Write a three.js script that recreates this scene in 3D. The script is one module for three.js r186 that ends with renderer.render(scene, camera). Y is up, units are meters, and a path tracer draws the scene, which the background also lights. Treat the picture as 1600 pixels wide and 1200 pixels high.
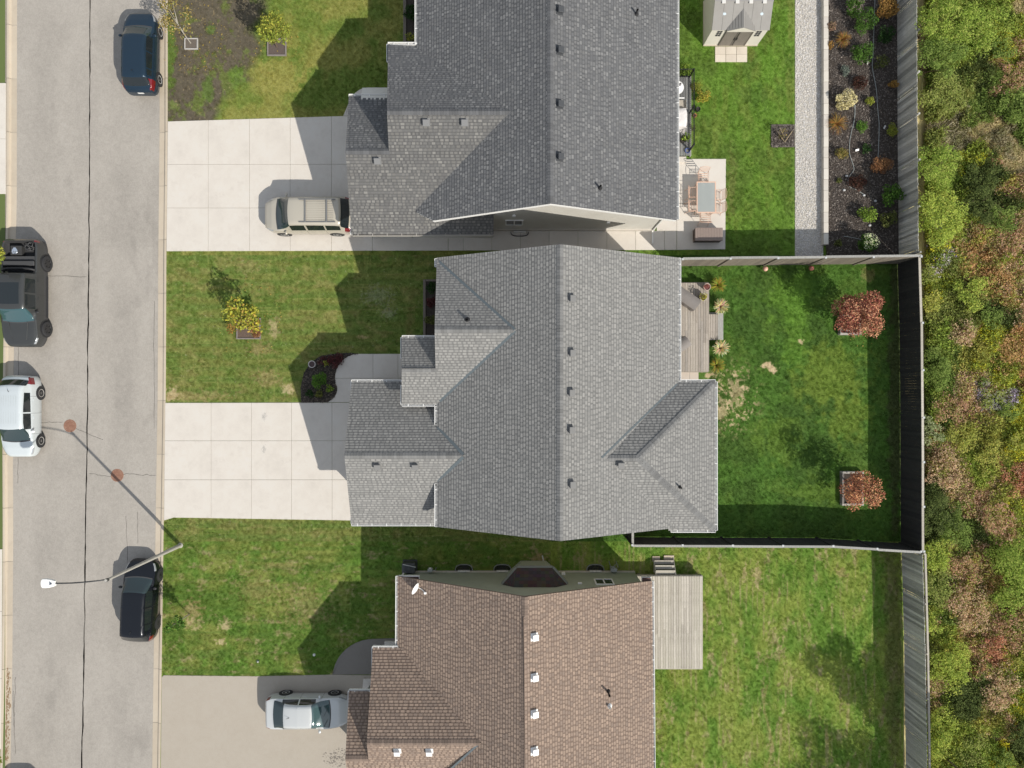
import * as THREE from 'three';
import { mergeGeometries, mergeVertices, toCreasedNormals } from 'three/addons/utils/BufferGeometryUtils.js';
import { RoundedBoxGeometry } from 'three/addons/geometries/RoundedBoxGeometry.js';

// ---------------------------------------------------------------- camera, sky, sun, exposure
const scene = new THREE.Scene();
const CAM_H = 38, FOCAL = 1064, NX = 800, NY = 608;            // a drone 38 m up looking straight down
const camera = new THREE.PerspectiveCamera(2 * Math.atan(600 / FOCAL) * 180 / Math.PI, 4 / 3, 0.5, 900);
camera.position.set(0, CAM_H, 0);
camera.up.set(0, 0, -1);
camera.lookAt(0, 0, 0);
camera.setViewOffset(1600, 1200, 0, -8, 1600, 1200);
scene.add(camera);

const renderer = new THREE.WebGLRenderer({ antialias: true });
renderer.toneMapping = THREE.LinearToneMapping;
renderer.toneMappingExposure = 1.15;
renderer.shadowMap.enabled = true;

const SUN = new THREE.Vector3(0.867, 1, 0.888).normalize();
{ // clear morning sky, computed: blue overhead, paler at the horizon, a wide soft brightening round the sun
  const w = 256, h = 128, d = new Float32Array(w * h * 4);
  for (let j = 0; j < h; j++) for (let i = 0; i < w; i++) {
    const el = ((j + 0.5) / h - 0.5) * Math.PI, az = ((i + 0.5) / w - 0.5) * 2 * Math.PI;
    const dir = new THREE.Vector3(Math.cos(el) * Math.cos(az), Math.sin(el), Math.cos(el) * Math.sin(az));
    const t = Math.pow(1 - Math.max(0, dir.y), 3), c = Math.max(0, dir.dot(SUN)), g = 0.55 * Math.pow(c, 12);
    const k = (j * w + i) * 4;
    d[k] = 0.56 + 0.32 * t + g; d[k + 1] = 0.64 + 0.25 * t + g * 0.95; d[k + 2] = 0.76 + 0.16 * t + g * 0.85; d[k + 3] = 1;
  }
  const sky = new THREE.DataTexture(d, w, h, THREE.RGBAFormat, THREE.FloatType);
  sky.mapping = THREE.EquirectangularReflectionMapping; sky.magFilter = THREE.LinearFilter; sky.minFilter = THREE.LinearFilter; sky.needsUpdate = true;
  scene.background = sky; scene.environment = sky;
  scene.backgroundIntensity = 0.68; scene.environmentIntensity = 0.68;
}
const sun = new THREE.DirectionalLight(new THREE.Color(1, 0.95, 0.86), 4.5);
sun.position.copy(SUN).multiplyScalar(90);
sun.castShadow = true; sun.shadow.radius = 1;
sun.shadow.mapSize.set(4096, 4096);
Object.assign(sun.shadow.camera, { left: -42, right: 42, top: 42, bottom: -42, near: 1, far: 220 });
scene.add(sun, sun.target);

// ---------------------------------------------------------------- helpers
function rng(seed) { let a = seed >>> 0; return () => { a = (a + 0x6D2B79F5) | 0; let t = Math.imul(a ^ (a >>> 15), 1 | a); t = (t + Math.imul(t ^ (t >>> 7), 61 | t)) ^ t; return ((t ^ (t >>> 14)) >>> 0) / 4294967296; }; }
const R0 = rng(7);
const lerp = (a, b, t) => a + (b - a) * t, clamp = (x, a = 0, b = 1) => Math.min(b, Math.max(a, x)), smooth = (a, b, x) => { const t = clamp((x - a) / (b - a)); return t * t * (3 - 2 * t); };
function hash2(i, j, s) { let h = Math.imul(i, 374761393) + Math.imul(j, 668265263) + Math.imul(s, 974711); h = Math.imul(h ^ (h >>> 13), 1274126177); return ((h ^ (h >>> 16)) >>> 0) / 4294967296; }
function vnoise(x, y, s = 0) { const i = Math.floor(x), j = Math.floor(y); let u = x - i, v = y - j; u = u * u * (3 - 2 * u); v = v * v * (3 - 2 * v); return lerp(lerp(hash2(i, j, s), hash2(i + 1, j, s), u), lerp(hash2(i, j + 1, s), hash2(i + 1, j + 1, s), u), v); }
function fbm(x, y, s = 0, o = 4) { let a = 0.5, r = 0, n = 0; for (let k = 0; k < o; k++) { r += a * vnoise(x, y, s + k * 17); n += a; a *= 0.55; x *= 2.03; y *= 2.03; } return r / n; }
const V = (x, y, z) => new THREE.Vector3(x, y, z);
// photograph pixel + height above ground -> a real place
const X = (px, h = 0) => (px - NX) * (CAM_H - h) / FOCAL, Z = (py, h = 0) => (py - NY) * (CAM_H - h) / FOCAL;
const P = (px, py, h = 0) => V(X(px, h), h, Z(py, h));
const toPx = (x, z) => [NX + x * FOCAL / CAM_H, NY + z * FOCAL / CAM_H];

const names = {};
function numbered(n) { const k = names[n] = (names[n] ?? -1) + 1; return k ? n + '_' + String(k).padStart(3, '0') : n; }
function tag(o, label, category, group, kind) { if (label) o.userData.label = label; if (category) o.userData.category = category; if (group) o.userData.group = group; if (kind) o.userData.kind = kind; return o; }
function shadows(o) { o.castShadow = true; o.receiveShadow = true; return o; }
function thing(name, label, category, pos = V(0, 0, 0), turn = 0, group) { const o = new THREE.Group(); o.name = numbered(name); o.position.copy(pos); o.rotation.y = turn; scene.add(o); return tag(o, label, category, group); }
function part(name, geo, mat, parent, kind) { const o = shadows(new THREE.Mesh(Array.isArray(geo) ? merge(geo) : geo, mat)); o.name = parent === scene ? numbered(name) : name; parent.add(o); if (kind) o.userData.kind = kind; return o; }
function single(name, geo, mat, label, category, pos, group) { const o = part(name, geo, mat, scene); if (pos) o.position.copy(pos); return tag(o, label, category, group); }
function structure(name, geo, mat) { const o = part(name, geo, mat, scene); o.userData.kind = 'structure'; return o; }
function sgroup(name) { const o = new THREE.Group(); o.name = numbered(name); o.userData.kind = 'structure'; scene.add(o); return o; }
function merge(list) {
  const keep = ['position', 'normal', 'uv'].concat(list.every(g => g.attributes.color) ? ['color'] : []);
  return mergeGeometries(list.map(g => { g = g.index ? g.toNonIndexed() : g; const c = new THREE.BufferGeometry(); for (const k of keep) c.setAttribute(k, g.attributes[k] ?? new THREE.BufferAttribute(new Float32Array(g.attributes.position.count * 2), 2)); return c; }));
}
function bx(x0, x1, y0, y1, z0, z1) { const g = new THREE.BoxGeometry(Math.abs(x1 - x0), Math.abs(y1 - y0), Math.abs(z1 - z0)); g.translate((x0 + x1) / 2, (y0 + y1) / 2, (z0 + z1) / 2); return worldUV(g); }
function rbx(x0, x1, y0, y1, z0, z1, r = 0.01) { const g = new RoundedBoxGeometry(Math.abs(x1 - x0), Math.abs(y1 - y0), Math.abs(z1 - z0), 1, r); g.translate((x0 + x1) / 2, (y0 + y1) / 2, (z0 + z1) / 2); return worldUV(g); }
function worldUV(g, off = 0) { // uv in metres, by the way each face points
  g = g.index ? g.toNonIndexed() : g; const p = g.attributes.position, n = g.attributes.normal, uv = new Float32Array(p.count * 2);
  for (let i = 0; i < p.count; i++) { const ax = Math.abs(n.getX(i)), ay = Math.abs(n.getY(i)), az = Math.abs(n.getZ(i)); const [u, v] = ay >= ax && ay >= az ? [p.getX(i), p.getZ(i)] : ax >= az ? [p.getZ(i), p.getY(i)] : [p.getX(i), p.getY(i)]; uv[2 * i] = u + off; uv[2 * i + 1] = v; }
  g.setAttribute('uv', new THREE.BufferAttribute(uv, 2)); return g;
}
function prism(pts, y0, y1, bevel = 0) { // pts [[x,z],...] upright prism
  const s = new THREE.Shape(pts.map(([x, z]) => new THREE.Vector2(x, -z)));
  const g = new THREE.ExtrudeGeometry(s, { depth: y1 - y0 - bevel, bevelEnabled: bevel > 0, bevelSize: bevel, bevelThickness: bevel, bevelOffset: -bevel, bevelSegments: 1, steps: 1, curveSegments: 12 });
  g.rotateX(-Math.PI / 2); g.translate(0, y0, 0); return worldUV(g);
}
function tube(pts, r, seg = 6, closedEnds = true, n) { return new THREE.TubeGeometry(new THREE.CatmullRomCurve3(pts), n ?? Math.max(4, pts.length * 4), r, seg, false); }
function limb(a, b, r0, r1, seg = 7) { const d = b.clone().sub(a), g = new THREE.CylinderGeometry(r1, r0, d.length(), seg, 1); g.translate(0, d.length() / 2, 0); g.applyQuaternion(new THREE.Quaternion().setFromUnitVectors(V(0, 1, 0), d.normalize())); g.translate(a.x, a.y, a.z); return g; }
function inPoly(x, y, poly) { let c = false; for (let i = 0, j = poly.length - 1; i < poly.length; j = i++) { const [xi, yi] = poly[i], [xj, yj] = poly[j]; if ((yi > y) !== (yj > y) && x < (xj - xi) * (y - yi) / (yj - yi) + xi) c = !c; } return c; }
function tex(w, h, f, data = false) { const d = new Uint8Array(w * h * 4); const s = c => data ? c : (c <= 0.0031308 ? c * 12.92 : 1.055 * Math.pow(c, 1 / 2.4) - 0.055); for (let j = 0; j < h; j++) for (let i = 0; i < w; i++) { const c = f((i + 0.5) / w, (j + 0.5) / h, i, j), k = (j * w + i) * 4; for (let q = 0; q < 3; q++) d[k + q] = clamp(s(c[q])) * 255 + 0.5; d[k + 3] = 255; }
  const t = new THREE.DataTexture(d, w, h, THREE.RGBAFormat); t.magFilter = THREE.LinearFilter; t.minFilter = THREE.LinearMipmapLinearFilter; t.generateMipmaps = true; t.wrapS = t.wrapT = THREE.RepeatWrapping; if (!data) t.colorSpace = THREE.SRGBColorSpace; t.needsUpdate = true; return t; }
const lin = (r, g, b) => new THREE.Color().setRGB(r, g, b);
function M(c, rough = 0.8, extra = {}) { const { metal = 0, ...e } = extra; return new THREE.MeshStandardMaterial({ color: Array.isArray(c) ? lin(...c) : c, roughness: rough, metalness: metal, side: THREE.DoubleSide, ...e }); }
const tile = (t, m) => { const c = t.clone(); c.repeat.set(1 / m, 1 / m); c.needsUpdate = true; return c; };

// ---------------------------------------------------------------- shared textures and materials
// tileable noise for repeating maps
function tn(u, v, n, s) { const x = u * n, y = v * n, i = Math.floor(x), j = Math.floor(y); let a = x - i, b = y - j; a = a * a * (3 - 2 * a); b = b * b * (3 - 2 * b); const h = (p, q) => hash2((p % n + n) % n, (q % n + n) % n, s); return lerp(lerp(h(i, j), h(i + 1, j), a), lerp(h(i, j + 1), h(i + 1, j + 1), a), b); }
const grainT = tex(512, 512, (u, v) => { const g = 0.5 * tn(u, v, 128, 1) + 0.3 * tn(u, v, 256, 2) + 0.2 * tn(u, v, 32, 3); return [g, g, g]; }, true);
const concreteT = tex(1024, 1024, (u, v, i, j) => { const a = 0.5 * tn(u, v, 5, 4) + 0.3 * tn(u, v, 19, 5) + 0.2 * tn(u, v, 71, 6), k = 0.88 + 0.20 * a + 0.05 * (hash2(i, j, 7) - 0.5) + (tn(u, v, 140, 8) > 0.93 ? -0.07 : 0); const st = 1 - 0.05 * smooth(0.72, 0.9, tn(u, v, 9, 91) * 0.7 + tn(u, v, 40, 92) * 0.3); return [k * st, k * 0.985 * st, k * 0.965 * st]; });
const woodT = tex(512, 512, (u, v) => { const w = tn(u, v, 4, 11), g = 0.4 * tn(u, v * 0.12 + w * 0.02, 200, 12) + 0.35 * (tn(u, v * 0.1, 40, 15) - 0.25) + 0.25 * tn(u, v, 60, 13) + 0.2 * tn(u, v, 7, 14), k = 0.62 + 0.6 * g; return [k, k * 0.99, k * 0.975]; });
const gravelT = tex(1024, 1024, (u, v) => { // pea stones: nearest random centre
  const n = 64, x = u * n, y = v * n, i0 = Math.floor(x), j0 = Math.floor(y); let best = 9, sec = 9, id = 0; for (let a = -1; a <= 1; a++) for (let b = -1; b <= 1; b++) { const i = ((i0 + a) % n + n) % n, j = ((j0 + b) % n + n) % n, dx = i0 + a + hash2(i, j, 21) - x, dy = j0 + b + hash2(i, j, 22) - y, d = dx * dx + dy * dy; if (d < best) { sec = best; best = d; id = hash2(i, j, 23); } else if (d < sec) sec = d; }
  const k = 0.62 + 0.55 * Math.pow(id, 0.8); const w = hash2(Math.floor(id * 9999), 3, 4); return [k, k * (0.95 + 0.03 * w), k * (0.88 + 0.08 * w)]; });
const mat = {
  concrete: [0.0, 1, 2].map(k => M([0.56 + 0.016 * k, 0.522 + 0.016 * k, 0.478 + 0.015 * k], 0.85, { map: tile(concreteT, 3.7 + k), bumpMap: tile(grainT, 1.1), bumpScale: 0.002 })),
  kerb: [0, 1, 2].map(k => M([0.43 + 0.02 * k, 0.37 + 0.018 * k, 0.295 + 0.015 * k], 0.9, { map: tile(concreteT, 2.1 + k), bumpMap: tile(grainT, 0.9), bumpScale: 0.002 })),
  white: M([0.78, 0.77, 0.75], 0.5), trim: M([0.70, 0.69, 0.66], 0.55), gutterIn: M([0.5, 0.5, 0.49], 0.5),
  black: M([0.02, 0.02, 0.022], 0.6), rubber: M([0.022, 0.022, 0.024], 0.9), dark: M([0.05, 0.05, 0.052], 0.7),
  steel: M([0.52, 0.53, 0.54], 0.35, { metal: 0.8 }), glass: new THREE.MeshPhysicalMaterial({ color: lin(0.018, 0.028, 0.032), roughness: 0.04, metalness: 0, specularIntensity: 1, ior: 1.7, side: THREE.DoubleSide }),
};
const leafMats = {};
function leafMat(tr = 0.3) { return leafMats[tr] ??= new THREE.MeshPhysicalMaterial({ vertexColors: true, roughness: 0.9, transmission: tr, thickness: 0, specularIntensity: 0.08, side: THREE.DoubleSide }); }

// ---------------------------------------------------------------- ground, lawns
function sheet(x0, x1, z0, z1, y, nx = 1, nz = 1) { const g = new THREE.PlaneGeometry(x1 - x0, z1 - z0, nx, nz); g.rotateX(-Math.PI / 2); g.translate((x0 + x1) / 2, y, (z0 + z1) / 2); const p = g.attributes.position, uv = g.attributes.uv; for (let i = 0; i < p.count; i++) uv.setXY(i, (p.getX(i) - x0) / (x1 - x0), (p.getZ(i) - z0) / (z1 - z0)); return g; }
structure('ground', sheet(-400, 400, -400, 400, -0.22, 8, 8), M([0.09, 0.105, 0.045], 1, { bumpMap: tile(grainT, 0.01), bumpScale: 0.02 }));

const mixc = (a, b, t) => [lerp(a[0], b[0], t), lerp(a[1], b[1], t), lerp(a[2], b[2], t)];
const SOIL = [0.115, 0.092, 0.068], STRAW = [0.36, 0.27, 0.13], TAN = [0.52, 0.40, 0.24], OLIVE = [0.200, 0.212, 0.055], YELLOW = [0.30, 0.275, 0.075], MID = [0.125, 0.185, 0.031], DEEP = [0.068, 0.122, 0.020], BRIGHT = [0.16, 0.28, 0.036];
function patches(c, x, y, list) { for (const [px, py, rx, ry, col, k = 1, sc = 0.08] of list) { const d = Math.hypot((x - px) / rx, (y - py) / ry); if (d > 1.9) continue; const n = fbm(x * sc * 1.6, y * sc * 1.6, 301, 4), m = smooth(0.5, -0.1, d - 0.7 + (n - 0.5) * (sc > 0.1 ? 2.8 : 1.7)) * k; if (m > 0) c = mixc(c, col, m); } return c; }
const lush = (c, q) => { const g = q * clamp((c[1] / (c[0] + 1e-6) - 0.86) / 0.3); return [c[0] * (1 - 0.13 * g), c[1] * (1 + 0.05 * g), c[2] * (1 - 0.30 * g)]; };
// each lawn: colour of the turf itself at a place (x, y in hundredths of its own map)
const lawnBase = [
  (x, y) => { let c = mixc(MID, YELLOW, smooth(0.38, 0.68, fbm(x * 0.022, y * 0.022, 31)) * 0.9); c = mixc(c, OLIVE, fbm(x * 0.2, y * 0.2, 32) * 0.7);
    const edge = 408 + 26 * (fbm(y * 0.02, 3, 33) - 0.5) * 2 + (y > 60 ? (60 - y) * 0.55 : 0), soil = smooth(edge + 12, edge - 14, x + 22 * (fbm(x * 0.08, y * 0.08, 34) - 0.5));
    const weed = smooth(0.55, 0.70, fbm(x * 0.045, y * 0.03, 35) * 0.75 + fbm(x * 0.25, y * 0.25, 36) * 0.3);
    c = mixc(c, mixc(mixc(SOIL, [0.085, 0.066, 0.05], fbm(x * 0.1, y * 0.1, 38)), mixc(OLIVE, BRIGHT, 0.35), weed * 0.55), soil * 0.94);
    if (fbm(x * 0.5, y * 0.5, 37, 2) > 0.80 && soil > 0.5) c = mixc(c, STRAW, 0.55);
    return patches(c, x, y, [[266, 80, 10, 60, MID, 0.8], [324, 140, 10, 26, BRIGHT, 0.4], [330, 45, 9, 9, BRIGHT, 0.35], [372, 118, 14, 20, BRIGHT, 0.45], [440, 120, 40, 30, YELLOW, 0.75], [452, 55, 18, 30, YELLOW, 0.5]]); },
  (x, y) => { let c = mixc(OLIVE, MID, smooth(0.35, 0.65, fbm(x * 0.03, y * 0.03, 41))); const band = 0.5 + 0.5 * Math.sin(y * 0.33 + 1.2 * vnoise(x * 0.008, y * 0.006, 42)) * (0.6 + 0.4 * vnoise(x * 0.03, 1, 43)), thin = smooth(0.62, 0.8, fbm(x * 0.012, y * 0.42, 46)) * 0.5 + smooth(0.66, 0.8, fbm(x * 0.42, y * 0.012, 47)) * 0.4; c = mixc(c, [0.112, 0.18, 0.036], band * 0.8); c = mixc(c, [0.29, 0.285, 0.09], thin * 1.25); c = mixc(c, [0.27, 0.24, 0.085], smooth(0.50, 0.75, fbm(x * 0.05, y * 0.09, 44)) * 0.65);
    c = mixc(c, OLIVE, fbm(x * 0.25, y * 0.25, 45) * 0.35); if (fbm(x * 0.6, y * 0.6, 48, 2) > 0.86) c = mixc(c, [0.45, 0.42, 0.3], 0.6);
    return patches(c, x, y, [[268, 615, 9, 10, TAN, 0.7, 0.2], [300, 618, 60, 8, STRAW, 0.45, 0.2], [418, 590, 20, 12, STRAW, 0.45, 0.2], [450, 608, 10, 8, TAN, 0.6, 0.25], [405, 545, 18, 10, STRAW, 0.45, 0.2], [428, 512, 9, 13, TAN, 0.5, 0.2], [385, 420, 16, 12, STRAW, 0.3, 0.2], [590, 462, 22, 14, [0.34, 0.33, 0.22], 0.4, 0.3], [607, 488, 10, 8, [0.34, 0.33, 0.22], 0.5, 0.3], [566, 526, 8, 2.5, STRAW, 0.7, 0.3]]); },
  (x, y) => { let c = mixc(MID, [0.25, 0.26, 0.068], smooth(0.36, 0.66, fbm(x * 0.03, y * 0.03, 51))); c = mixc(c, [0.14, 0.245, 0.038], smooth(0.5, 0.75, fbm(x * 0.05, y * 0.05, 52)) * 0.7); c = mixc(c, [0.10, 0.17, 0.03], smooth(0.5, 0.7, fbm(x * 0.012, y * 0.16, 56)) * 0.55); const st = smooth(0.58, 0.76, fbm(x * 0.06, y * 0.14, 53) * 0.65 + fbm(x * 0.3, y * 0.3, 54) * 0.38); c = mixc(c, [0.38, 0.31, 0.165], st * 0.75); c = mixc(c, DEEP, fbm(x * 0.2, y * 0.2, 55) * 0.3);
    c = mixc(c, [0.075, 0.14, 0.022], smooth(845, 818, y) * 0.7);
    return patches(c, x, y, [[300, 955, 15, 17, STRAW, 0.6, 0.2], [300, 975, 12, 8, TAN, 0.4, 0.2], [352, 978, 10, 7, TAN, 0.6, 0.2], [345, 1002, 7, 5, TAN, 0.6, 0.2], [440, 885, 30, 5, STRAW, 0.35, 0.2], [400, 920, 30, 20, STRAW, 0.3, 0.2], [480, 950, 40, 30, STRAW, 0.35, 0.2], [840, 872, 14, 12, STRAW, 0.75, 0.15], [738, 868, 14, 14, [0.12, 0.16, 0.03], 0.7, 0.15]]); },
  (x, y) => { let c = mixc(MID, [0.155, 0.25, 0.035], smooth(0.35, 0.62, fbm(x * 0.03, y * 0.02, 61))); c = mixc(c, [0.22, 0.245, 0.055], smooth(0.5, 0.74, fbm(x * 0.06, y * 0.035, 62)) * 0.55); c = mixc(c, DEEP, fbm(x * 0.2, y * 0.15, 63) * 0.35);
    return patches(c, x, y, [[1205, 100, 22, 30, BRIGHT, 0.5], [1236, 30, 6, 50, OLIVE, 0.6], [1142, 290, 8, 50, [0.19, 0.19, 0.06], 0.6, 0.15], [1175, 85, 8, 10, [0.19, 0.18, 0.05], 0.55], [1235, 140, 7, 40, OLIVE, 0.5], [1180, 150, 20, 20, DEEP, 0.5]]); },
  (x, y) => { let c = mixc(DEEP, [0.09, 0.175, 0.026], smooth(0.35, 0.65, fbm(x * 0.03, y * 0.03, 71))); c = mixc(c, [0.135, 0.20, 0.034], smooth(0.5, 0.75, fbm(x * 0.045, y * 0.045, 72)) * 0.6); c = mixc(c, [0.052, 0.105, 0.018], fbm(x * 0.18, y * 0.18, 73) * 0.5);
    c = patches(c, x, y, [[1235, 470, 35, 50, BRIGHT, 0.5, 0.04], [1245, 540, 22, 40, BRIGHT, 0.42, 0.05], [1300, 590, 60, 50, [0.175, 0.22, 0.035], 0.7, 0.05], [1325, 650, 35, 40, [0.18, 0.22, 0.035], 0.55, 0.05], [1215, 690, 35, 35, [0.15, 0.22, 0.034], 0.55, 0.06], [1290, 770, 50, 18, [0.15, 0.22, 0.034], 0.5, 0.06]]);
    const t = smooth(0.57, 0.64, fbm(x * 0.16, y * 0.16, 76) * 0.55 + fbm(x * 0.45, y * 0.36, 77, 3) * 0.5) * smooth(1.15, 0.35, Math.hypot((x - 1145) / 52, (y - 622) / 68)); c = mixc(c, TAN, t * 0.95);
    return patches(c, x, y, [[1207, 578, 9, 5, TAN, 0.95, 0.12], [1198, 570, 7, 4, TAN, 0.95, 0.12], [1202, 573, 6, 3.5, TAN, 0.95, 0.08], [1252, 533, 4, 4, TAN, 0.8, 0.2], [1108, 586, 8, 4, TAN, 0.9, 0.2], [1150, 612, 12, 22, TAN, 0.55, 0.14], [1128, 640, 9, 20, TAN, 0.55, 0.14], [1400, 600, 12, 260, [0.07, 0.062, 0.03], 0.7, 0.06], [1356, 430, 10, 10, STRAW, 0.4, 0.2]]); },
  (x, y) => { let c = mixc([0.145, 0.235, 0.037], [0.285, 0.305, 0.072], smooth(0.32, 0.66, fbm(x * 0.035, y * 0.02, 81))); const row = smooth(0.56, 0.74, fbm(x * 0.30, y * 0.014, 85)), st = Math.min(1, row * 0.8 * smooth(0.35, 0.6, fbm(x * 0.05, y * 0.05, 86)) + smooth(0.56, 0.76, fbm(x * 0.12, y * 0.04, 82) * 0.62 + fbm(x * 0.34, y * 0.22, 83) * 0.4)); c = mixc(c, [0.43, 0.345, 0.19], st * 0.8); c = mixc(c, MID, fbm(x * 0.2, y * 0.2, 84) * 0.4);
    if (Math.abs(x - 1200 - 6 * Math.sin(y * 0.05)) < 2 && y > 1070) c = mixc(c, STRAW, 0.4);
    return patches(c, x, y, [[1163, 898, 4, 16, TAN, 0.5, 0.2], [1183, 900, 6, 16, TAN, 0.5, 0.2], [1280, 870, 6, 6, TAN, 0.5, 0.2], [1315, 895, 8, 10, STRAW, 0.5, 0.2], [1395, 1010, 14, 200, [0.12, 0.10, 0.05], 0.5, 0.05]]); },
];
const lawnColour = lawnBase.map((f, k) => (x, y) => lush(f(x, y), [0.5, 0.3, 0.55, 0.6, 0.6, 0.7][k]));
const KR = [[-60, 263], [0, 262], [200, 262], [400, 260], [620, 259], [840, 255.5], [1050, 252.5], [1200, 250.5], [1260, 250]];   // back of the right kerb
const KL = [[-60, 10.5], [0, 10.5], [315, 10], [540, 5.5], [700, 4], [840, 4.5], [1050, 3], [1200, 0], [1260, -1]];                   // back of the left kerb
const along = (tab, y) => { if (y <= tab[0][0]) return tab[0][1]; for (let i = 1; i < tab.length; i++) if (y <= tab[i][0]) { const t = (y - tab[i - 1][0]) / (tab[i][0] - tab[i - 1][0]); return lerp(tab[i - 1][1], tab[i][1], t); } return tab[tab.length - 1][1]; };
const XM = X(860), ZA = Z(398.5), ZB = Z(846), XK = X(249), XR = X(1412);
const lawnRects = [[XK, XM, -46, ZA], [XK, XM, ZA, ZB], [XK, XM, ZB, 46], [XM, XR, -46, ZA], [XM, XR, ZA, ZB], [XM, XR, ZB, 46]];
lawnRects.forEach(([x0, x1, z0, z1], k) => {
  const w = 24 * Math.round(x1 - x0), zv0 = Math.max(z0, -25), zv1 = Math.min(z1, 25);
  const paint = (a0, a1, h) => tex(w, h, (u, v) => { const [px, py] = toPx(lerp(x0, x1, u), lerp(a0, a1, v)); const c = lawnColour[k](px, py), n = 0.80 + 0.4 * hash2(Math.round(px * 3), Math.round(py * 3), 90 + k); return [c[0] * n, c[1] * n, c[2] * n]; });
  const m = (t) => M([1, 1, 1], 1, { map: t, bumpMap: tile(grainT, 0.02), bumpScale: 0.012 });
  const g = sgroup('lawn'), edge = q => { if (k < 3) { const p = q.attributes.position, uv = q.attributes.uv; for (let i = 0; i < p.count; i++) if (p.getX(i) < x0 + 1e-4) { const nx = X(along(KR, toPx(0, p.getZ(i))[1])) - 0.015; p.setX(i, nx); uv.setX(i, (nx - x0) / (x1 - x0)); } } return q; };
  const main = part('turf', edge(sheet(x0, x1, zv0, zv1, 0, 1, 40)), m(paint(zv0, zv1, Math.round((zv1 - zv0) * 24))), g);
  const rest = z0 < zv0 ? [z0, zv0] : z1 > zv1 ? [zv1, z1] : null;
  if (rest) part('turf', edge(sheet(x0, x1, rest[0], rest[1], 0, 1, 8)), m(paint(rest[0], rest[1], 200)), g);
});
structure('boulevard', [sheet(X(-330), X(8), -46, 46, -0.004)], M([0.10, 0.135, 0.04], 1, { map: tile(concreteT, 1.7) }));

// ---------------------------------------------------------------- road and kerbs
const roadT = tex(256, 1600, (u, v) => { const z = lerp(-32, 32, v), x = u * 9; let k = 0.90 + 0.22 * (fbm(x * 0.9, z * 0.45, 101) - 0.5) + 0.16 * (hash2(Math.floor(u * 256), Math.floor(v * 1600), 102) - 0.5) + 0.12 * (fbm(x * 6, z * 6, 107, 2) - 0.5); k *= 1 - 0.05 * smooth(0.9, 0.2, Math.abs(x - 2.5)) - 0.05 * smooth(0.9, 0.2, Math.abs(x - 6.4)); const st = smooth(0.68, 0.8, fbm(x * 0.7, z * 0.25, 103)); k *= 1 - 0.10 * st; return [k, k * 0.985, k * 0.965]; });
const asphaltBump = { bumpMap: tile(grainT, 0.25), bumpScale: 0.004 };
{
  const g = structure('road', sheet(X(-4), X(263), -32, 32, -0.10), M([0.360, 0.334, 0.303], 0.92, { map: roadT, ...asphaltBump }));
  const far = M([0.33, 0.295, 0.26], 0.92, asphaltBump);
  structure('road', [sheet(X(-4), X(263), -46, -32, -0.10), sheet(X(-4), X(263), 32, 46, -0.10)], far);
}
function ribbon(pts, w, y, wob = 0, seed = 1) { // thin crack / seam lying on the road
  const pos = [], r = rng(seed), top = []; for (const [px, py, k = 1] of pts) { const ww = w * k * (0.7 + 0.6 * r()) / 2; top.push([X(px) + (r() - 0.5) * wob, Z(py), ww]); }
  for (let i = 0; i + 1 < top.length; i++) { const [a, b, wa] = top[i], [c, d, wb] = top[i + 1], dx = c - a, dz = d - b, L = Math.hypot(dx, dz) || 1, nx = -dz / L, nz = dx / L; const q = [[a + nx * wa, b + nz * wa], [a - nx * wa, b - nz * wa], [c - nx * wb, d - nz * wb], [c + nx * wb, d + nz * wb]]; for (const t of [0, 1, 2, 0, 2, 3]) pos.push(q[t][0], y, q[t][1]); }
  const g = new THREE.BufferGeometry(); g.setAttribute('position', new THREE.Float32BufferAttribute(pos, 3)); g.computeVertexNormals(); const n = g.attributes.normal; for (let i = 0; i < n.count; i++) n.setXYZ(i, 0, 1, 0); return worldUV(g);
}
{
  const seam = [], r = rng(5); for (let y = -80; y <= 1300; y += 9) { const base = along([[-80, 139], [0, 139], [300, 138], [500, 136], [700, 134.5], [840, 131.5], [1000, 130], [1200, 126], [1300, 125]], y); seam.push([base + (fbm(y * 0.03, 1, 3) - 0.5) * 1.8, y, 0.8 + 0.9 * vnoise(y * 0.05, 2, 9)]); }
  const o = structure('road_seam', ribbon(seam, 0.042, -0.094, 0.02, 11), M([0.035, 0.032, 0.03], 0.9));
  const fine = (a, b, n, wob, s) => { const out = []; for (let i = 0; i <= n; i++) { const t = i / n; out.push([lerp(a[0], b[0], t) + (fbm(t * 7, s, 3) - 0.5) * wob, lerp(a[1], b[1], t) + (fbm(t * 7, s, 4) - 0.5) * wob]); } return ribbon(out, 0.013, -0.096, 0.02, s); };
  structure('road_crack', [fine([239.5, 470], [239, 670], 26, 3, 21), fine([195, 806], [198, 880], 12, 3, 22), fine([26, 530], [27, 590], 8, 2, 23), fine([26, 700], [26, 756], 10, 2, 24), fine([137, 741], [172, 745], 10, 5, 25), fine([191, 741], [243, 743], 10, 5, 26), fine([116, 670], [160, 687], 9, 4, 27), fine([58, 660], [97, 660], 9, 3, 28), fine([70, 430], [133, 432], 12, 4, 29), fine([19, 1080], [22, 1180], 14, 4, 30), fine([22, 1060], [20, 1140], 14, 4, 33), fine([224, 0], [226, 14], 5, 3, 31), fine([213, 800], [214, 850], 10, 2, 32)], M([0.17, 0.15, 0.13], 0.95));
}
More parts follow.
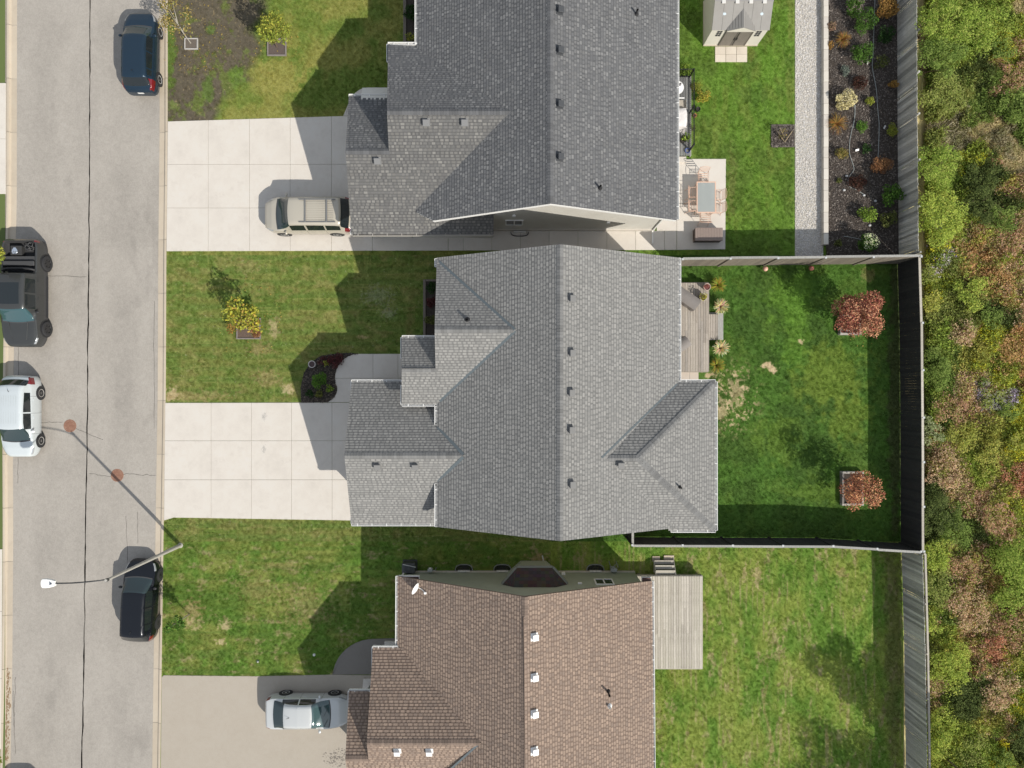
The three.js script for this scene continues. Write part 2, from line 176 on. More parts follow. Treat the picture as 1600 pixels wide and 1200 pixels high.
function kerb(tab, sgn) { // rolled kerb in 3 m lengths: gutter pan, lip, top
  const g = sgroup('kerb'); const prof = [[0, -0.12], [0, 0.012], [0.06, 0.020], [0.13, 0.012], [0.17, -0.055], [0.21, -0.082], [0.50, -0.090], [0.505, -0.12]];
  for (let y = -130, k = 0; y < 1330; y += 84, k++) {
    const ys = [y + 0.25, y + 28, y + 56, y + 83.75], pos = [];
    for (let i = 0; i < 3; i++) for (let j = 0; j + 1 < prof.length; j++) { const q = (yy, p) => [X(along(tab, yy)) + sgn * p[0], p[1], Z(yy)]; const a = q(ys[i], prof[j]), b = q(ys[i + 1], prof[j]), c = q(ys[i + 1], prof[j + 1]), d = q(ys[i], prof[j + 1]); for (const v of sgn < 0 ? [a, c, b, a, d, c] : [a, b, c, a, c, d]) pos.push(...v); }
    const b = new THREE.BufferGeometry(); b.setAttribute('position', new THREE.Float32BufferAttribute(pos, 3)); b.computeVertexNormals();
    part('kerb_stone', worldUV(b, k * 0.37), mat.kerb[k % 3], g);
  }
}
kerb(KR, -1); kerb(KL, 1);
const rust = tex(256, 256, (u, v) => { const n = 0.5 * tn(u, v, 11, 5) + 0.3 * tn(u, v, 31, 6) + 0.2 * tn(u, v, 90, 8); return mixc([0.19, 0.085, 0.055], [0.30, 0.17, 0.115], n); });
for (const [px, py, label] of [[107.5, 665.5, 'rusty round manhole cover nearer the white hatchback'], [181.5, 743, 'rusty round manhole cover crossed by the lamp pole shadow, nearer the right kerb']]) {
  const t = thing('manhole_cover', label, 'manhole cover', V(X(px), -0.1, Z(py)), 0, 'manhole covers in the road');
  const m = M([1, 1, 1], 0.8, { map: rust, bumpMap: tile(grainT, 0.3), bumpScale: 0.004 });
  const ring = new THREE.LatheGeometry([[0.29, 0], [0.29, 0.012], [0.35, 0.012], [0.36, 0.0]].map(p => new THREE.Vector2(...p)), 36); part('frame_ring', worldUV(ring), m, t);
  const lid = [new THREE.CylinderGeometry(0.28, 0.28, 0.02, 36)]; for (let i = -3; i <= 3; i++) for (let j = -3; j <= 3; j++) if (i * i + j * j < 10) { const b = new THREE.BoxGeometry(0.045, 0.008, 0.045); b.translate(i * 0.075, 0.012, j * 0.075); lid.push(b); } part('lid', worldUV(merge(lid)), m, t);
}

// ---------------------------------------------------------------- concrete drives, walks, patios: one slab each
function clipHalf(poly, ax, c, s) { const out = [], f = p => s * (p[ax] - c); for (let i = 0; i < poly.length; i++) { const a = poly[i], b = poly[(i + 1) % poly.length], fa = f(a), fb = f(b); if (fa >= 0) out.push(a); if ((fa >= 0) !== (fb >= 0)) { const t = fa / (fa - fb); out.push([lerp(a[0], b[0], t), lerp(a[1], b[1], t)]); } } return out; }
const covered = []; // px polygons where no grass grows
function slabs(name, poly, xs, ys, mats = mat.concrete, y = 0.03, gap = 0.17) {
  covered.push(poly); const g = sgroup(name); let k = 0; const bxs = [-1e4, ...xs, 1e4], bys = [-1e4, ...ys, 1e4];
  for (let i = 0; i + 1 < bxs.length; i++) for (let j = 0; j + 1 < bys.length; j++) {
    let q = clipHalf(poly, 0, bxs[i] + gap, 1); q = clipHalf(q, 0, bxs[i + 1] - gap, -1); q = clipHalf(q, 1, bys[j] + gap, 1); q = clipHalf(q, 1, bys[j + 1] - gap, -1);
    if (q.length < 3) continue; const w = q.map(([a, b]) => [X(a), Z(b)]); let area = 0; w.forEach((a, n) => { const b = w[(n + 1) % w.length]; area += a[0] * b[1] - b[0] * a[1]; }); if (Math.abs(area) < 0.05) continue;
    const s = part('slab', prism(area > 0 ? w : w.reverse(), -0.06, y, 0.008), mats[(k * 2 + j) % mats.length], g); k++;
  }
  return g;
}
const arc = (cx, cy, rx, ry, a0, a1, n) => Array.from({ length: n + 1 }, (_, i) => { const a = lerp(a0, a1, i / n) * Math.PI / 180; return [cx + rx * Math.cos(a), cy + ry * Math.sin(a)]; });
slabs('driveway', [[262.5, 190], [540, 181.5], [700, 181], [700, 391.5], [260.5, 392.5]], [325.5, 390, 453.5, 518, 582], [257, 325]);
slabs('walkway', [[537, 181], ...arc(575, 181, 34, 44, 180, 270, 8), [660, 137], [660, 180.6]], [583], [], mat.concrete);
slabs('walkway', [[700.6, 361], [1057, 361], [1057, 390.5], [700.6, 391.5]], [724, 768.5, 813, 858, 903, 948, 993, 1038], [], mat.concrete);
slabs('patio', [[1026, 248.5], [1134, 248.5], [1133, 389.5], [1057.6, 390.5], [1057.6, 360.6], [1026, 360.6]], [1057.3], [318], mat.concrete);
slabs('driveway', [[258.5, 629.5], [620, 628.8], [620, 813.5], [548, 813], [272, 808.5], [256.5, 813]], [330, 393, 455.6, 519], [688.6, 749.5]);
const walkL = [[512, 628.3], ...arc(505, 607, 22, 22, 50, -8, 5), ...arc(560, 591, 36.5, 38, 165, 270, 9)];
slabs('walkway', [...walkL, [690, 553], [690, 628.3]], [583, 622], [591]);
const asph = tex(512, 512, (u, v, i, j) => { const k = 0.92 + 0.05 * tn(u, v, 13, 31) + 0.16 * (hash2(i, j, 32) - 0.5) + 0.05 * tn(u, v, 37, 33) + 0.03 * tn(u, v, 5, 34); return [k, k * 0.98, k * 0.955]; });
const asphM = M([0.378, 0.338, 0.288], 0.93, { map: tile(asph, 6.3), ...asphaltBump }), asphD = M([0.20, 0.185, 0.17], 0.93, { map: tile(asph, 4.1), ...asphaltBump });
{ const poly = [[253, 1058], [256, 1055], [400, 1056.5], [520, 1054], [640, 1056], [640, 1350], [250, 1350]]; covered.push(poly);
  structure('driveway', prism(poly.map(([a, b]) => [X(a), Z(b)]), -0.06, 0.022), asphM);
  const w = [[519, 1053.6], ...arc(585, 1058, 65, 60, 183, 270, 10), [660, 996], [660, 1053.6]]; covered.push(w);
  structure('walkway', prism(w.map(([a, b]) => [X(a), Z(b)]), -0.06, 0.028), asphD);
  const silt = []; { const r2 = rng(31); for (let i = 0; i < 330; i++) { const y = 1045 + 145 * r2(), c = new THREE.CircleGeometry(0.012 + 0.05 * r2() * r2(), 6); c.rotateX(-Math.PI / 2); c.scale(1, 1, 1 + 2 * r2()); c.translate(X(along(KL, y) + 7 + 6 * (r2() + r2() - 1)), -0.083 + i * 2e-5, Z(y)); silt.push(c); } structure('gutter_silt', silt, M([0.24, 0.16, 0.095], 1)); } const sm = []; { const r3 = rng(13); for (const [a, b] of [[413, 651], [413, 702]]) for (let i = 0; i < 110; i++) { const c = new THREE.CircleGeometry(0.006 + 0.022 * r3() * r3(), 6); c.rotateX(-Math.PI / 2); c.translate(X(a + 3.4 * (r3() + r3() + r3() - 1.5)), 0.0312 + i * 1e-5, Z(b + 6 * (r3() + r3() + r3() - 1.5))); sm.push(c); } structure('oil_stain', sm, M([0.36, 0.34, 0.315], 0.8)); }
  const st = []; const rr = rng(77); for (let i = 0; i < 190; i++) { const r = 13 * Math.pow(rr(), 0.8), a = rr() * 6.28; const c = new THREE.CircleGeometry(0.008 + 0.035 * rr() * rr(), 6); c.rotateX(-Math.PI / 2); c.scale(1 + rr(), 1, 1); c.translate(X(525 + 1.6 * r * Math.cos(a)), 0.0262 + i * 1e-5, Z(1183 + r * Math.sin(a) * 1.2)); st.push(c); }
  const s2 = structure('oil_stain', st, M([0.16, 0.14, 0.12], 0.7)); }
slabs('driveway', [[-300, 130], [9.2, 130], [9, 303], [-300, 305]], [-60], [217]);
slabs('driveway', [[-300, 858], [3.6, 858], [2, 1170], [-300, 1170]], [-60], [955, 1060]);

// ---------------------------------------------------------------- beds, gravel
const mulchT = tex(768, 768, (u, v, i, j) => { const n = hash2(Math.floor(i / 3), Math.floor(j / 2), 5), m = hash2(Math.floor(i / 2), Math.floor(j / 4), 6), k = 0.35 + 0.9 * Math.max(n * n, m * m * 0.9), p = n > 0.94 ? 1.9 : 1; return [k * p, k * p * 0.93, k * p * 0.87]; });
const mulchM = M([0.085, 0.072, 0.062], 1, { map: tile(mulchT, 2.2), bumpMap: tile(grainT, 0.4), bumpScale: 0.03 }), mulchB = M([0.085, 0.070, 0.060], 1, { map: tile(mulchT, 1.7), bumpMap: tile(grainT, 0.4), bumpScale: 0.03 });
const chipGeo = (() => { const g = new THREE.BoxGeometry(0.07, 0.012, 0.025); return worldUV(g); })();
function chips(name, poly, y, n, tones, seed, size = 1) { // bark pieces, uncountable
  const r = rng(seed), xs = poly.map(p => p[0]), ys = poly.map(p => p[1]), im = new THREE.InstancedMesh(chipGeo, M([1, 1, 1], 1), n), o = new THREE.Object3D(); let k = 0;
  for (let t = 0; t < n * 6 && k < n; t++) { const a = lerp(Math.min(...xs), Math.max(...xs), r()), b = lerp(Math.min(...ys), Math.max(...ys), r()); if (!inPoly(a, b, poly)) continue; o.position.set(X(a, y), y + r() * 0.02, Z(b, y)); o.rotation.set((r() - 0.5) * 1.0, r() * 6.28, (r() - 0.5) * 1.0); const s = size * (0.5 + r()); o.scale.set(s, s, s * (0.7 + r())); o.updateMatrix(); im.setMatrixAt(k, o.matrix); const c = tones[Math.floor(r() * tones.length)], q = 0.7 + 0.6 * r(); im.setColorAt(k, lin(c[0] * q, c[1] * q, c[2] * q)); k++; }
  im.count = k; im.name = numbered(name); shadows(im); scene.add(im); im.userData.kind = 'stuff'; return im;
}
const BARK = [[0.055, 0.045, 0.038], [0.085, 0.066, 0.052], [0.13, 0.105, 0.085], [0.035, 0.03, 0.027]], BARKP = [[0.115, 0.095, 0.082], [0.068, 0.056, 0.048], [0.18, 0.155, 0.135], [0.095, 0.077, 0.066], [0.08, 0.066, 0.056]];
const frontBed = [[471, 629], [470, 606], [475, 583], [486, 566], [502, 556], [528, 552], [548, 551.5], ...walkL.slice().reverse().map(([a, b]) => [a - 0.4, b])];
covered.push(frontBed); structure('planting_bed', prism(frontBed.map(([a, b]) => [X(a), Z(b)]), -0.05, 0.045), mulchM); chips('bark_mulch', frontBed, 0.05, 2600, BARK, 3);
const gardenBed = [[1291, -60], [1402, -60], [1402, 404], [1291, 404]]; covered.push(gardenBed, [[1240, -60], [1292, -60], [1292, 404], [1240, 404]]);
structure('planting_bed', [bx(X(1291), X(1402), -0.1, 0.16, -26, Z(403))], mulchB); chips('bark_mulch', gardenBed, 0.165, 16000, BARKP, 4, 1.0);
{ // gravel strip with real pebbles on it
  structure('gravel_path', bx(X(1242), X(1286), -0.1, 0.02, -26, Z(404)), M([0.62, 0.585, 0.535], 0.95, { map: tile(gravelT, 2.0), bumpMap: tile(grainT, 0.2), bumpScale: 0.02 }));
  const g = new THREE.IcosahedronGeometry(0.026, 0); g.scale(1, 0.6, 0.8); const n = 15000, im = new THREE.InstancedMesh(worldUV(g), M([1, 1, 1], 0.9), n), r = rng(8), o = new THREE.Object3D();
  for (let k = 0; k < n; k++) { o.position.set(X(1242.5 + 43 * r()), 0.022 + 0.02 * r(), lerp(-25, Z(403), r())); o.rotation.set(r() * 6, r() * 6, r() * 6); o.scale.setScalar(0.5 + 0.9 * r()); o.updateMatrix(); im.setMatrixAt(k, o.matrix); const q = 0.36 + 0.44 * Math.pow(r(), 0.8), w = r(); im.setColorAt(k, lin(q, q * (0.93 + 0.05 * w), q * (0.84 + 0.14 * w))); }
  im.name = 'gravel'; shadows(im); scene.add(im); im.userData.kind = 'stuff';
}
{ // low wall of concrete blocks between gravel and bed
  const t = thing('garden_wall', 'long low pale concrete block wall edging the dark garden bed along the gravel strip', 'garden wall', V(0, 0, 0));
  let z = -26, k = 0; while (z < Z(386) - 0.2) { const e = Math.min(z + 0.60, Z(386)); part('block', rbx(X(1286.4, 0.3), X(1294, 0.3), -0.1, 0.34 + 0.006 * ((k * 7) % 3), z + 0.006, e - 0.004, 0.012), mat.kerbB ??= [0, 1, 2].map(q => M([0.52 + 0.03 * q, 0.485 + 0.03 * q, 0.44 + 0.025 * q], 0.9, { map: tile(concreteT, 1.3 + q), bumpMap: tile(grainT, 0.8), bumpScale: 0.003 })), t).material = mat.kerbB[k % 3]; z = e; k++; }
}

// ---------------------------------------------------------------- houses
const shingleM = new THREE.MeshStandardMaterial({ vertexColors: true, roughness: 0.95, side: THREE.DoubleSide, bumpMap: tile(grainT, 0.15), bumpScale: 0.003 });
const GREY = { base: [[0.1706, 0.1685, 0.1634], [0.1820, 0.1799, 0.1747], [0.1592, 0.1572, 0.1530]], tooth: [[0.2337, 0.2285, 0.2182], [0.2461, 0.2399, 0.2285], [0.2192, 0.2140, 0.2047], [0.2585, 0.2513, 0.2389], [0.2068, 0.2027, 0.1944]], cap: [0.1551, 0.1541, 0.1520], band: 0.66 };
const CHARCOAL = { base: [[0.0989, 0.1000, 0.1043], [0.1118, 0.1129, 0.1172], [0.0881, 0.0893, 0.0935]], tooth: [[0.1311, 0.1311, 0.1344], [0.1140, 0.1150, 0.1193], [0.1526, 0.1526, 0.1538], [0.1398, 0.1387, 0.1387], [0.1849, 0.1838, 0.1828], [0.1204, 0.1215, 0.1247], [0.1419, 0.1419, 0.1430]], cap: [0.0989, 0.1000, 0.1043], wide: 0.9, band: 0.78 };
const BROWN = { base: [[0.1793, 0.1282, 0.0999], [0.1901, 0.1369, 0.1065], [0.1684, 0.1206, 0.0945]], tooth: [[0.2662, 0.1977, 0.1542], [0.2846, 0.2108, 0.1630], [0.2455, 0.1826, 0.1445], [0.3042, 0.2248, 0.1738], [0.2206, 0.1663, 0.1337]], cap: [0.1684, 0.1249, 0.0999], band: 0.66 };
const rayTo = (px, py, A, n) => { const d = V((px - NX) / FOCAL, -1, (py - NY) / FOCAL), o = V(0, CAM_H, 0); const t = n.dot(A.clone().sub(o)) / n.dot(d); return o.addScaledVector(d, t); };
let shSeed = 100;
function slope(parent, def, poly, pal, deckMat = mat.trim) { // def: two eave points and one higher point, with heights; poly: outline
  const [A, B, C] = def.map(([x, y, h]) => P(x, y, h)); const n = B.clone().sub(A).cross(C.clone().sub(A)).normalize(); if (n.y < 0) n.negate();
  const u = B.clone().sub(A).normalize(), v = n.clone().cross(u); if (v.dot(C.clone().sub(A)) < 0) v.negate();
  const pl = { A, u, v, n, at: (px, py, up = 0) => rayTo(px, py, A, n).addScaledVector(n, up), y: (x, z) => A.y - (n.x * (x - A.x) + n.z * (z - A.z)) / n.y };
  const w = poly.map(([x, y]) => rayTo(x, y, A, n)), uv = w.map(p => { const d = p.clone().sub(A); return [d.dot(u), d.dot(v)]; });
  // deck: a slab under the shingles
  const c2 = w.map(p => new THREE.Vector2(p.x, p.z)), tri = THREE.ShapeUtils.triangulateShape(c2.slice(), []), pos = [], T = 0.17, L = p => [p.x, p.y - 0.006, p.z], D = p => [p.x, p.y - T, p.z];
  for (const [a, b, c] of tri) { pos.push(...L(w[a]), ...L(w[b]), ...L(w[c]), ...D(w[a]), ...D(w[c]), ...D(w[b])); }
  w.forEach((p, i) => { const q = w[(i + 1) % w.length]; pos.push(...L(p), ...L(q), ...D(q), ...L(p), ...D(q), ...D(p)); });
  const dg = new THREE.BufferGeometry(); dg.setAttribute('position', new THREE.Float32BufferAttribute(pos, 3)); dg.computeVertexNormals();
  const deck = part('roof_slope', worldUV(dg), deckMat, parent);
  // courses of laminated shingles
  const P0 = [], CL = [], r = rng(shSeed++), E = 0.146, vs = uv.map(p => p[1]), v1 = Math.max(...vs);
  const put = (a, b, lo, hi, t0, t1, col) => { // wedge: low edge thick
    const pt = (s, q, t) => [A.x + u.x * s + v.x * q + n.x * t, A.y + u.y * s + v.y * q + n.y * t, A.z + u.z * s + v.z * q + n.z * t];
    const a0 = pt(a, lo, t0), b0 = pt(b, lo, t0), b1 = pt(b, hi, t1), a1 = pt(a, hi, t1), af = pt(a, lo, -0.003), bf = pt(b, lo, -0.003), ah = pt(a, hi, -0.003), bh = pt(b, hi, -0.003);
    for (const q of [[a0, b0, b1], [a0, b1, a1], [af, bf, b0], [af, b0, a0], [af, a0, a1], [af, a1, ah], [bf, b1, b0], [bf, bh, b1]]) for (const p of q) { P0.push(...p); CL.push(...col); }
  };
  const jit = (c, k) => { const q = 1 + (r() - 0.5) * k; return [c[0] * q, c[1] * q, c[2] * q]; };
  for (let lo = -0.03, row = 0; lo < v1; lo += E, row++) {
    const m = clamp(lo + E / 2, 0.004, v1 - 0.004), xs = []; uv.forEach((p, i) => { const q = uv[(i + 1) % uv.length]; if ((p[1] > m) !== (q[1] > m)) xs.push(lerp(p[0], q[0], (m - p[1]) / (q[1] - p[1]))); }); xs.sort((a, b) => a - b);
    const hi = Math.min(lo + E, v1 + 0.02);
    for (let k = 0; k + 1 < xs.length; k += 2) {
      const ua = xs[k] - 0.012, ub = xs[k + 1] + 0.012; let s = ua;
      while (s < ub) { const e = Math.min(ub, s + 0.9 + 0.3 * r()); put(s, e, lo, hi, 0.012, 0.002, jit(pal.base[Math.floor(r() * pal.base.length)], 0.15)); s = e; }
      if (hi - lo > 0.1) for (s = ua; s < ub;) { const e = Math.min(ub, s + 0.9 + 0.3 * r()); put(s, e, hi - 0.034, hi, 0.0095, 0.0085, jit(pal.base[0].map(c => c * pal.band), 0.2)); s = e; } // the dark band of granules under each lap
      s = ua - 0.1 * r(); const W = pal.wide ?? 1;
      while (s < ub) { const a = Math.max(ua, s), b = Math.min(ub, s + (0.11 + 0.10 * r()) * W), tone = pal.tooth[Math.floor(r() * pal.tooth.length)]; if (b - a > 0.02) put(a, b, lo, hi, 0.017, 0.005, jit(tone, 0.14)); s = b + (0.045 + 0.06 * r()); }
    }
  }
  const g = new THREE.BufferGeometry(); g.setAttribute('position', new THREE.Float32BufferAttribute(P0, 3)); g.setAttribute('color', new THREE.Float32BufferAttribute(CL, 3)); g.computeVertexNormals();
  part('shingles', worldUV(g), shingleM, deck, 'stuff');
  return pl;
}
function capLine(parent, a, b, drop, pal, name = 'ridge_cap') { // bent cap shingles lapped along a ridge or hip
  const d = b.clone().sub(a), L = d.length(), t = d.clone().normalize(), side = V(-t.z, 0, t.x).normalize(), pos = [], col = [], r = rng(shSeed++);
  const W = 0.15; for (let s = 0; s < L; s += 0.14) { const e = Math.min(L, s + 0.15), q = 0.82 + 0.36 * r(), c = pal.cap.map(k => k * q);
    const at = (k, w, up) => { const p = a.clone().addScaledVector(t, k).addScaledVector(side, w); p.y += up - Math.abs(w) * drop; return [p.x, p.y, p.z]; };
    for (const sg of [-1, 1]) { const A = at(s, 0, 0.028), B = at(e, 0, 0.018), C = at(e, sg * W, 0.024), D = at(s, sg * W, 0.034), F = at(s, sg * W, 0.0), G = at(e, sg * W, 0), H = at(s, 0, 0); for (const k of [A, B, C, A, C, D, D, C, G, D, G, F, A, D, F, A, F, H]) { pos.push(...k); col.push(...c); } } }
  const g = new THREE.BufferGeometry(); g.setAttribute('position', new THREE.Float32BufferAttribute(pos, 3)); g.setAttribute('color', new THREE.Float32BufferAttribute(col, 3)); g.computeVertexNormals();
  return part(name, worldUV(g), shingleM, parent);
}
function flashing(parent, a, b, w = 0.15) { const d = b.clone().sub(a).normalize(), s = V(-d.z, 0, d.x).normalize().multiplyScalar(w / 2), pos = []; const A = a.clone().add(s), B = a.clone().sub(s), C = b.clone().sub(s), D = b.clone().add(s); for (const p of [A, B, C, A, C, D]) pos.push(p.x, p.y + 0.035, p.z); const g = new THREE.BufferGeometry(); g.setAttribute('position', new THREE.Float32BufferAttribute(pos, 3)); g.computeVertexNormals(); part('valley_flashing', worldUV(g), mat.flash ??= M([0.105, 0.125, 0.135], 0.7), parent); }
function obox(a, b, out, w0, w1, y0, y1) { const d = b.clone().sub(a), L = d.length(), x = d.normalize(), y = V(0, 1, 0); if (x.clone().cross(y).dot(out) < 0) { [w0, w1] = [-w1, -w0]; out = out.clone().negate(); } const g = new THREE.BoxGeometry(L, y1 - y0, w1 - w0); g.translate(L / 2, (y0 + y1) / 2, (w0 + w1) / 2); g.applyMatrix4(new THREE.Matrix4().makeBasis(x, y, out).setPosition(a)); return worldUV(g); }
function gutter(parent, a, b, ox, oz, m = mat.white) { // U-shaped trough with hangers
  const out = V(ox, 0, oz), list = [obox(a, b, out, 0.0, 0.012, -0.11, 0.015), obox(a, b, out, 0.012, 0.108, -0.11, -0.098), obox(a, b, out, 0.108, 0.128, -0.11, 0.03)]; const d = b.clone().sub(a), L = d.length(); d.normalize();
  for (let s = 0.3; s < L; s += 0.75) list.push(obox(a.clone().addScaledVector(d, s), a.clone().addScaledVector(d, s + 0.03), out, 0.0, 0.118, 0.018, 0.034));
  for (const s of [0, L - 0.012]) list.push(obox(a.clone().addScaledVector(d, s), a.clone().addScaledVector(d, s + 0.012), out, 0, 0.128, -0.11, 0.03));
  return part('gutter', list, m, parent);
}
function eaveReturn(parent, x0, x1, z0, z1, y, pal) { const g = part('eave_return', bx(x0, x1, y - 0.2, y - 0.03, z0, z1), mat.white, parent); part('return_cap', bx(x0 + 0.035, x1, y - 0.03, y + 0.0, z0 + 0.035, z1 - 0.035), M(pal.cap, 0.95), g); }
function ventAt(parent, pl, px, py, m, s = 0.30) { // square static vent: flange, neck, hood
  const p = pl.at(px, py, 0.012), hor = pl.u.clone(), q = new THREE.Quaternion().setFromRotationMatrix(new THREE.Matrix4().makeBasis(hor, pl.n, hor.clone().cross(pl.n)));
  const gs = [bx(-s * 0.62, s * 0.62, 0, 0.012, -s * 0.62, s * 0.62), bx(-s * 0.38, s * 0.38, 0.01, 0.13, -s * 0.38, s * 0.38), rbx(-s / 2, s / 2, 0.12, 0.20, -s / 2, s / 2, 0.02)]; gs.forEach(g => { g.applyQuaternion(q); g.translate(p.x, p.y, p.z); });
  return part('roof_vent', gs, m, parent);
}
function pipeAt(parent, pl, px, py, m, r = 0.05, h = 0.4) { const p = pl.at(px, py), t = p.clone().add(V(0, h, 0)); const cone = new THREE.CylinderGeometry(r * 1.15, r * 2.4, 0.12, 14); cone.translate(p.x, p.y + 0.05, p.z); const ring = new THREE.CylinderGeometry(r, r, h, 14, 1, true); ring.translate(p.x, p.y + h / 2, p.z); return part('vent_pipe', [worldUV(cone), worldUV(ring)], m, parent); }
function pent(pts, axis, a, b) { // extrude an outline: axis 'x' -> pts are [z,y], axis 'z' -> pts are [x,y]
  const s = new THREE.Shape(pts.map(p => new THREE.Vector2(...p))), g = new THREE.ExtrudeGeometry(s, { depth: b - a, bevelEnabled: false }); if (axis === 'z') g.translate(0, 0, a); else { g.rotateY(-Math.PI / 2); g.translate(b, 0, 0); g.scale(1, 1, 1); } return worldUV(g);
}
function windowAt(parent, x, y, z, face, w, h, panes = 2) { // face: 'n','s' (z) or 'e','w' (x)
  const g = new THREE.Group(); g.name = 'window'; parent.add(g); const o = face === 's' || face === 'e' ? 1 : -1, f = 0.06, fr = [], pn = [];
  const put = (a0, a1, y0, y1, d0, d1) => face === 'n' || face === 's' ? bx(x + a0, x + a1, y + y0, y + y1, z + o * d0, z + o * d1) : bx(x + o * d0, x + o * d1, y + y0, y + y1, z + a0, z + a1);
  fr.push(put(-w / 2, w / 2, -h / 2, -h / 2 + f, -0.02, 0.05), put(-w / 2, w / 2, h / 2 - f, h / 2, -0.02, 0.05), put(-w / 2, -w / 2 + f, -h / 2 + f, h / 2 - f, -0.02, 0.05), put(w / 2 - f, w / 2, -h / 2 + f, h / 2 - f, -0.02, 0.05));
  for (let k = 1; k < panes; k++) fr.push(put(-w / 2 + k * w / panes - 0.03, -w / 2 + k * w / panes + 0.03, -h / 2 + f, h / 2 - f, -0.02, 0.045));
  part('frame', fr, mat.white, g);
  for (let k = 0; k < panes; k++) part('pane', put(-w / 2 + k * w / panes + 0.035, -w / 2 + (k + 1) * w / panes - 0.035, -h / 2 + f, h / 2 - f, 0.012, 0.02), mat.glass, g);
  return g;
}
function garageDoor(parent, x, z, w, h, m) { const g = new THREE.Group(); g.name = 'garage_door'; parent.add(g); for (let i = 0; i < 4; i++) for (let j = 0; j < 4; j++) part('panel', rbx(x - 0.06, x, 0.04 + i * h / 4 + 0.008, 0.04 + (i + 1) * h / 4 - 0.008, z - w / 2 + j * w / 4 + 0.008, z - w / 2 + (j + 1) * w / 4 - 0.008, 0.012), m, g); }
function entryDoor(parent, x, z, m, e = -1) { const g = new THREE.Group(); g.name = 'door'; parent.add(g); part('door_leaf', rbx(x, x + e * 0.06, 0.2, 2.25, z - 0.46, z + 0.46, 0.01), m, g); const k = new THREE.SphereGeometry(0.035, 10, 8); k.translate(x + e * 0.1, 1.15, z + 0.36); part('handle', worldUV(k), mat.steel, g); }
const lap = tex(64, 256, (u, v) => { const k = (v * 12) % 1; return [k, k, k]; }, true);
const siding = c => M(c, 0.75, { bumpMap: tile(lap, 1.32), bumpScale: 0.012, map: tile(concreteT, 2.9) });
const sideCream = siding([0.60, 0.585, 0.545]), sideGreen = siding([0.335, 0.37, 0.295]), stoneWall = siding([0.36, 0.33, 0.29]);

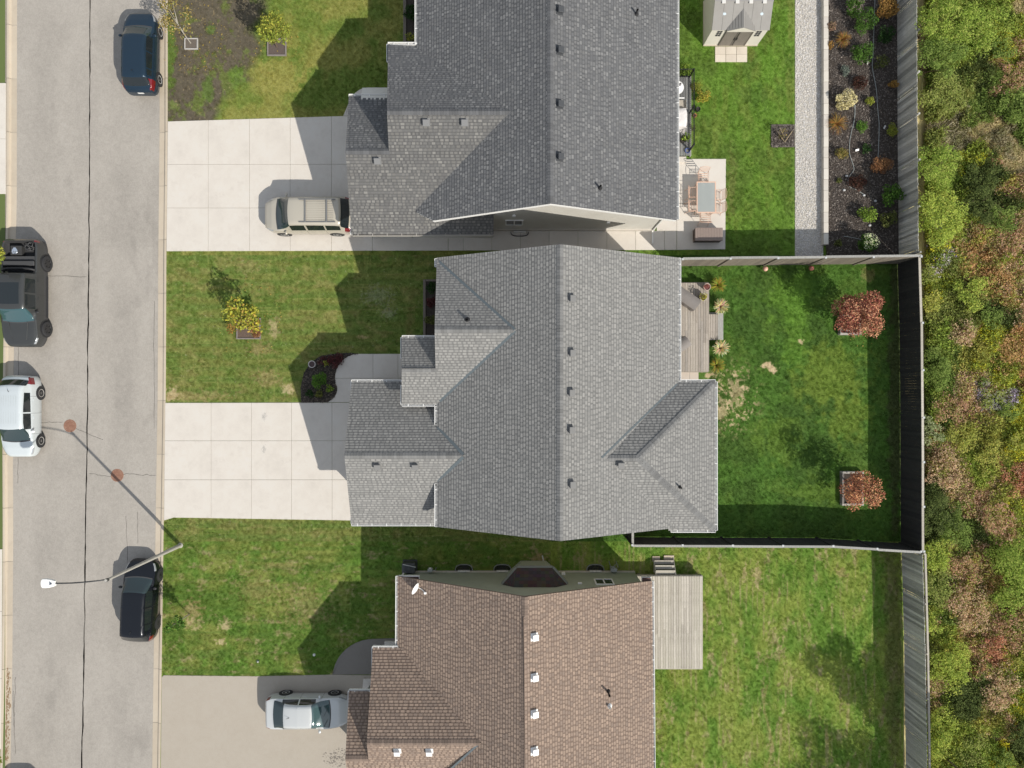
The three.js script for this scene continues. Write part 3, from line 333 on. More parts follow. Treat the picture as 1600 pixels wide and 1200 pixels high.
// --- the middle house, grey roof
const H2 = thing('house', 'middle house with light grey shingle roof, hipped rear wing and front double garage', 'house', V(0, 0, 0));
{
  const W = slope(H2, [[683, 403, 4.3], [683, 823, 4.3], [875, 845, 7.4]], [[683, 403], [683, 823], [875, 845], [875, 382]], GREY);
  const E = slope(H2, [[1060, 403, 4.3], [1060, 823, 4.3], [875, 845, 7.4]], [[1060, 403], [1060, 824], [875, 845], [875, 382]], GREY);
  const S = slope(H2, [[628, 631, 4.3], [686, 631, 4.3], [628, 577, 5.3]], [[628, 631], [700, 631], [822, 515], [679.5, 515], [681, 577], [628, 577]], GREY);
  const BN = slope(H2, [[683, 404, 4.3], [780, 404, 4.3], [680, 515, 6.38]], [[683, 406], [679.5, 515], [822, 515]], GREY);
  slope(H2, [[628, 528, 4.3], [690, 528, 4.3], [628, 577, 5.3]], [[628, 528], [692, 528], [692, 577], [628, 577]], GREY);
  slope(H2, [[549, 597, 3.0], [700, 597, 3.0], [540, 712, 5.05]], [[549.5, 597], [770, 597], [770, 712], [538.5, 712]], GREY);
  const GS = slope(H2, [[549, 818, 3.0], [700, 818, 3.0], [540, 712, 5.05]], [[549.5, 818], [770, 818], [770, 712], [538.5, 712]], GREY);
  const WE = slope(H2, [[1117, 597, 4.3], [1117, 828, 4.3], [997, 716, 6.24]], [[1117, 597], [1117, 828], [997, 716]], GREY);
  slope(H2, [[1060, 597, 4.3], [1117, 597, 4.3], [997, 716, 6.24]], [[1117, 597], [997, 716], [926, 716], [1045, 597]], GREY);
  const WS = slope(H2, [[1060, 828, 4.3], [1117, 828, 4.3], [997, 716, 6.24]], [[1117, 828], [997, 716], [922, 716], [1046, 828]], GREY);
  capLine(H2, P(875, 382, 7.4), P(875, 845, 7.4), 0.52, GREY); capLine(H2, S.at(679.5, 515), S.at(806, 515), 0.57, GREY); capLine(H2, P(628, 577, 5.3), P(682, 577, 5.3), 0.6, GREY); capLine(H2, P(538.5, 712, 5.05), P(724, 712, 5.05), 0.56, GREY); capLine(H2, P(942, 716, 6.24), P(997, 716, 6.24), 0.5, GREY);
  capLine(H2, P(1117, 597, 4.3), P(997, 716, 6.24), 0.33, GREY, 'hip_cap'); capLine(H2, P(1117, 828, 4.3), P(997, 716, 6.24), 0.33, GREY, 'hip_cap');
  flashing(H2, BN.at(686, 409), BN.at(804, 515)); flashing(H2, S.at(805, 517), S.at(687, 627)); flashing(H2, P(684, 667, 4.3), P(724, 710, 5.05)); flashing(H2, P(724, 714, 5.05), P(684, 752, 4.3)); flashing(H2, E.at(1058, 600), E.at(940, 715), 0.09);
  const gm = M([0.17, 0.168, 0.165], 0.8);
  for (const [x, y] of [[892, 467], [892, 552], [891, 614], [891, 672], [892, 757]]) ventAt(H2, E, x, y, gm);
  ventAt(H2, WS, 970, 724, gm); for (const x of [590, 649]) ventAt(H2, GS, x, 727, gm);
  pipeAt(H2, BN, 730, 500, mat.black, 0.06, 0.26); pipeAt(H2, WE, 1062, 761, mat.black, 0.04, 0.35);
  gutter(H2, P(683, 632, 4.28), P(683, 664, 4.28), -1, 0); gutter(H2, P(683, 755, 4.28), P(683, 823, 4.28), -1, 0); gutter(H2, P(1060, 403, 4.28), P(1060, 596, 4.28), 1, 0); gutter(H2, P(683, 404, 4.28), P(683, 417, 4.28), -1, 0);
  gutter(H2, P(1062, 597, 4.28), P(1118, 597, 4.28), 0, -1); gutter(H2, P(1117, 596, 4.28), P(1117, 829, 4.28), 1, 0); gutter(H2, P(1048, 828, 4.28), P(1118, 828, 4.28), 0, 1);
  gutter(H2, P(549, 597, 2.98), P(628, 597, 2.98), 0, -1); gutter(H2, P(549, 818, 2.98), P(685, 818, 2.98), 0, 1); gutter(H2, P(628, 528, 4.28), P(680, 528, 4.28), 0, -1); gutter(H2, P(628, 631, 4.28), P(686, 631, 4.28), 0, 1);
  eaveReturn(H2, X(547.5, 3), X(551, 3), Z(596, 3), Z(631, 3), 2.99, GREY); eaveReturn(H2, X(547.5, 3), X(551, 3), Z(786, 3), Z(819, 3), 2.99, GREY); eaveReturn(H2, X(625.5, 4.3), X(630, 4.3), Z(527, 4.3), Z(560, 4.3), 4.29, GREY); eaveReturn(H2, X(625.5, 4.3), X(630, 4.3), Z(602, 4.3), Z(632, 4.3), 4.29, GREY);
  const wy = (x) => x < 2.157 ? 4.3 + (x + 3.71) * 3.1 / 5.867 - 0.19 : 7.4 - (x - 2.157) * 3.1 / 6.083 - 0.19;
  part('wall', pent([[-3.3, 0], [7.8, 0], [7.8, wy(7.8)], [2.157, 7.2], [-3.3, wy(-3.3)]], 'z', -6.2, 6.5), stoneWall, H2);
  part('wall', pent([[-6.05, 0], [0.3, 0], [0.3, 4.33], [-2.8, 6.15], [-6.05, 4.33]], 'x', -3.34, 0.2), stoneWall, H2);
  part('wall', pent([[0.05, 0], [6.5, 0], [6.5, 2.98], [3.23, 4.83], [0.05, 2.98]], 'x', -7.85, -3.28), stoneWall, H2);
  part('wall', bx(7.78, 9.6, 0, 4.2, 0.05, 6.55), stoneWall, H2);
  for (const z of [-2.05, 0.2]) part('porch_column', rbx(-5.0, -4.72, 0.1, 4.15, z - 0.14, z + 0.14, 0.02), mat.trim, H2); part('porch_beam', bx(-5.02, -4.7, 3.95, 4.14, -2.2, 0.34), mat.trim, H2); part('porch_floor', bx(-5.1, -3.34, 0, 0.15, -2.2, 0.34), mat.concrete[0], H2);
  entryDoor(H2, -3.34, -0.9, M([0.07, 0.03, 0.03], 0.4)); garageDoor(H2, -7.85, 3.27, 4.9, 2.2, mat.trim);
  windowAt(H2, -3.34, 2.0, -4.4, 'w', 1.9, 1.5, 3); windowAt(H2, 7.8, 2.0, -1.2, 'e', 1.8, 2.0, 2); windowAt(H2, 7.8, 2.0, -4.6, 'e', 1.4, 1.3, 2); windowAt(H2, 9.6, 2.1, 3.3, 'e', 2.2, 1.4, 3); windowAt(H2, 1.2, 2.1, 6.5, 's', 0.9, 1.1, 2); windowAt(H2, 4.0, 2.1, -6.2, 'n', 0.9, 1.1, 2);
}
// --- the upper house, charcoal roof
const H1 = thing('house', 'upper house with dark charcoal shingle roof and cream gable wall above the concrete side path', 'house', V(0, 0, 0));
{
  const W = slope(H1, [[652, -220, 3.6], [652, 344, 3.6], [860, 318, 6.57]], [[652, -220], [652, 332], [677, 344.5], [860, 318], [860, -220]], CHARCOAL);
  const E = slope(H1, [[1057, -220, 3.6], [1057, 344, 3.6], [860, 318, 6.57]], [[1057, -220], [1057, 344], [860, 318], [860, -220]], CHARCOAL);
  const S = slope(H1, [[549, 365, 3.0], [771, 365, 3.0], [541, 236, 4.9]], [[549.5, 365], [771, 365], [771, 300], [834, 174], [605, 174], [608, 236], [540.5, 236]], { ...CHARCOAL, base: CHARCOAL.base.map(c => [c[0] * 1.05, c[1] * 1.02, c[2] * 0.97]), tooth: CHARCOAL.tooth.map(c => [c[0] * 1.05, c[1] * 1.02, c[2] * 0.96]) });
  slope(H1, [[607, 70, 3.46], [690, 70, 3.46], [605, 174, 5.74]], [[607, 70], [722, 70], [834, 174], [605, 174]], CHARCOAL);
  slope(H1, [[545, 151, 3.0], [608, 151, 3.0], [541, 236, 4.9]], [[545.5, 151], [613, 151], [613, 236], [540.5, 236]], CHARCOAL);
  capLine(H1, P(860, -220, 6.57), P(860, 318, 6.57), 0.45, CHARCOAL); capLine(H1, S.at(605, 174), S.at(808, 174), 0.5, CHARCOAL); capLine(H1, P(540.5, 236, 4.9), P(609, 236, 4.9), 0.5, CHARCOAL);
  const vm = M([0.052, 0.055, 0.06], 0.6), vg = M([0.17, 0.17, 0.172], 0.7); for (const y of [17, 80, 164, 246]) ventAt(H1, E, 874, y, vm); for (const [x, y] of [[666, 191], [726, 191], [590, 251]]) ventAt(H1, S, x, y, vg);
  pipeAt(H1, E, 994, 22, mat.black, 0.05, 0.4); pipeAt(H1, E, 937, 294, mat.black, 0.05, 0.4);
  gutter(H1, P(652, -220, 3.58), P(652, 69, 3.58), -1, 0); gutter(H1, P(1057, -220, 3.58), P(1057, 343, 3.58), 1, 0); gutter(H1, P(606, 70, 3.44), P(667, 70, 3.62), 0, -1); gutter(H1, P(550, 365, 2.98), P(771, 365, 2.98), 0, 1, M([0.42, 0.39, 0.35], 0.5)); gutter(H1, P(545, 151, 2.98), P(607, 151, 2.98), 0, -1);
  eaveReturn(H1, X(604, 3.4), X(608, 3.4), Z(69, 3.4), Z(96, 3.4), 3.45, CHARCOAL); eaveReturn(H1, X(547, 3), X(550.5, 3), Z(345, 3), Z(366, 3), 2.99, CHARCOAL);
  flashing(H1, S.at(671, 342), S.at(806, 176), 0.05);
  { // rake boards catching the sun along the south gable
    const a = P(860, 318, 6.54), b = P(1057, 344, 3.57), c = P(676, 345, 3.93); for (const [p, q] of [[a, b], [c, a]]) { const d = q.clone().sub(p), L = d.length(), g = new THREE.BoxGeometry(L, 0.19, 0.03); g.translate(L / 2, -0.1, 0.012); d.normalize(); g.applyMatrix4(new THREE.Matrix4().makeBasis(d, V(-d.y, d.x, 0).normalize(), V(0, 0, 1)).setPosition(p)); part('rake_board', worldUV(g), mat.white, H1); } }
  const wz = -8.86; part('wall', pent([[-4.35, 0], [7.9, 0], [7.9, 3.56], [1.77, 6.37], [-4.35, 3.6]], 'z', -26.4, wz), sideCream, H1);
  part('wall', pent([[-17.05, 0], [-8.42, 0], [-8.42, 3.02], [-13.16, 5.5], [-17.05, 3.5]], 'x', -5.5, -1.1), sideCream, H1);
  part('wall', pent([[-15.6, 0], [-8.42, 0], [-8.42, 3.0], [-11.57, 4.68], [-15.6, 2.75]], 'x', -7.75, -5.55), sideCream, H1);
  part('foundation', bx(-1.0, 7.93, 0, 0.28, wz - 0.1, wz + 0.03), mat.concrete[1], H1);
  windowAt(H1, X(803.5, 1.85), 1.85, wz, 's', 0.95, 1.05, 2);
  { const v = new THREE.Group(); part('wall_vent', rbx(X(803, 3.4) - 0.09, X(803, 3.4) + 0.09, 3.32, 3.48, wz, wz + 0.1, 0.02), mat.white, H1); part('wall_vent', rbx(5.0, 5.18, 1.9, 2.06, wz, wz + 0.1, 0.02), mat.white, H1); part('downspout', [bx(7.78, 7.86, 0.25, 3.5, wz, wz + 0.07), bx(7.78, 7.86, 0.02, 0.1, wz, wz + 0.75)], mat.trim, H1); }
  garageDoor(H1, -7.75, -11.6, 4.9, 2.2, mat.trim); entryDoor(H1, -5.5, -16.2, M([0.05, 0.03, 0.03], 0.4)); windowAt(H1, 7.9, 2.0, -14, 'e', 1.8, 2.0, 2); windowAt(H1, 7.9, 2.0, -19.5, 'e', 1.4, 1.2, 2); windowAt(H1, -4.35, 2.0, -21, 'w', 1.8, 1.5, 3);
}
// --- the lower house, brown roof
const brownDeck = M([0.17, 0.125, 0.10], 0.8);
const H3 = thing('house', 'lower house with brown shingle roof and green sided gable wall with a small bay', 'house', V(0, 0, 0));
{
  const W = slope(H3, [[622, 901, 2.75], [620, 1440, 2.75], [820, 933, 5.9]], [[622, 901], [620, 1440], [818, 1440], [820, 933]], BROWN, brownDeck);
  const E = slope(H3, [[1018, 908, 2.75], [1023, 1440, 2.75], [820, 933, 5.9]], [[1018, 908], [1023, 1440], [818, 1440], [820, 933]], BROWN, brownDeck);
  const N = slope(H3, [[583, 1013, 2.85], [640, 1013, 2.85], [573, 1161, 4.9]], [[583, 1013], [706, 1013], [776, 1161], [573.5, 1161]], BROWN, brownDeck);
  const S = slope(H3, [[573, 1243, 2.85], [700, 1243, 2.85], [573, 1161, 4.9]], [[547, 1243], [746, 1243], [776, 1161], [573.5, 1161], [576, 1186], [540, 1186]], BROWN, brownDeck);
  slope(H3, [[545, 1081, 2.86], [581, 1081, 2.86], [540, 1186, 4.3]], [[545.5, 1081], [586, 1081], [586, 1186], [540, 1186]], BROWN, brownDeck);
  capLine(H3, P(820, 933, 5.9), P(818, 1440, 5.9), 0.48, BROWN); capLine(H3, P(573.5, 1161, 4.9), P(750, 1161, 4.9), 0.53, BROWN); capLine(H3, P(540, 1186, 4.3), P(577, 1186, 4.3), 0.53, BROWN);
  flashing(H3, W.at(623, 1016), W.at(748, 1160), 0.13); flashing(H3, W.at(748, 1162), W.at(700, 1205), 0.1);
  for (const y of [995, 1058, 1115, 1173]) ventAt(H3, E, 834.5, y, mat.white); for (const x of [621, 671]) ventAt(H3, S, x, 1173, mat.white);
  pipeAt(H3, E, 950, 1080, mat.black, 0.05, 0.55); pipeAt(H3, E, 952, 1103, mat.white, 0.06, 0.25);
  gutter(H3, P(622, 900, 2.73), P(621.5, 1013, 2.73), -1, 0); gutter(H3, P(1018, 908, 2.73), P(1022, 1440, 2.73), 1, 0); gutter(H3, P(582, 1013, 2.83), P(622, 1013, 2.83), 0, -1); gutter(H3, P(545, 1081, 2.84), P(581, 1081, 2.84), 0, -1);
  eaveReturn(H3, X(580.5, 2.8), X(584, 2.8), Z(1012, 2.8), Z(1048, 2.8), 2.83, BROWN); eaveReturn(H3, X(543.5, 2.8), X(546.5, 2.8), Z(1080, 2.8), Z(1122, 2.8), 2.84, BROWN);
  { const r1 = part('eave_return', bx(X(622, 2.7), X(655, 2.7), 2.52, 2.66, Z(900, 2.7), Z(907.5, 2.7)), mat.white, H3); part('return_cap', bx(X(626, 2.7), X(654, 2.7), 2.66, 2.72, Z(901.5, 2.7), Z(909, 2.7)), M([0.075, 0.04, 0.035], 0.9), r1); const r2 = part('eave_return', bx(X(1003, 2.7), X(1018, 2.7), 2.52, 2.64, Z(902, 2.7), Z(908.5, 2.7)), mat.trim, H3); part('return_cap', bx(X(1004, 2.7), X(1017, 2.7), 2.64, 2.69, Z(903, 2.7), Z(909, 2.7)), M([0.10, 0.06, 0.05], 0.9), r2); }
  const wz = 10.16, wy = x => x < 0.6 ? 2.75 + (x + 6.3) * 3.15 / 6.9 - 0.19 : 5.9 - (x - 0.6) * 3.15 / 6.62 - 0.19;
  part('wall', pent([[-5.85, 0], [6.8, 0], [6.8, wy(6.8)], [0.6, 5.7], [-5.85, wy(-5.85)]], 'z', wz, 26.9), sideGreen, H3);
  part('wall', pent([[14.9, 0], [20.6, 0], [20.6, 2.8], [17.17, 4.7], [14.9, 3.45]], 'x', -6.9, -5.6), sideGreen, H3);
  part('wall', pent([[16.7, 0], [20.6, 0], [20.6, 2.8], [18.3, 4.1], [16.7, 3.2]], 'x', -7.9, -6.85), sideGreen, H3);
  part('foundation', bx(-5.88, 6.83, 0, 0.22, wz - 0.035, wz + 0.2), mat.concrete[2], H3);
  windowAt(H3, X(944, 2.2), 2.15, wz, 'n', 0.98, 1.0, 2);
  part('wall_vent', rbx(X(906, 2.5) - 0.11, X(906, 2.5) + 0.11, 2.45, 2.56, wz - 0.09, wz, 0.02), mat.white, H3); part('wall_vent', rbx(X(880, 0.6) - 0.1, X(880, 0.6) + 0.1, 0.55, 0.8, wz - 0.14, wz, 0.02), mat.white, H3);
  part('downspout', [bx(X(628, 1), X(628, 1) + 0.08, 0.2, 2.55, wz - 0.1, wz - 0.02)], mat.white, H3);
  { // small bay with its own hipped roof
    const y0 = 2.62, q = [[X(785, y0), Z(914.5, y0)], [X(808, y0), Z(887, y0)], [X(863, y0), Z(887, y0)], [X(886, y0), Z(917, y0)]], top = [V(X(803, 3.12), 3.12, wz - 0.01), V(X(868, 3.12), 3.12, wz - 0.01)], e = q.map(([x, z], i) => V(x, y0, i % 3 ? z : wz - 0.01));
    const b = new THREE.Group(); b.name = 'bay_window'; H3.add(b); const P0 = [], CL = [], r = rng(55); const face = (a, bb, c, d) => { for (let i = 0; i < 6; i++) for (let j = 0, n = 9; j < n; j++) { const at = (s, t) => a.clone().lerp(bb, s).lerp(d.clone().lerp(c, s), t); const A = at(j / n, i / 6), B = at((j + 1) / n, i / 6), C = at((j + 1) / n, (i + 1) / 6), D = at(j / n, (i + 1) / 6), k = [0.052, 0.041, 0.037].map((v, z) => v * (0.75 + 0.6 * r()) * (z ? 1 : 1.05)); A.y += 0.02; B.y += 0.02; for (const p of [A, B, C, A, C, D]) { P0.push(p.x, p.y, p.z); CL.push(...k); } const F = at(j / n, i / 6), G = at((j + 1) / n, i / 6); for (const p of [F, G, B, F, B, A]) { P0.push(p.x, p.y, p.z); CL.push(...k); } } };
    face(e[0], e[1], top[0], top[0]); face(e[1], e[2], top[1], top[0]); face(e[2], e[3], top[1], top[1]);
    const g = new THREE.BufferGeometry(); g.setAttribute('position', new THREE.Float32BufferAttribute(P0, 3)); g.setAttribute('color', new THREE.Float32BufferAttribute(CL, 3)); g.computeVertexNormals(); part('bay_roof', worldUV(g), shingleM, b);
    const inner = e.map(p => [p.x + (p.x < (e[0].x + e[3].x) / 2 ? 0.22 : -0.22), p.z + (p.z < wz - 0.1 ? 0.22 : 0)]); part('bay_wall', prism(inner, 0.3, 2.6), sideGreen, b);
    for (let i = 0; i < 3; i++) { const d = e[i + 1].clone().sub(e[i]).normalize(), out = V(d.z, 0, -d.x); part('gutter', [obox(e[i], e[i + 1], out, 0, 0.1, -0.1, 0.02)], M([0.21, 0.22, 0.185], 0.6), b); }
  }
  garageDoor(H3, -7.95, 18.3, 3.6, 2.2, mat.trim); entryDoor(H3, -6.9, 15.6, mat.trim); windowAt(H3, -5.85, 1.9, 12, 'w', 1.6, 1.4, 2); windowAt(H3, 6.8, 1.9, 18, 'e', 1.6, 1.4, 2);
}
covered.push([[686, 430], [1052, 430], [1052, 800], [686, 800]], [[560, 610], [690, 610], [690, 790], [560, 790]], [[690, -90], [1020, -90], [1020, 355], [690, 355]], [[640, 895], [1010, 895], [1010, 1400], [640, 1400]], [[600, 1050], [660, 1050], [660, 1400], [600, 1400]], [[620, 540], [700, 540], [700, 600], [620, 600]]);

// ---------------------------------------------------------------- fences, board by board
function woodSet(cols, rough = 0.9, sc = 1.6) { return cols.map((c, i) => M(c, rough, { map: (() => { const t = tile(woodT, sc); t.offset.set(i * 0.17, i * 0.31); return t; })(), bumpMap: tile(grainT, 0.3), bumpScale: 0.002 })); }
const weathered = woodSet([[0.46, 0.45, 0.41], [0.39, 0.385, 0.355], [0.56, 0.545, 0.50], [0.29, 0.285, 0.26], [0.43, 0.42, 0.39], [0.49, 0.47, 0.43], [0.62, 0.605, 0.56]]);
const stained = woodSet([[0.026, 0.026, 0.026], [0.033, 0.033, 0.032], [0.021, 0.021, 0.022], [0.029, 0.028, 0.028]]);
const brownW = woodSet([[0.185, 0.16, 0.128], [0.21, 0.18, 0.145], [0.165, 0.142, 0.116], [0.195, 0.168, 0.135]]);
const capW = woodSet([[0.44, 0.405, 0.345], [0.39, 0.36, 0.31], [0.48, 0.445, 0.385]]);
const paleCap = woodSet([[0.34, 0.335, 0.315], [0.30, 0.295, 0.28]]);
const UVB = (w, h, d, off) => { const g = new THREE.BoxGeometry(w, h, d); return worldUV(g, off); };
const boardGeo = {};
function fence(label, base, h, boards, { face = 1, cap = null, postOut = -1, postMat = null, postEvery = 2.44, capW: cw = 0.12, group, bw = 0.14, topJit = 0.015, seed = 1 } = {}) {
  const t = thing('fence', label, 'fence', V(0, 0, 0), 0, group), r = rng(seed * 91), pts = base.map(([x, y]) => V(X(x), 0, Z(y)));
  let carry = 0;
  for (let i = 0; i + 1 < pts.length; i++) {
    const a = pts[i], b = pts[i + 1], d = b.clone().sub(a), L = d.length(); d.normalize(); const ang = Math.atan2(-d.z, d.x), nx = -d.z * face, nz = d.x * face, n = Math.max(1, Math.round(L / bw)), step = L / n;
    for (let k = 0; k < n; k++) { const key = [Math.round(step * 1000), h, k % 4, boards === stained].join(), pg = boards === weathered && k % 17 === 0, g = boardGeo[key + pg] ??= UVB(step - (cap && boards === stained ? 0.002 : pg ? 0.045 : 0.008), h - 0.06, 0.02, (k % 4) * 0.7); const m = part('board', g, boards[Math.floor(r() * boards.length)], t); const c = a.clone().addScaledVector(d, (k + 0.5) * step); m.position.set(c.x + nx * (0.03 + r() * 0.006), h / 2 + 0.01 + (r() - 0.5) * topJit, c.z + nz * (0.03 + r() * 0.006)); m.rotation.y = ang; m.rotation.z = (r() - 0.5) * 0.006; }
    for (const y of [0.35, h - 0.3]) { const m = part('rail', UVB(L, 0.09, 0.04, y), boards[0], t); const c = a.clone().lerp(b, 0.5); m.position.set(c.x - nx * 0.0, y, c.z - nz * 0.0); m.rotation.y = ang; }
    const np = Math.max(1, Math.round(L / postEvery));
    for (let k = 0; k <= np; k++) { if (k === np && i + 2 < pts.length) continue; const c = a.clone().addScaledVector(d, L * k / np); const m = part('post', UVB(0.09, h + 0.04, 0.09, k), (postMat ?? boards)[k % (postMat ?? boards).length], t); m.position.set(c.x + nx * 0.05 * postOut, (h + 0.04) / 2, c.z + nz * 0.05 * postOut); m.rotation.y = ang;
      if (cap) { const q = part('post_cap', UVB(0.105, 0.015, 0.105, k), mat.capPost ??= M([0.45, 0.46, 0.46], 0.6), t); q.position.set(m.position.x, h + 0.052, m.position.z); q.rotation.y = ang; } }
    if (cap) for (let k = 0; k < np; k++) { const w = L / np - 0.012, m = part('cap_board', UVB(w, 0.035, cw, k * 0.6), cap[(k + i) % cap.length], t); const c = a.clone().addScaledVector(d, L * (k + 0.5) / np); m.position.set(c.x + nx * 0.01 + (r() - 0.5) * 0.02, h + 0.025 + 0.012 * (k % 2), c.z + nz * 0.01 + (r() - 0.5) * 0.02); m.rotation.y = ang + (r() - 0.5) * 0.006; }
  }
  return t;
}
const FA = [[1400, -110], [1401, 200], [1403, 405]], FM = [[1403, 411], [1406, 510], [1407.5, 650], [1408, 848]], FC = [[1409, 852], [1413, 1000], [1416, 1200], [1418, 1330]];
fence('tall weathered grey board fence behind the dark garden bed at the upper right', FA, 2.0, weathered, { face: 1, postOut: -1, seed: 1, topJit: 0.05 });
fence('dark stained board fence with pale cap closing the back of the middle yard', FM, 2.0, stained, { face: 1, cap: capW, postOut: -1, seed: 2, cw: 0.13 });
fence('weathered grey board fence behind the lower yard lawn at the lower right', FC, 2.0, weathered, { face: 1, cap: null, postOut: -1, seed: 3, topJit: 0.03, postMat: capW });
{ const t = scene.children.find(o => o.userData.label?.includes('lower yard lawn')); FC.slice(0, -1).forEach((p, i) => { const a = V(X(p[0]) + 0.09, 2.0, Z(p[1])), b = V(X(FC[i + 1][0]) + 0.09, 2.0, Z(FC[i + 1][1])); part('cap_board', obox(a, b, V(1, 0, 0), -0.02, 0.07, -0.09, 0.0), capW[i % 3], t); }); }
fence('brown panel fence with pale cap along the upper edge of the middle yard', [[1052, 415], [1404, 411]], 2.08, brownW, { face: 1, cap: paleCap, postOut: 1, seed: 4, cw: 0.10, postMat: brownW });
fence('dark panel fence with pale cap along the lower edge of the middle yard', [[978, 840], [1275, 841.5], [1405, 849.5]], 2.0, stained, { face: -1, cap: paleCap, postOut: 1, seed: 5, cw: 0.13 });
fence('short dark fence return with a pale post beside the grey house corner', [[978.5, 839], [978.5, 806]], 1.95, stained, { face: 1, cap: paleCap, postOut: 1, seed: 6, cw: 0.1 });

// ---------------------------------------------------------------- street lamp
{
  const p = V(X(282), 0, Z(852)), t = thing('street_lamp', 'tall grey concrete street lamp reaching over the black hatchback', 'street lamp', p), m = M([0.40, 0.385, 0.355], 0.85, { map: tile(concreteT, 1.1) });
  const pole = new THREE.CylinderGeometry(0.06, 0.108, 7.0, 10); pole.translate(0, 3.5, 0); part('pole', worldUV(pole), m, t);
  const base = new THREE.CylinderGeometry(0.13, 0.15, 0.05, 16); base.translate(0, 0.03, 0); part('base_plate', worldUV(base), m, t);
  const clamp2 = new THREE.CylinderGeometry(0.08, 0.08, 0.14, 12); clamp2.translate(0, 6.9, 0); part('bracket', worldUV(clamp2), M([0.10, 0.10, 0.10], 0.5, { metal: 0.5 }), t);
  part('arm', worldUV(tube([V(-0.08, 6.88, 0), V(-0.5, 7.12, 0.0), V(-1.3, 7.32, 0.02), V(-2.1, 7.38, 0.02)], 0.032, 8, true, 20)), M([0.06, 0.06, 0.062], 0.5, { metal: 0.5 }), t);
  const s = new THREE.Shape(); s.moveTo(0, -0.09); s.bezierCurveTo(-0.15, -0.15, -0.4, -0.2, -0.55, -0.17); s.bezierCurveTo(-0.62, -0.12, -0.62, 0.12, -0.55, 0.17); s.bezierCurveTo(-0.4, 0.2, -0.15, 0.15, 0, 0.09); s.closePath();
  const hd = new THREE.ExtrudeGeometry(s, { depth: 0.07, bevelEnabled: true, bevelSize: 0.03, bevelThickness: 0.035, bevelSegments: 3 }); hd.rotateX(-Math.PI / 2); hd.translate(-2.05, 7.32, 0.02); const head = part('lamp_head', worldUV(hd), mat.white, t);
  const pc = new THREE.CylinderGeometry(0.035, 0.045, 0.07, 12); pc.translate(-2.2, 7.47, 0.02); part('photocell', worldUV(pc), M([0.08, 0.1, 0.14], 0.4), head);
  const lens = bx(-2.55, -2.2, 7.268, 7.282, -0.09, 0.13); part('lens', lens, M([0.6, 0.6, 0.58], 0.2), head);
}

// ---------------------------------------------------------------- decks
const deckWarm = woodSet([[0.34, 0.298, 0.255], [0.38, 0.335, 0.29], [0.30, 0.265, 0.228], [0.41, 0.365, 0.315], [0.35, 0.315, 0.28]], 0.85, 1.9), deckPale = woodSet([[0.43, 0.395, 0.335], [0.47, 0.435, 0.375], [0.39, 0.355, 0.305], [0.50, 0.46, 0.40]], 0.85, 2.1);
function boardsZ(parent, x0, x1, z0, z1, y, mats, seed, w = 0.14) { const n = Math.round((x1 - x0) / w), s = (x1 - x0) / n, r = rng(seed); for (let k = 0; k < n; k++) { const cut = z1 - z0 > 3.4 ? lerp(z0, z1, 0.3 + 0.4 * r()) : null; for (const [a, b] of cut ? [[z0, cut - 0.002], [cut + 0.002, z1]] : [[z0, z1]]) { const g = bx(-s / 2 + 0.007, s / 2 - 0.007, -0.035, 0, a, b); const m = part('deck_board', g, mats[Math.floor(r() * mats.length)], parent); m.position.set(x0 + (k + 0.5) * s, y + (r() - 0.5) * 0.006, 0); } } }
{
  const t = thing('deck', 'low weathered wooden deck with step-out behind the middle house', 'deck'), h = 0.42; const x0 = 7.85, x1 = X(1107, h), z0 = Z(442, h), z1 = Z(580.5, h);
  boardsZ(t, x0, x1, z0, z1, h, deckWarm, 21); part('rim_board', [bx(x1 - 0.002, x1 + 0.035, 0, h - 0.005, z0, z1), bx(x0, x1, 0, h - 0.04, z0 - 0.035, z0), bx(x0, x1, 0, h - 0.04, z1, z1 + 0.035)], deckWarm[2], t);
  const h2 = 0.24; boardsZ(t, x1 + 0.04, X(1121, h2), Z(491, h2), Z(531, h2), h2, deckWarm, 22); part('rim_board', bx(X(1121, h2), X(1121, h2) + 0.03, 0, h2 - 0.01, Z(491, h2), Z(531, h2)), deckWarm[2], t);
  part('step', [rbx(X(1121.6, 0.1), X(1130, 0.1), 0, 0.12, Z(489, 0.1), Z(531, 0.1), 0.01), rbx(X(1107.5, 0.1), X(1121.2, 0.1), 0, 0.12, Z(488.5, 0.1), Z(490.2, 0.1), 0.01)], paleCap[0], t);
  covered.push([[1050, 440], [1108, 440], [1108, 490], [1131, 488], [1131, 532], [1108, 532], [1108, 597], [1050, 597]]);
  const s = thing('paving_slab', 'pinkish concrete slab at the lower end of the middle deck', 'paving slab'); part('slab', rbx(7.85, X(1091), -0.05, 0.06, Z(581.5), Z(596), 0.01), M([0.50, 0.44, 0.385], 0.9, { map: tile(concreteT, 2) }), s); part('slab', rbx(X(1077), X(1077) + 0.012, 0.055, 0.0625, Z(582), Z(596), 0.002), mat.dark, s);
}
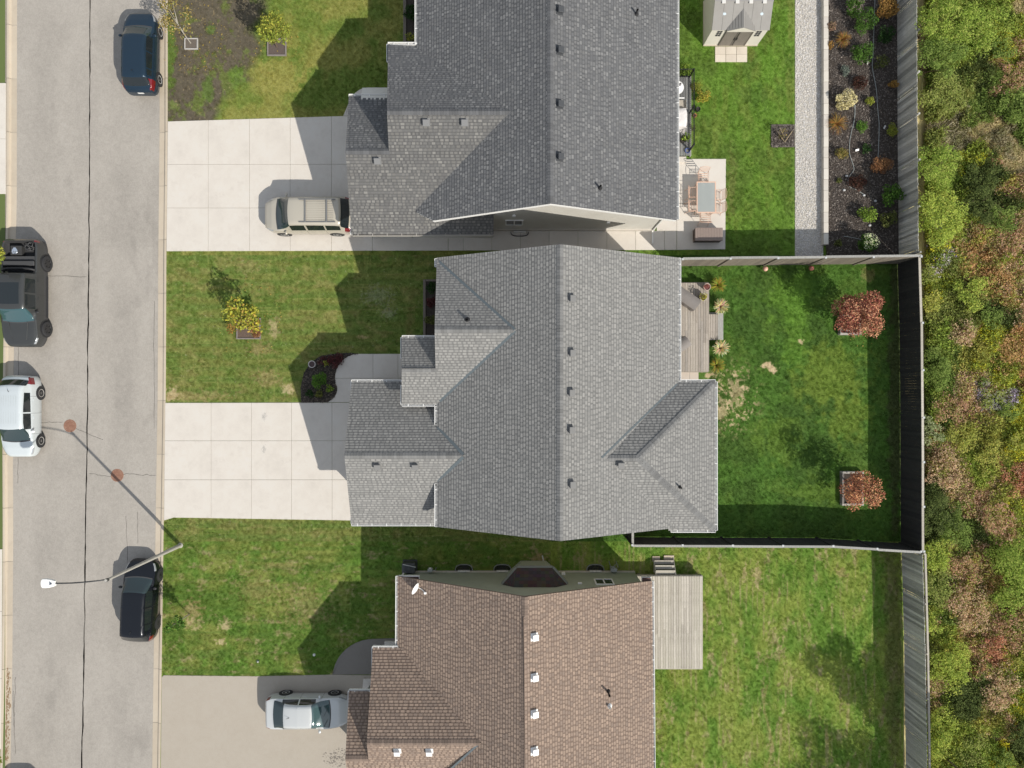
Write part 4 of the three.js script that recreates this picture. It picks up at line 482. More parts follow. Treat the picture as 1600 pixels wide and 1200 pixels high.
{
  const h = 0.72, t = thing('deck', 'bleached square wooden deck with stairs behind the brown house', 'deck'); const x0 = 6.85, x1 = X(1097, h), z0 = Z(900.5, h), z1 = Z(1045, h);
  boardsZ(t, x0, x1, z0, z1, h, deckPale, 23); part('rim_board', [bx(x0, x1 + 0.03, 0.4, h - 0.04, z0 - 0.04, z0), bx(x1, x1 + 0.04, 0.4, h - 0.012, z0, z1), bx(x0, x1 + 0.03, 0.4, h - 0.04, z1, z1 + 0.04)], deckPale[0], t);
  for (const x of [x0 + 0.2, (x0 + x1) / 2, x1 - 0.1]) for (const z of [z0 + 0.1, z1 - 0.1]) part('post', bx(x - 0.07, x + 0.07, 0, h - 0.04, z - 0.07, z + 0.07), deckPale[2], t);
  const st = new THREE.Group(); st.name = 'stairs'; t.add(st); const sx0 = X(1024, 0.4), sx1 = X(1054, 0.4); for (let k = 0; k < 3; k++) part('tread', rbx(sx0, sx1, 0.52 - k * 0.18, 0.56 - k * 0.18, z0 - 0.06 - (k + 1) * 0.23, z0 - 0.06 - k * 0.23, 0.008), deckPale[k], st);
  for (const x of [sx0 - 0.03, sx1]) { const g = pent([[z0 - 0.05, 0.0], [z0 - 0.05, 0.66], [z0 - 0.85, 0.08], [z0 - 0.85, 0]], 'x', x, x + 0.035); part('stringer', g, deckPale[3], st); }
  covered.push([[1010, 898], [1098, 898], [1098, 1046], [1010, 1046]], [[1022, 880], [1056, 880], [1056, 900], [1022, 900]]);
  for (const [px, py, w, d, l] of [[1025, 873, 12, 8, 'left one of two square pavers at the foot of the deck stairs'], [1045, 872.5, 16, 10, 'right, larger one of two square pavers at the foot of the deck stairs']]) single('paver', rbx(-w * 0.0178, w * 0.0178, 0, 0.05, -d * 0.0178, d * 0.0178, 0.01), M([0.50, 0.42, 0.33], 0.9, { map: tile(concreteT, 1) }), l, 'paver', V(X(px), 0, Z(py)), 'pavers below the deck stairs');
}

// ---------------------------------------------------------------- garden shed
{
  const t = thing('garden_shed', 'cream plastic garden shed with grey roof and double doors on the upper lawn', 'shed'), x0 = 10.68, x1 = 13.66, zf = -19.16, zb = -21.6, zr = -20.37, xm = 12.2;
  const cream = M([0.60, 0.565, 0.50], 0.6), rf = M([0.245, 0.235, 0.222], 0.7, { map: tile(concreteT, 1.7) }), dk = M([0.185, 0.165, 0.145], 0.6, { map: tile(woodT, 1.3) }), rdk = rf;
  part('wall', pent([[zb, 0], [zf, 0], [zf, 1.72], [zr, 2.22], [zb, 1.72]], 'x', x0, x1), cream, t);
  part('base_frame', bx(x0 - 0.02, x1 + 0.02, 0, 0.09, zb - 0.02, zf + 0.025), M([0.50, 0.43, 0.35], 0.7), t);
  const sl = (z0, y0, z1, y1, a, b, n) => { const list = [], d = V(0, y1 - y0, z1 - z0), L = d.length(); d.normalize(); const nn = d.clone().cross(V(1, 0, 0)); if (nn.y < 0) nn.negate(); const xx = nn.clone().cross(d); const w = (b - a) / n; for (let k = 0; k < n; k++) { const g = new RoundedBoxGeometry(w - 0.006, 0.035, L, 1, 0.008); g.translate(0, 0.0, L / 2); g.applyMatrix4(new THREE.Matrix4().makeBasis(xx, nn, d).setPosition(V(a + (k + 0.5) * w, y0 + 0.03, z0))); list.push(worldUV(g)); } return list; };
  sl(zf + 0.06, 1.72, zr, 2.28, x0 - 0.05, x1 + 0.05, 6).forEach(g => part('roof_panel', g, rf, t)); sl(zb - 0.06, 1.72, zr, 2.28, x0 - 0.05, x1 + 0.05, 6).forEach(g => part('roof_panel', g, rf, t));
  part('ridge_cap', rbx(x0 - 0.06, x1 + 0.06, 2.29, 2.335, zr - 0.09, zr + 0.05, 0.012), M([0.27, 0.26, 0.25], 0.6), t); for (const k of [0.14, 0.38, 0.62, 0.86]) part('ridge_vent', rbx(lerp(x0, x1, k) - 0.1, lerp(x0, x1, k) + 0.1, 2.30, 2.352, zr - 0.10, zr + 0.16, 0.012), M([0.62, 0.6, 0.57], 0.5), t);
  { // cross gable over the doors
    const w = 0.78, yr = 2.16, ye = 1.78, z0 = zf + 0.14, n = 6; for (const sg of [-1, 1]) { const gs = []; for (let k = 0; k < n; k++) { const a = k / n, b = (k + 1) / n - 0.02, back = s => lerp(zf + 0.02, -20.16, 1 - s); const p = [V(xm + sg * w * a, lerp(yr, ye, a), z0), V(xm + sg * w * b, lerp(yr, ye, b), z0), V(xm + sg * w * b, lerp(yr, ye, b), back(b)), V(xm + sg * w * a, lerp(yr, ye, a), back(a))]; const pos = []; for (const i of [0, 1, 2, 0, 2, 3]) pos.push(p[i].x, p[i].y + 0.03, p[i].z); for (const i of [0, 2, 1, 0, 3, 2]) pos.push(p[i].x, p[i].y, p[i].z); for (const [i, j] of [[0, 1], [1, 2]]) for (const [q, y] of [[i, 0.03], [j, 0.03], [j, 0], [i, 0.03], [j, 0], [i, 0]]) pos.push(p[q].x, p[q].y + y, p[q].z); const g = new THREE.BufferGeometry(); g.setAttribute('position', new THREE.Float32BufferAttribute(pos, 3)); g.computeVertexNormals(); gs.push(worldUV(g)); } part('gable_slope', gs, rf, t); }
    part('gable', pent([[xm - w + 0.04, 1.66], [xm + w - 0.04, 1.66], [xm + w - 0.04, 1.78], [xm, 2.14], [xm - w + 0.04, 1.78]], 'z', zf, zf + 0.1), cream, t); }
  for (const sg of [-1, 1]) { const d = part('door', rbx(xm + sg * 0.385 - 0.365, xm + sg * 0.385 + 0.365, 0.10, 1.64, zf, zf + 0.05, 0.012), dk, t); part('handle', rbx(xm + sg * 0.07 - 0.025, xm + sg * 0.07 + 0.025, 0.75, 1.0, zf + 0.05, zf + 0.09, 0.01), mat.black, d); part('stile', [rbx(xm + sg * 0.06 - 0.03, xm + sg * 0.06 + 0.03, 0.12, 1.62, zf + 0.045, zf + 0.066, 0.005), rbx(xm + sg * 0.71 - 0.03, xm + sg * 0.71 + 0.03, 0.12, 1.62, zf + 0.045, zf + 0.066, 0.005)], M([0.13, 0.115, 0.10], 0.6), d);
    const wx = xm + sg * 1.05; for (let i = 0; i < 2; i++) for (let j = 0; j < 3; j++) part('window_light', rbx(wx - 0.13 + i * 0.15, wx - 0.02 + i * 0.15, 1.06 + j * 0.19, 1.2 + j * 0.19, zf, zf + 0.025, 0.006), mat.dark, t);
    const sx = xm + sg * 0.98, y = 1.99; const k = new THREE.SphereGeometry(0.22, 18, 8, 0, 6.283, 0, Math.PI / 2); k.scale(1, 0.3, 0.75); k.rotateX(0.42); k.translate(sx, y + 0.03, -19.82); part('skylight', worldUV(k), new THREE.MeshPhysicalMaterial({ color: lin(0.5, 0.58, 0.62), roughness: 0.12, clearcoat: 1, side: THREE.DoubleSide }), t); }
  covered.push([[1096, -20], [1186, -20], [1186, 72], [1096, 72]], [[1116, 72], [1168, 72], [1168, 98], [1116, 98]]);
  const pv = [M([0.56, 0.50, 0.43], 0.9, { map: tile(concreteT, 1.2) }), M([0.60, 0.54, 0.465], 0.9, { map: tile(concreteT, 1.5) })]; const q = thing('paved_pad', 'pad of six square pavers in front of the shed doors', 'paving'); for (let i = 0; i < 3; i++) for (let j = 0; j < 2; j++) part('paver', rbx(X(1117 + i * 16.8) + 0.005, X(1117 + (i + 1) * 16.8) - 0.012, -0.03, 0.04, Z(73 + j * 12.2) + 0.006, Z(73 + (j + 1) * 12.2) - 0.01, 0.008), pv[(i + j) % 2], q);
}

// ---------------------------------------------------------------- patio furniture
const copper = M([0.66, 0.44, 0.33], 0.45, { metal: 0.15 });
{
  const h = 0.73, t = thing('patio_table', 'glass topped patio table with pale copper frame on the concrete patio', 'patio table', V(X(1103.5, h), 0, Z(308, h))), a = 0.53, b = 0.86;
  part('glass_top', rbx(-a + 0.06, a - 0.06, h - 0.012, h, -b + 0.06, b - 0.06, 0.004), new THREE.MeshPhysicalMaterial({ color: lin(0.55, 0.58, 0.57), roughness: 0.35, transmission: 0.55, thickness: 0, side: THREE.DoubleSide }), t);
  part('frame', [rbx(-a, a, h - 0.035, h + 0.004, -b, -b + 0.062, 0.01), rbx(-a, a, h - 0.035, h + 0.004, b - 0.062, b, 0.01), rbx(-a, -a + 0.062, h - 0.035, h + 0.004, -b + 0.064, b - 0.064, 0.01), rbx(a - 0.062, a, h - 0.035, h + 0.004, -b + 0.064, b - 0.064, 0.01)], copper, t);
  for (const x of [-1, 1]) for (const z of [-1, 1]) part('leg', limb(V(x * (a - 0.05), h - 0.03, z * (b - 0.05)), V(x * (a - 0.08), 0.0, z * (b - 0.1)), 0.022, 0.018), copper, t);
}
{
  const make = () => { const t = thing('patio_chair', 'x', 'patio chair', V(0, 0, 0), 0, 'copper patio chairs round the glass table'), w = 0.27, q = M([0.60, 0.40, 0.30], 0.5, { metal: 0.1 }); // faces +x
    for (let k = 0; k < 5; k++) part('seat_slat', rbx(-0.22 + k * 0.1, -0.185 + k * 0.1, 0.42, 0.435, -w + 0.03, w - 0.03, 0.005), q, t);
    for (let k = 0; k < 4; k++) part('back_slat', rbx(-0.30 - k * 0.025, -0.285 - k * 0.025, 0.52 + k * 0.11, 0.57 + k * 0.11, -w + 0.03, w - 0.03, 0.005), q, t);
    for (const s of [-1, 1]) { part('side_frame', [tube([V(0.27, 0, s * w), V(0.25, 0.4, s * w), V(0.2, 0.62, s * w), V(-0.1, 0.64, s * w), V(-0.3, 0.6, s * w)], 0.014, 6, true, 18), tube([V(-0.36, 0, s * w), V(-0.25, 0.42, s * w), V(-0.3, 0.7, s * w), V(-0.38, 0.95, s * w)], 0.014, 6, true, 18), tube([V(0.25, 0.42, s * (w - 0.01)), V(-0.25, 0.42, s * (w - 0.01))], 0.012, 6)].map(g => worldUV(g)), q, t); }
    part('top_rail', worldUV(tube([V(-0.38, 0.95, -w), V(-0.41, 0.99, 0), V(-0.38, 0.95, w)], 0.014, 6, true, 10)), q, t); return t; };
  const c0 = make(), spots = [[1083, 302, 0, 'upper of the two copper patio chairs on the house side of the glass table'], [1083, 323, 0, 'lower of the two copper patio chairs on the house side of the glass table'], [1119, 306, Math.PI, 'upper of the two copper patio chairs on the lawn side of the glass table'], [1119, 326, Math.PI, 'lower of the two copper patio chairs on the lawn side of the glass table'], [1098, 277, -Math.PI / 2, 'copper patio chair at the upper end of the glass table'], [1101, 340, Math.PI / 2, 'copper patio chair at the lower end of the glass table near the brown box']];
  spots.forEach(([x, y, a, l], i) => { const c = i ? c0.clone() : c0; if (i) { c.name = numbered('patio_chair'); scene.add(c); } c.position.set(X(x, 0.45), 0.03, Z(y, 0.45)); c.rotation.y = a; c.userData = { ...c.userData, label: l }; });
}
{
  const t = thing('storage_box', 'brown ribbed plastic storage box on the lower corner of the patio', 'storage box'), x0 = 10.06, x1 = 11.58, z0 = -8.87, z1 = -8.15, lid = M([0.245, 0.19, 0.165], 0.65), side = M([0.10, 0.07, 0.058], 0.65);
  part('box_body', rbx(x0 + 0.02, x1 - 0.02, 0.03, 0.56, z0 + 0.02, z1 - 0.02, 0.02), side, t); const l = part('lid', rbx(x0, x1, 0.56, 0.60, z0, z1, 0.012), lid, t); const n = 17; for (let k = 0; k < n; k++) part('lid_rib', rbx(x0 + 0.03 + k * (x1 - x0 - 0.06) / n + 0.01, x0 + 0.03 + (k + 1) * (x1 - x0 - 0.06) / n - 0.012, 0.598, 0.612, z0 + 0.03, z1 - 0.03, 0.004), lid, l);
}
{ // small railed deck of the upper house
  const t = thing('railed_deck', 'small grey deck with black metal railing against the upper house', 'deck'), h = 0.3, x0 = 7.93, x1 = X(1079, h), z0 = Z(119, h), z1 = Z(243, h), rl = M([0.018, 0.018, 0.02], 0.45, { metal: 0.4 });
  covered.push([[1050, 118], [1084, 118], [1084, 248], [1050, 248]]);
  boardsZ(t, x0, x1, z0, z1, h, woodSet([[0.20, 0.20, 0.195], [0.23, 0.23, 0.225], [0.18, 0.18, 0.178]]), 31); part('rim_board', [bx(x1, x1 + 0.04, 0, h - 0.01, z0, z1), bx(x0, x1, 0, h - 0.04, z0 - 0.04, z0)], weathered[1], t);
  const zr = Z(228, 1), pk = []; for (let z = z0; z <= zr; z += 0.115) pk.push(bx(x1 - 0.06, x1 - 0.045, h + 0.08, h + 0.92, z - 0.008, z + 0.008)); for (let x = x0 + 0.1; x < x1 - 0.1; x += 0.115) pk.push(bx(x - 0.008, x + 0.008, h + 0.08, h + 0.92, z0 + 0.045, z0 + 0.06)); part('pickets', pk, rl, t);
  part('top_rail', [rbx(x1 - 0.08, x1 - 0.03, h + 0.92, h + 0.96, z0 + 0.03, zr, 0.008), rbx(x0, x1 - 0.085, h + 0.92, h + 0.96, z0 + 0.03, z0 + 0.075, 0.008)], rl, t); part('bottom_rail', [bx(x1 - 0.07, x1 - 0.035, h + 0.05, h + 0.08, z0, zr), bx(x0, x1 - 0.075, h + 0.05, h + 0.08, z0 + 0.035, z0 + 0.07)], rl, t);
  for (const z of [z0 + 0.05, (z0 + zr) / 2, zr]) part('post', bx(x1 - 0.085, x1 - 0.02, h, h + 0.99, z - 0.032, z + 0.032), rl, t);
  part('step', rbx(x0, x1 - 0.2, 0.03, 0.16, z1 + 0.005, z1 + 0.32, 0.01), mat.concrete[1], t);
  { const k = thing('round_table', 'round white garden table on the small railed deck', 'table', V(X(1058, 1), h, Z(137, 1))); const top = new THREE.CylinderGeometry(0.36, 0.36, 0.03, 32); top.translate(0, 0.71, 0); part('tabletop', worldUV(top), mat.white, k); const cr = new THREE.SphereGeometry(0.05, 10, 8); cr.translate(0.17, 0.76, -0.08); part('leg', [limb(V(0, 0, 0), V(0, 0.7, 0), 0.04, 0.04), limb(V(-0.25, 0.02, 0), V(0.25, 0.02, 0), 0.02, 0.02), limb(V(0, 0.02, -0.25), V(0, 0.02, 0.25), 0.02, 0.02)].map(g => worldUV(g)), mat.white, k); single('lantern', worldUV(merge([new THREE.CylinderGeometry(0.05, 0.06, 0.14, 10), new THREE.ConeGeometry(0.06, 0.06, 10).translate(0, 0.1, 0)])), M([0.1, 0.09, 0.1], 0.4), 'tiny dark lantern standing on the round white garden table', 'lantern', V(X(1062, 1), h + 0.8, Z(133, 1))); }
  { const k = thing('storage_bench', 'beige box bench between the round table and the white cover', 'bench', V(X(1063, 0.8), h, Z(162, 0.8))), m = M([0.30, 0.27, 0.23], 0.7); part('box_body', rbx(-0.4, 0.28, 0, 0.42, -0.2, 0.2, 0.02), m, k); part('lid', rbx(-0.42, 0.3, 0.42, 0.47, -0.22, 0.22, 0.015), M([0.36, 0.32, 0.27], 0.7), k); part('arm', rbx(0.3, 0.37, 0, 0.62, -0.22, 0.24, 0.015), M([0.5, 0.49, 0.46], 0.6), k); part('rail', rbx(-0.4, 0.2, 0.58, 0.62, -0.3, -0.24, 0.015), mat.white, k); }
  { // cloth cover over a grill
    const g = new THREE.BoxGeometry(0.72, 0.8, 1.0, 14, 10, 18), p = g.attributes.position, n = (x, z) => fbm(x * 4, z * 4, 77); for (let i = 0; i < p.count; i++) { let x = p.getX(i), y = p.getY(i), z = p.getZ(i); const f = (0.4 - y) / 0.8, d = 0.06 * f * Math.sin(z * 17 + x * 13) + 0.07 * f; x += Math.sign(x) * d * (Math.abs(x) > 0.34 ? 1 : 0); z += Math.sign(z) * d * (Math.abs(z) > 0.49 ? 1 : 0); if (y > 0.39) y += 0.08 * (n(x, z) - 0.5) - 0.10 * Math.pow(Math.abs(z) / 0.5, 4) - 0.06 * Math.pow(Math.abs(x) / 0.36, 4); p.setXYZ(i, x, y, z); } g.computeVertexNormals(); g.translate(0, 0.4, 0);
    single('grill_cover', worldUV(g), M([0.62, 0.59, 0.58], 0.85), 'white cloth cover over a grill on the railed deck', 'grill cover', V(X(1062, 0.9), h, Z(185, 0.9))); }
}
// ---------------------------------------------------------------- grey covers, pots, ornaments of the middle yard
{
  const cov = (label, px, py, a, L, W, H) => { const g = new THREE.BoxGeometry(L, H, W, 18, 6, 10), p = g.attributes.position; for (let i = 0; i < p.count; i++) { let x = p.getX(i), y = p.getY(i), z = p.getZ(i); const f = (H / 2 - y) / H; z += Math.sign(z) * (0.03 * f + 0.02 * f * Math.sin(x * 15)) * (Math.abs(z) > W * 0.49 ? 1 : 0); if (y > H * 0.49) y += 0.16 * Math.cos(z / W * 2.6) - 0.10 + 0.05 * Math.sin(x * 2.4 / L + 0.5) + 0.02 * (fbm(x * 5, z * 5, 5) - 0.5); p.setXYZ(i, x, y, z); } g.computeVertexNormals(); g.translate(0, H / 2, 0); const o = single('furniture_cover', worldUV(g), M([0.21, 0.19, 0.178], 0.8), label, 'furniture cover', V(X(px, 0.42 + H), 0.42, Z(py, 0.42 + H))); o.rotation.y = a; };
  cov('long grey cover draped over a lounge at the upper end of the deck', 1075, 466, -0.62, 1.35, 0.66, 0.5); cov('grey square cover over a chair by the house wall on the deck', 1066, 539, 0.62, 0.85, 0.6, 0.6);
  const pot = (label, px, py, y, r, h, m, fill) => { const t = thing('flower_pot', label, 'flower pot', V(X(px, y + h), y, Z(py, y + h))); const l = new THREE.LatheGeometry([[0.0, 0], [r * 0.7, 0], [r * 0.95, h * 0.8], [r, h * 0.85], [r, h], [r * 0.86, h], [r * 0.82, h * 0.82], [0, h * 0.8]].map(p => new THREE.Vector2(...p)), 28); part('pot_body', worldUV(l), m, t); const s = new THREE.CircleGeometry(r * 0.83, 20); s.rotateX(-Math.PI / 2); s.translate(0, h * 0.83, 0); part('soil', worldUV(s), fill, t); return t; };
  globalThis.potAt = { a: pot('round terracotta coloured pot of pink flowers at the deck corner', 1105, 448, 0.42, 0.2, 0.34, M([0.55, 0.42, 0.35], 0.8), M([0.16, 0.06, 0.06], 1)), b: pot('pale pot of yellow foliage beside the lounge cover', 1099, 464, 0.42, 0.21, 0.34, M([0.52, 0.46, 0.38], 0.8), M([0.1, 0.08, 0.05], 1)), c: pot('round white pot in the dark bed by the curved front walk', 487, 569, 0.05, 0.2, 0.4, M([0.58, 0.54, 0.52], 0.7), M([0.075, 0.05, 0.05], 1)), d: pot('dark pot of green leaves at the lower end of the railed deck', 1069, 216, 0.3, 0.2, 0.38, M([0.05, 0.042, 0.036], 0.6), M([0.05, 0.04, 0.03], 1)), e: pot('small black pot on the grass beside the black railing', 1091, 170, 0, 0.13, 0.24, M([0.02, 0.02, 0.022], 0.5), M([0.03, 0.025, 0.02], 1)), f: pot('small orange clay pot on the grass beside the black railing', 1086, 180, 0, 0.1, 0.18, M([0.5, 0.17, 0.09], 0.8), M([0.06, 0.045, 0.03], 1)) };
  for (const [px, py, c, l] of [[1196, 419, [0.62, 0.36, 0.27], 'peach coloured garden ball hanging low on the brown panel fence'], [1268, 418, [0.36, 0.13, 0.10], 'dark red garden ball hanging low on the brown panel fence']]) { const t = thing('garden_ball', l, 'garden ball', V(X(px, 0.35), 0.35, Z(py + 1, 0.35))); part('ball', worldUV(new THREE.SphereGeometry(0.14, 20, 14)), M(c, 0.35), t); part('stake', worldUV(limb(V(0, -0.35, 0), V(0, -0.13, 0), 0.01, 0.01)), mat.dark, t); }
  for (const [px, py, c, l] of [[403, 1033, [0.06, 0.10, 0.07], 'small dark green valve lid in the lower front lawn'], [491, 1023, [0.62, 0.62, 0.58], 'small white marker cap in the shaded lower front lawn']]) { const t = thing('lawn_marker', l, 'lawn marker', V(X(px), 0, Z(py))); const g = new THREE.CylinderGeometry(0.07, 0.08, 0.05, 14); g.translate(0, 0.025, 0); part('lid', worldUV(g), M(c, 0.6), t); const k = new THREE.SphereGeometry(0.035, 10, 8); k.translate(0.02, 0.06, 0.02); part('knob', worldUV(k), mat.white, t); }
}
// ---------------------------------------------------------------- along the walls: window wells, meters, dish
{
  const corr = M([0.36, 0.37, 0.37], 0.4, { metal: 0.6 });
  const well = (label, px, z, s, w, d, h, rim = corr) => { const t = thing('window_well', label, 'window well', V(X(px, 0), 0, z)); const ring = (r0, y0, y1, th) => { const P0 = [], n = 24; for (let i = 0; i < n; i++) { const a = Math.PI * i / n, b = Math.PI * (i + 1) / n, f = (q, k) => { const e = 3, c = Math.cos(q), sn = Math.sin(q), m = Math.pow(Math.pow(Math.abs(c), e) + Math.pow(Math.abs(sn), e), -1 / e); return [c * m * (w / 2 + k), s * sn * m * (d + k)]; }; const [ax, az] = f(a, 0), [bx2, bz] = f(b, 0), [cx, cz] = f(a, th), [dx, dz] = f(b, th); for (const q of [[ax, y1, az], [bx2, y1, bz], [dx, y1, dz], [ax, y1, az], [dx, y1, dz], [cx, y1, cz], [ax, y0, az], [bx2, y0, bz], [bx2, y1, bz], [ax, y0, az], [bx2, y1, bz], [ax, y1, az], [cx, y0, cz], [cx, y1, cz], [dx, y1, dz], [cx, y0, cz], [dx, y1, dz], [dx, y0, dz]]) P0.push(...q); } const g = new THREE.BufferGeometry(); g.setAttribute('position', new THREE.Float32BufferAttribute(P0, 3)); g.computeVertexNormals(); return worldUV(g); };
    part('well_rim', ring(0, -0.1, h, 0.03), rim, t); const f = new THREE.Shape(); f.absellipse(0, 0, w / 2, d, 0, Math.PI, false); const fl = new THREE.ShapeGeometry(f, 20); fl.rotateX(s > 0 ? Math.PI / 2 : -Math.PI / 2); fl.translate(0, 0.008, 0); part('well_floor', worldUV(fl), M([0.03, 0.03, 0.028], 1), t); part('window_sash', bx(-w * 0.36, w * 0.36, 0.03, 0.30, s * 0.005, s * 0.03), mat.white, t); };
  well('steel window well left of two by the green wall, nearest the dish', 725, 10.12, -1, 0.92, 0.34, 0.13); well('steel window well between the other one and the small bay', 785, 10.12, -1, 0.92, 0.34, 0.13); well('steel window well right of the bay below the twin pane window', 930, 10.12, -1, 0.92, 0.34, 0.13); well('black rimmed window well below the cream gable wall of the upper house', 812, -8.755, 1, 0.95, 0.22, 0.14, mat.black);
  const gm = thing('gas_meter', 'grey gas meter with pipes at the left end of the green wall', 'gas meter', V(X(674), 0, 10.0)); part('meter_body', rbx(-0.13, 0.13, 0.35, 0.68, -0.14, 0.04, 0.03), M([0.34, 0.36, 0.35], 0.5), gm); part('pipe', [limb(V(-0.09, 0, -0.05), V(-0.09, 0.38, -0.05), 0.02, 0.02), limb(V(0.1, 0.6, -0.05), V(0.28, 0.6, -0.05), 0.02, 0.02), limb(V(0.28, 0.62, -0.05), V(0.28, 0, -0.05), 0.02, 0.02)].map(g => worldUV(g)), M([0.3, 0.3, 0.3], 0.5), gm); const dial = new THREE.CylinderGeometry(0.07, 0.07, 0.05, 16); dial.rotateX(Math.PI / 2); dial.translate(0, 0.55, -0.15); part('dial', worldUV(dial), mat.white, gm);
  const ac = thing('air_conditioner', 'dark air conditioner unit at the left corner of the green wall', 'air conditioner', V(X(641), 0, 9.85)); part('casing', rbx(-0.36, 0.36, 0.05, 0.7, -0.3, 0.24, 0.03), M([0.055, 0.058, 0.06], 0.5), ac); const fan = new THREE.TorusGeometry(0.2, 0.012, 6, 24); fan.rotateX(Math.PI / 2); fan.translate(0, 0.705, -0.03); const fan2 = fan.clone(); fan2.scale(0.55, 1, 0.55); part('fan_guard', [worldUV(fan), worldUV(fan2)], mat.dark, ac); part('pipe', worldUV(limb(V(-0.3, 0.74, -0.26), V(0.42, 0.74, -0.1), 0.025, 0.025)), M([0.4, 0.41, 0.4], 0.5), ac); part('base_pad', bx(-0.4, 0.4, 0, 0.05, -0.34, 0.25), mat.dark, ac);
  const um = thing('meter_stand', 'grey metal utility stand by the green wall right of the window wells', 'utility stand', V(X(957), 0, 9.9)); const us = M([0.34, 0.36, 0.36], 0.45, { metal: 0.4 }); part('cabinet', rbx(-0.17, 0.17, 0.1, 0.6, -0.05, 0.16, 0.02), us, um); part('post', [-0.2, 0.2].map(x => worldUV(limb(V(x, 0, -0.3), V(x, 0.72, -0.16), 0.022, 0.022))), us, um); part('crossbar', [worldUV(limb(V(-0.2, 0.55, -0.18), V(0.2, 0.6, 0.0), 0.016, 0.016)), worldUV(limb(V(0.2, 0.3, -0.25), V(-0.2, 0.55, 0.0), 0.016, 0.016))], us, um);
  const dp = thing('drain_pipe', 'thin pale drain pipe lying on the shaded grass beside the small bay', 'pipe'); const a = P(847.5, 868, 0.06), b = P(852, 893, 0.4); part('pipe_length', worldUV(limb(a, b, 0.035, 0.035, 10)), M([0.45, 0.46, 0.43], 0.6), dp); part('elbow', worldUV(limb(b, b.clone().add(V(0.02, 0.5, 0.1)), 0.035, 0.035, 10)), M([0.42, 0.43, 0.4], 0.6), dp);
  const st = thing('satellite_dish', 'white satellite dish on the left eave of the brown roof', 'satellite dish', P(655, 917, 3.35)); const dish = new THREE.SphereGeometry(0.5, 28, 10, 0, 6.283, 0, 0.62); dish.translate(0, -0.46, 0); dish.scale(1, 1, 1.12); const q = new THREE.Quaternion().setFromUnitVectors(V(0, 1, 0), V(0.86, 0.32, 0.42).normalize()); dish.applyQuaternion(q); dish.translate(-0.12, 0.22, 0.06); part('reflector', worldUV(dish), mat.white, st); part('feed_arm', worldUV(tube([V(-0.14, 0.0, 0), V(0.15, 0.06, 0.12), V(0.33, 0.2, 0.24)], 0.02, 6)), mat.white, st); const hb = rbx(0.26, 0.40, 0.16, 0.27, 0.19, 0.31, 0.03); part('receiver', hb, mat.white, st); part('mast', worldUV(limb(V(-0.02, -0.35, -0.1), V(-0.14, 0.22, 0.02), 0.025, 0.025)), mat.steel, st);
  single('concrete_step', rbx(-0.34, 0.34, 0, 0.17, -0.22, 0.22, 0.02), mat.concrete[2], 'pale concrete step at the end of the curved asphalt walk', 'step', V(X(611), 0, Z(1007))); single('concrete_step', prism([[-0.2, -0.4], [0.25, -0.4], [0.25, 0.4], [-0.25, 0.4], [-0.25, 0.05]], 0, 0.1), mat.concrete[2], 'pale concrete pad in the corner by the silver sedan nose', 'step', V(X(574), 0, Z(1071)));
  const hs = thing('garden_hose', 'blue garden hose coiled at the foot of the railed deck', 'hose', V(X(1074, 0.3), 0.32, Z(236, 0.3))); const hp = []; for (let i = 0; i < 60; i++) { const t = i / 59, an = t * 18; hp.push(V((0.1 + 0.05 * t) * Math.cos(an), 0.01 + t * 0.05, (0.1 + 0.05 * t) * Math.sin(an))); } part('hose_coil', worldUV(tube(hp, 0.012, 5, true, 120)), M([0.08, 0.12, 0.3], 0.5), hs);
}

// ---------------------------------------------------------------- cars
const paint = (c, metal = 0.25, rough = 0.32) => new THREE.MeshPhysicalMaterial({ color: lin(...c), metalness: metal, roughness: rough, clearcoat: 0.45, clearcoatRoughness: 0.06, specularIntensity: 0.4, side: THREE.DoubleSide });
const interp = (tab, x) => { if (x <= tab[0][0]) return tab[0][1]; for (let i = 1; i < tab.length; i++) if (x <= tab[i][0]) { const [a, p] = tab[i - 1], [b, q] = tab[i]; const t = (x - a) / (b - a || 1); return lerp(p, q, t); } return tab[tab.length - 1][1]; };
const redLamp = new THREE.MeshPhysicalMaterial({ color: lin(0.15, 0.006, 0.01), roughness: 0.12, clearcoat: 1, side: THREE.DoubleSide }), clearLamp = new THREE.MeshPhysicalMaterial({ color: lin(0.42, 0.44, 0.46), roughness: 0.1, metalness: 0.4, clearcoat: 1, side: THREE.DoubleSide });
const winTint = new THREE.MeshPhysicalMaterial({ color: lin(0.012, 0.016, 0.018), roughness: 0.05, ior: 1.6, side: THREE.DoubleSide }), screenTint = new THREE.MeshPhysicalMaterial({ color: lin(0.025, 0.042, 0.046), roughness: 0.05, ior: 1.6, side: THREE.DoubleSide });
const alloy = M([0.58, 0.58, 0.57], 0.35, { metal: 0.6 }), darkAlloy = M([0.03, 0.03, 0.032], 0.4, { metal: 0.3 });
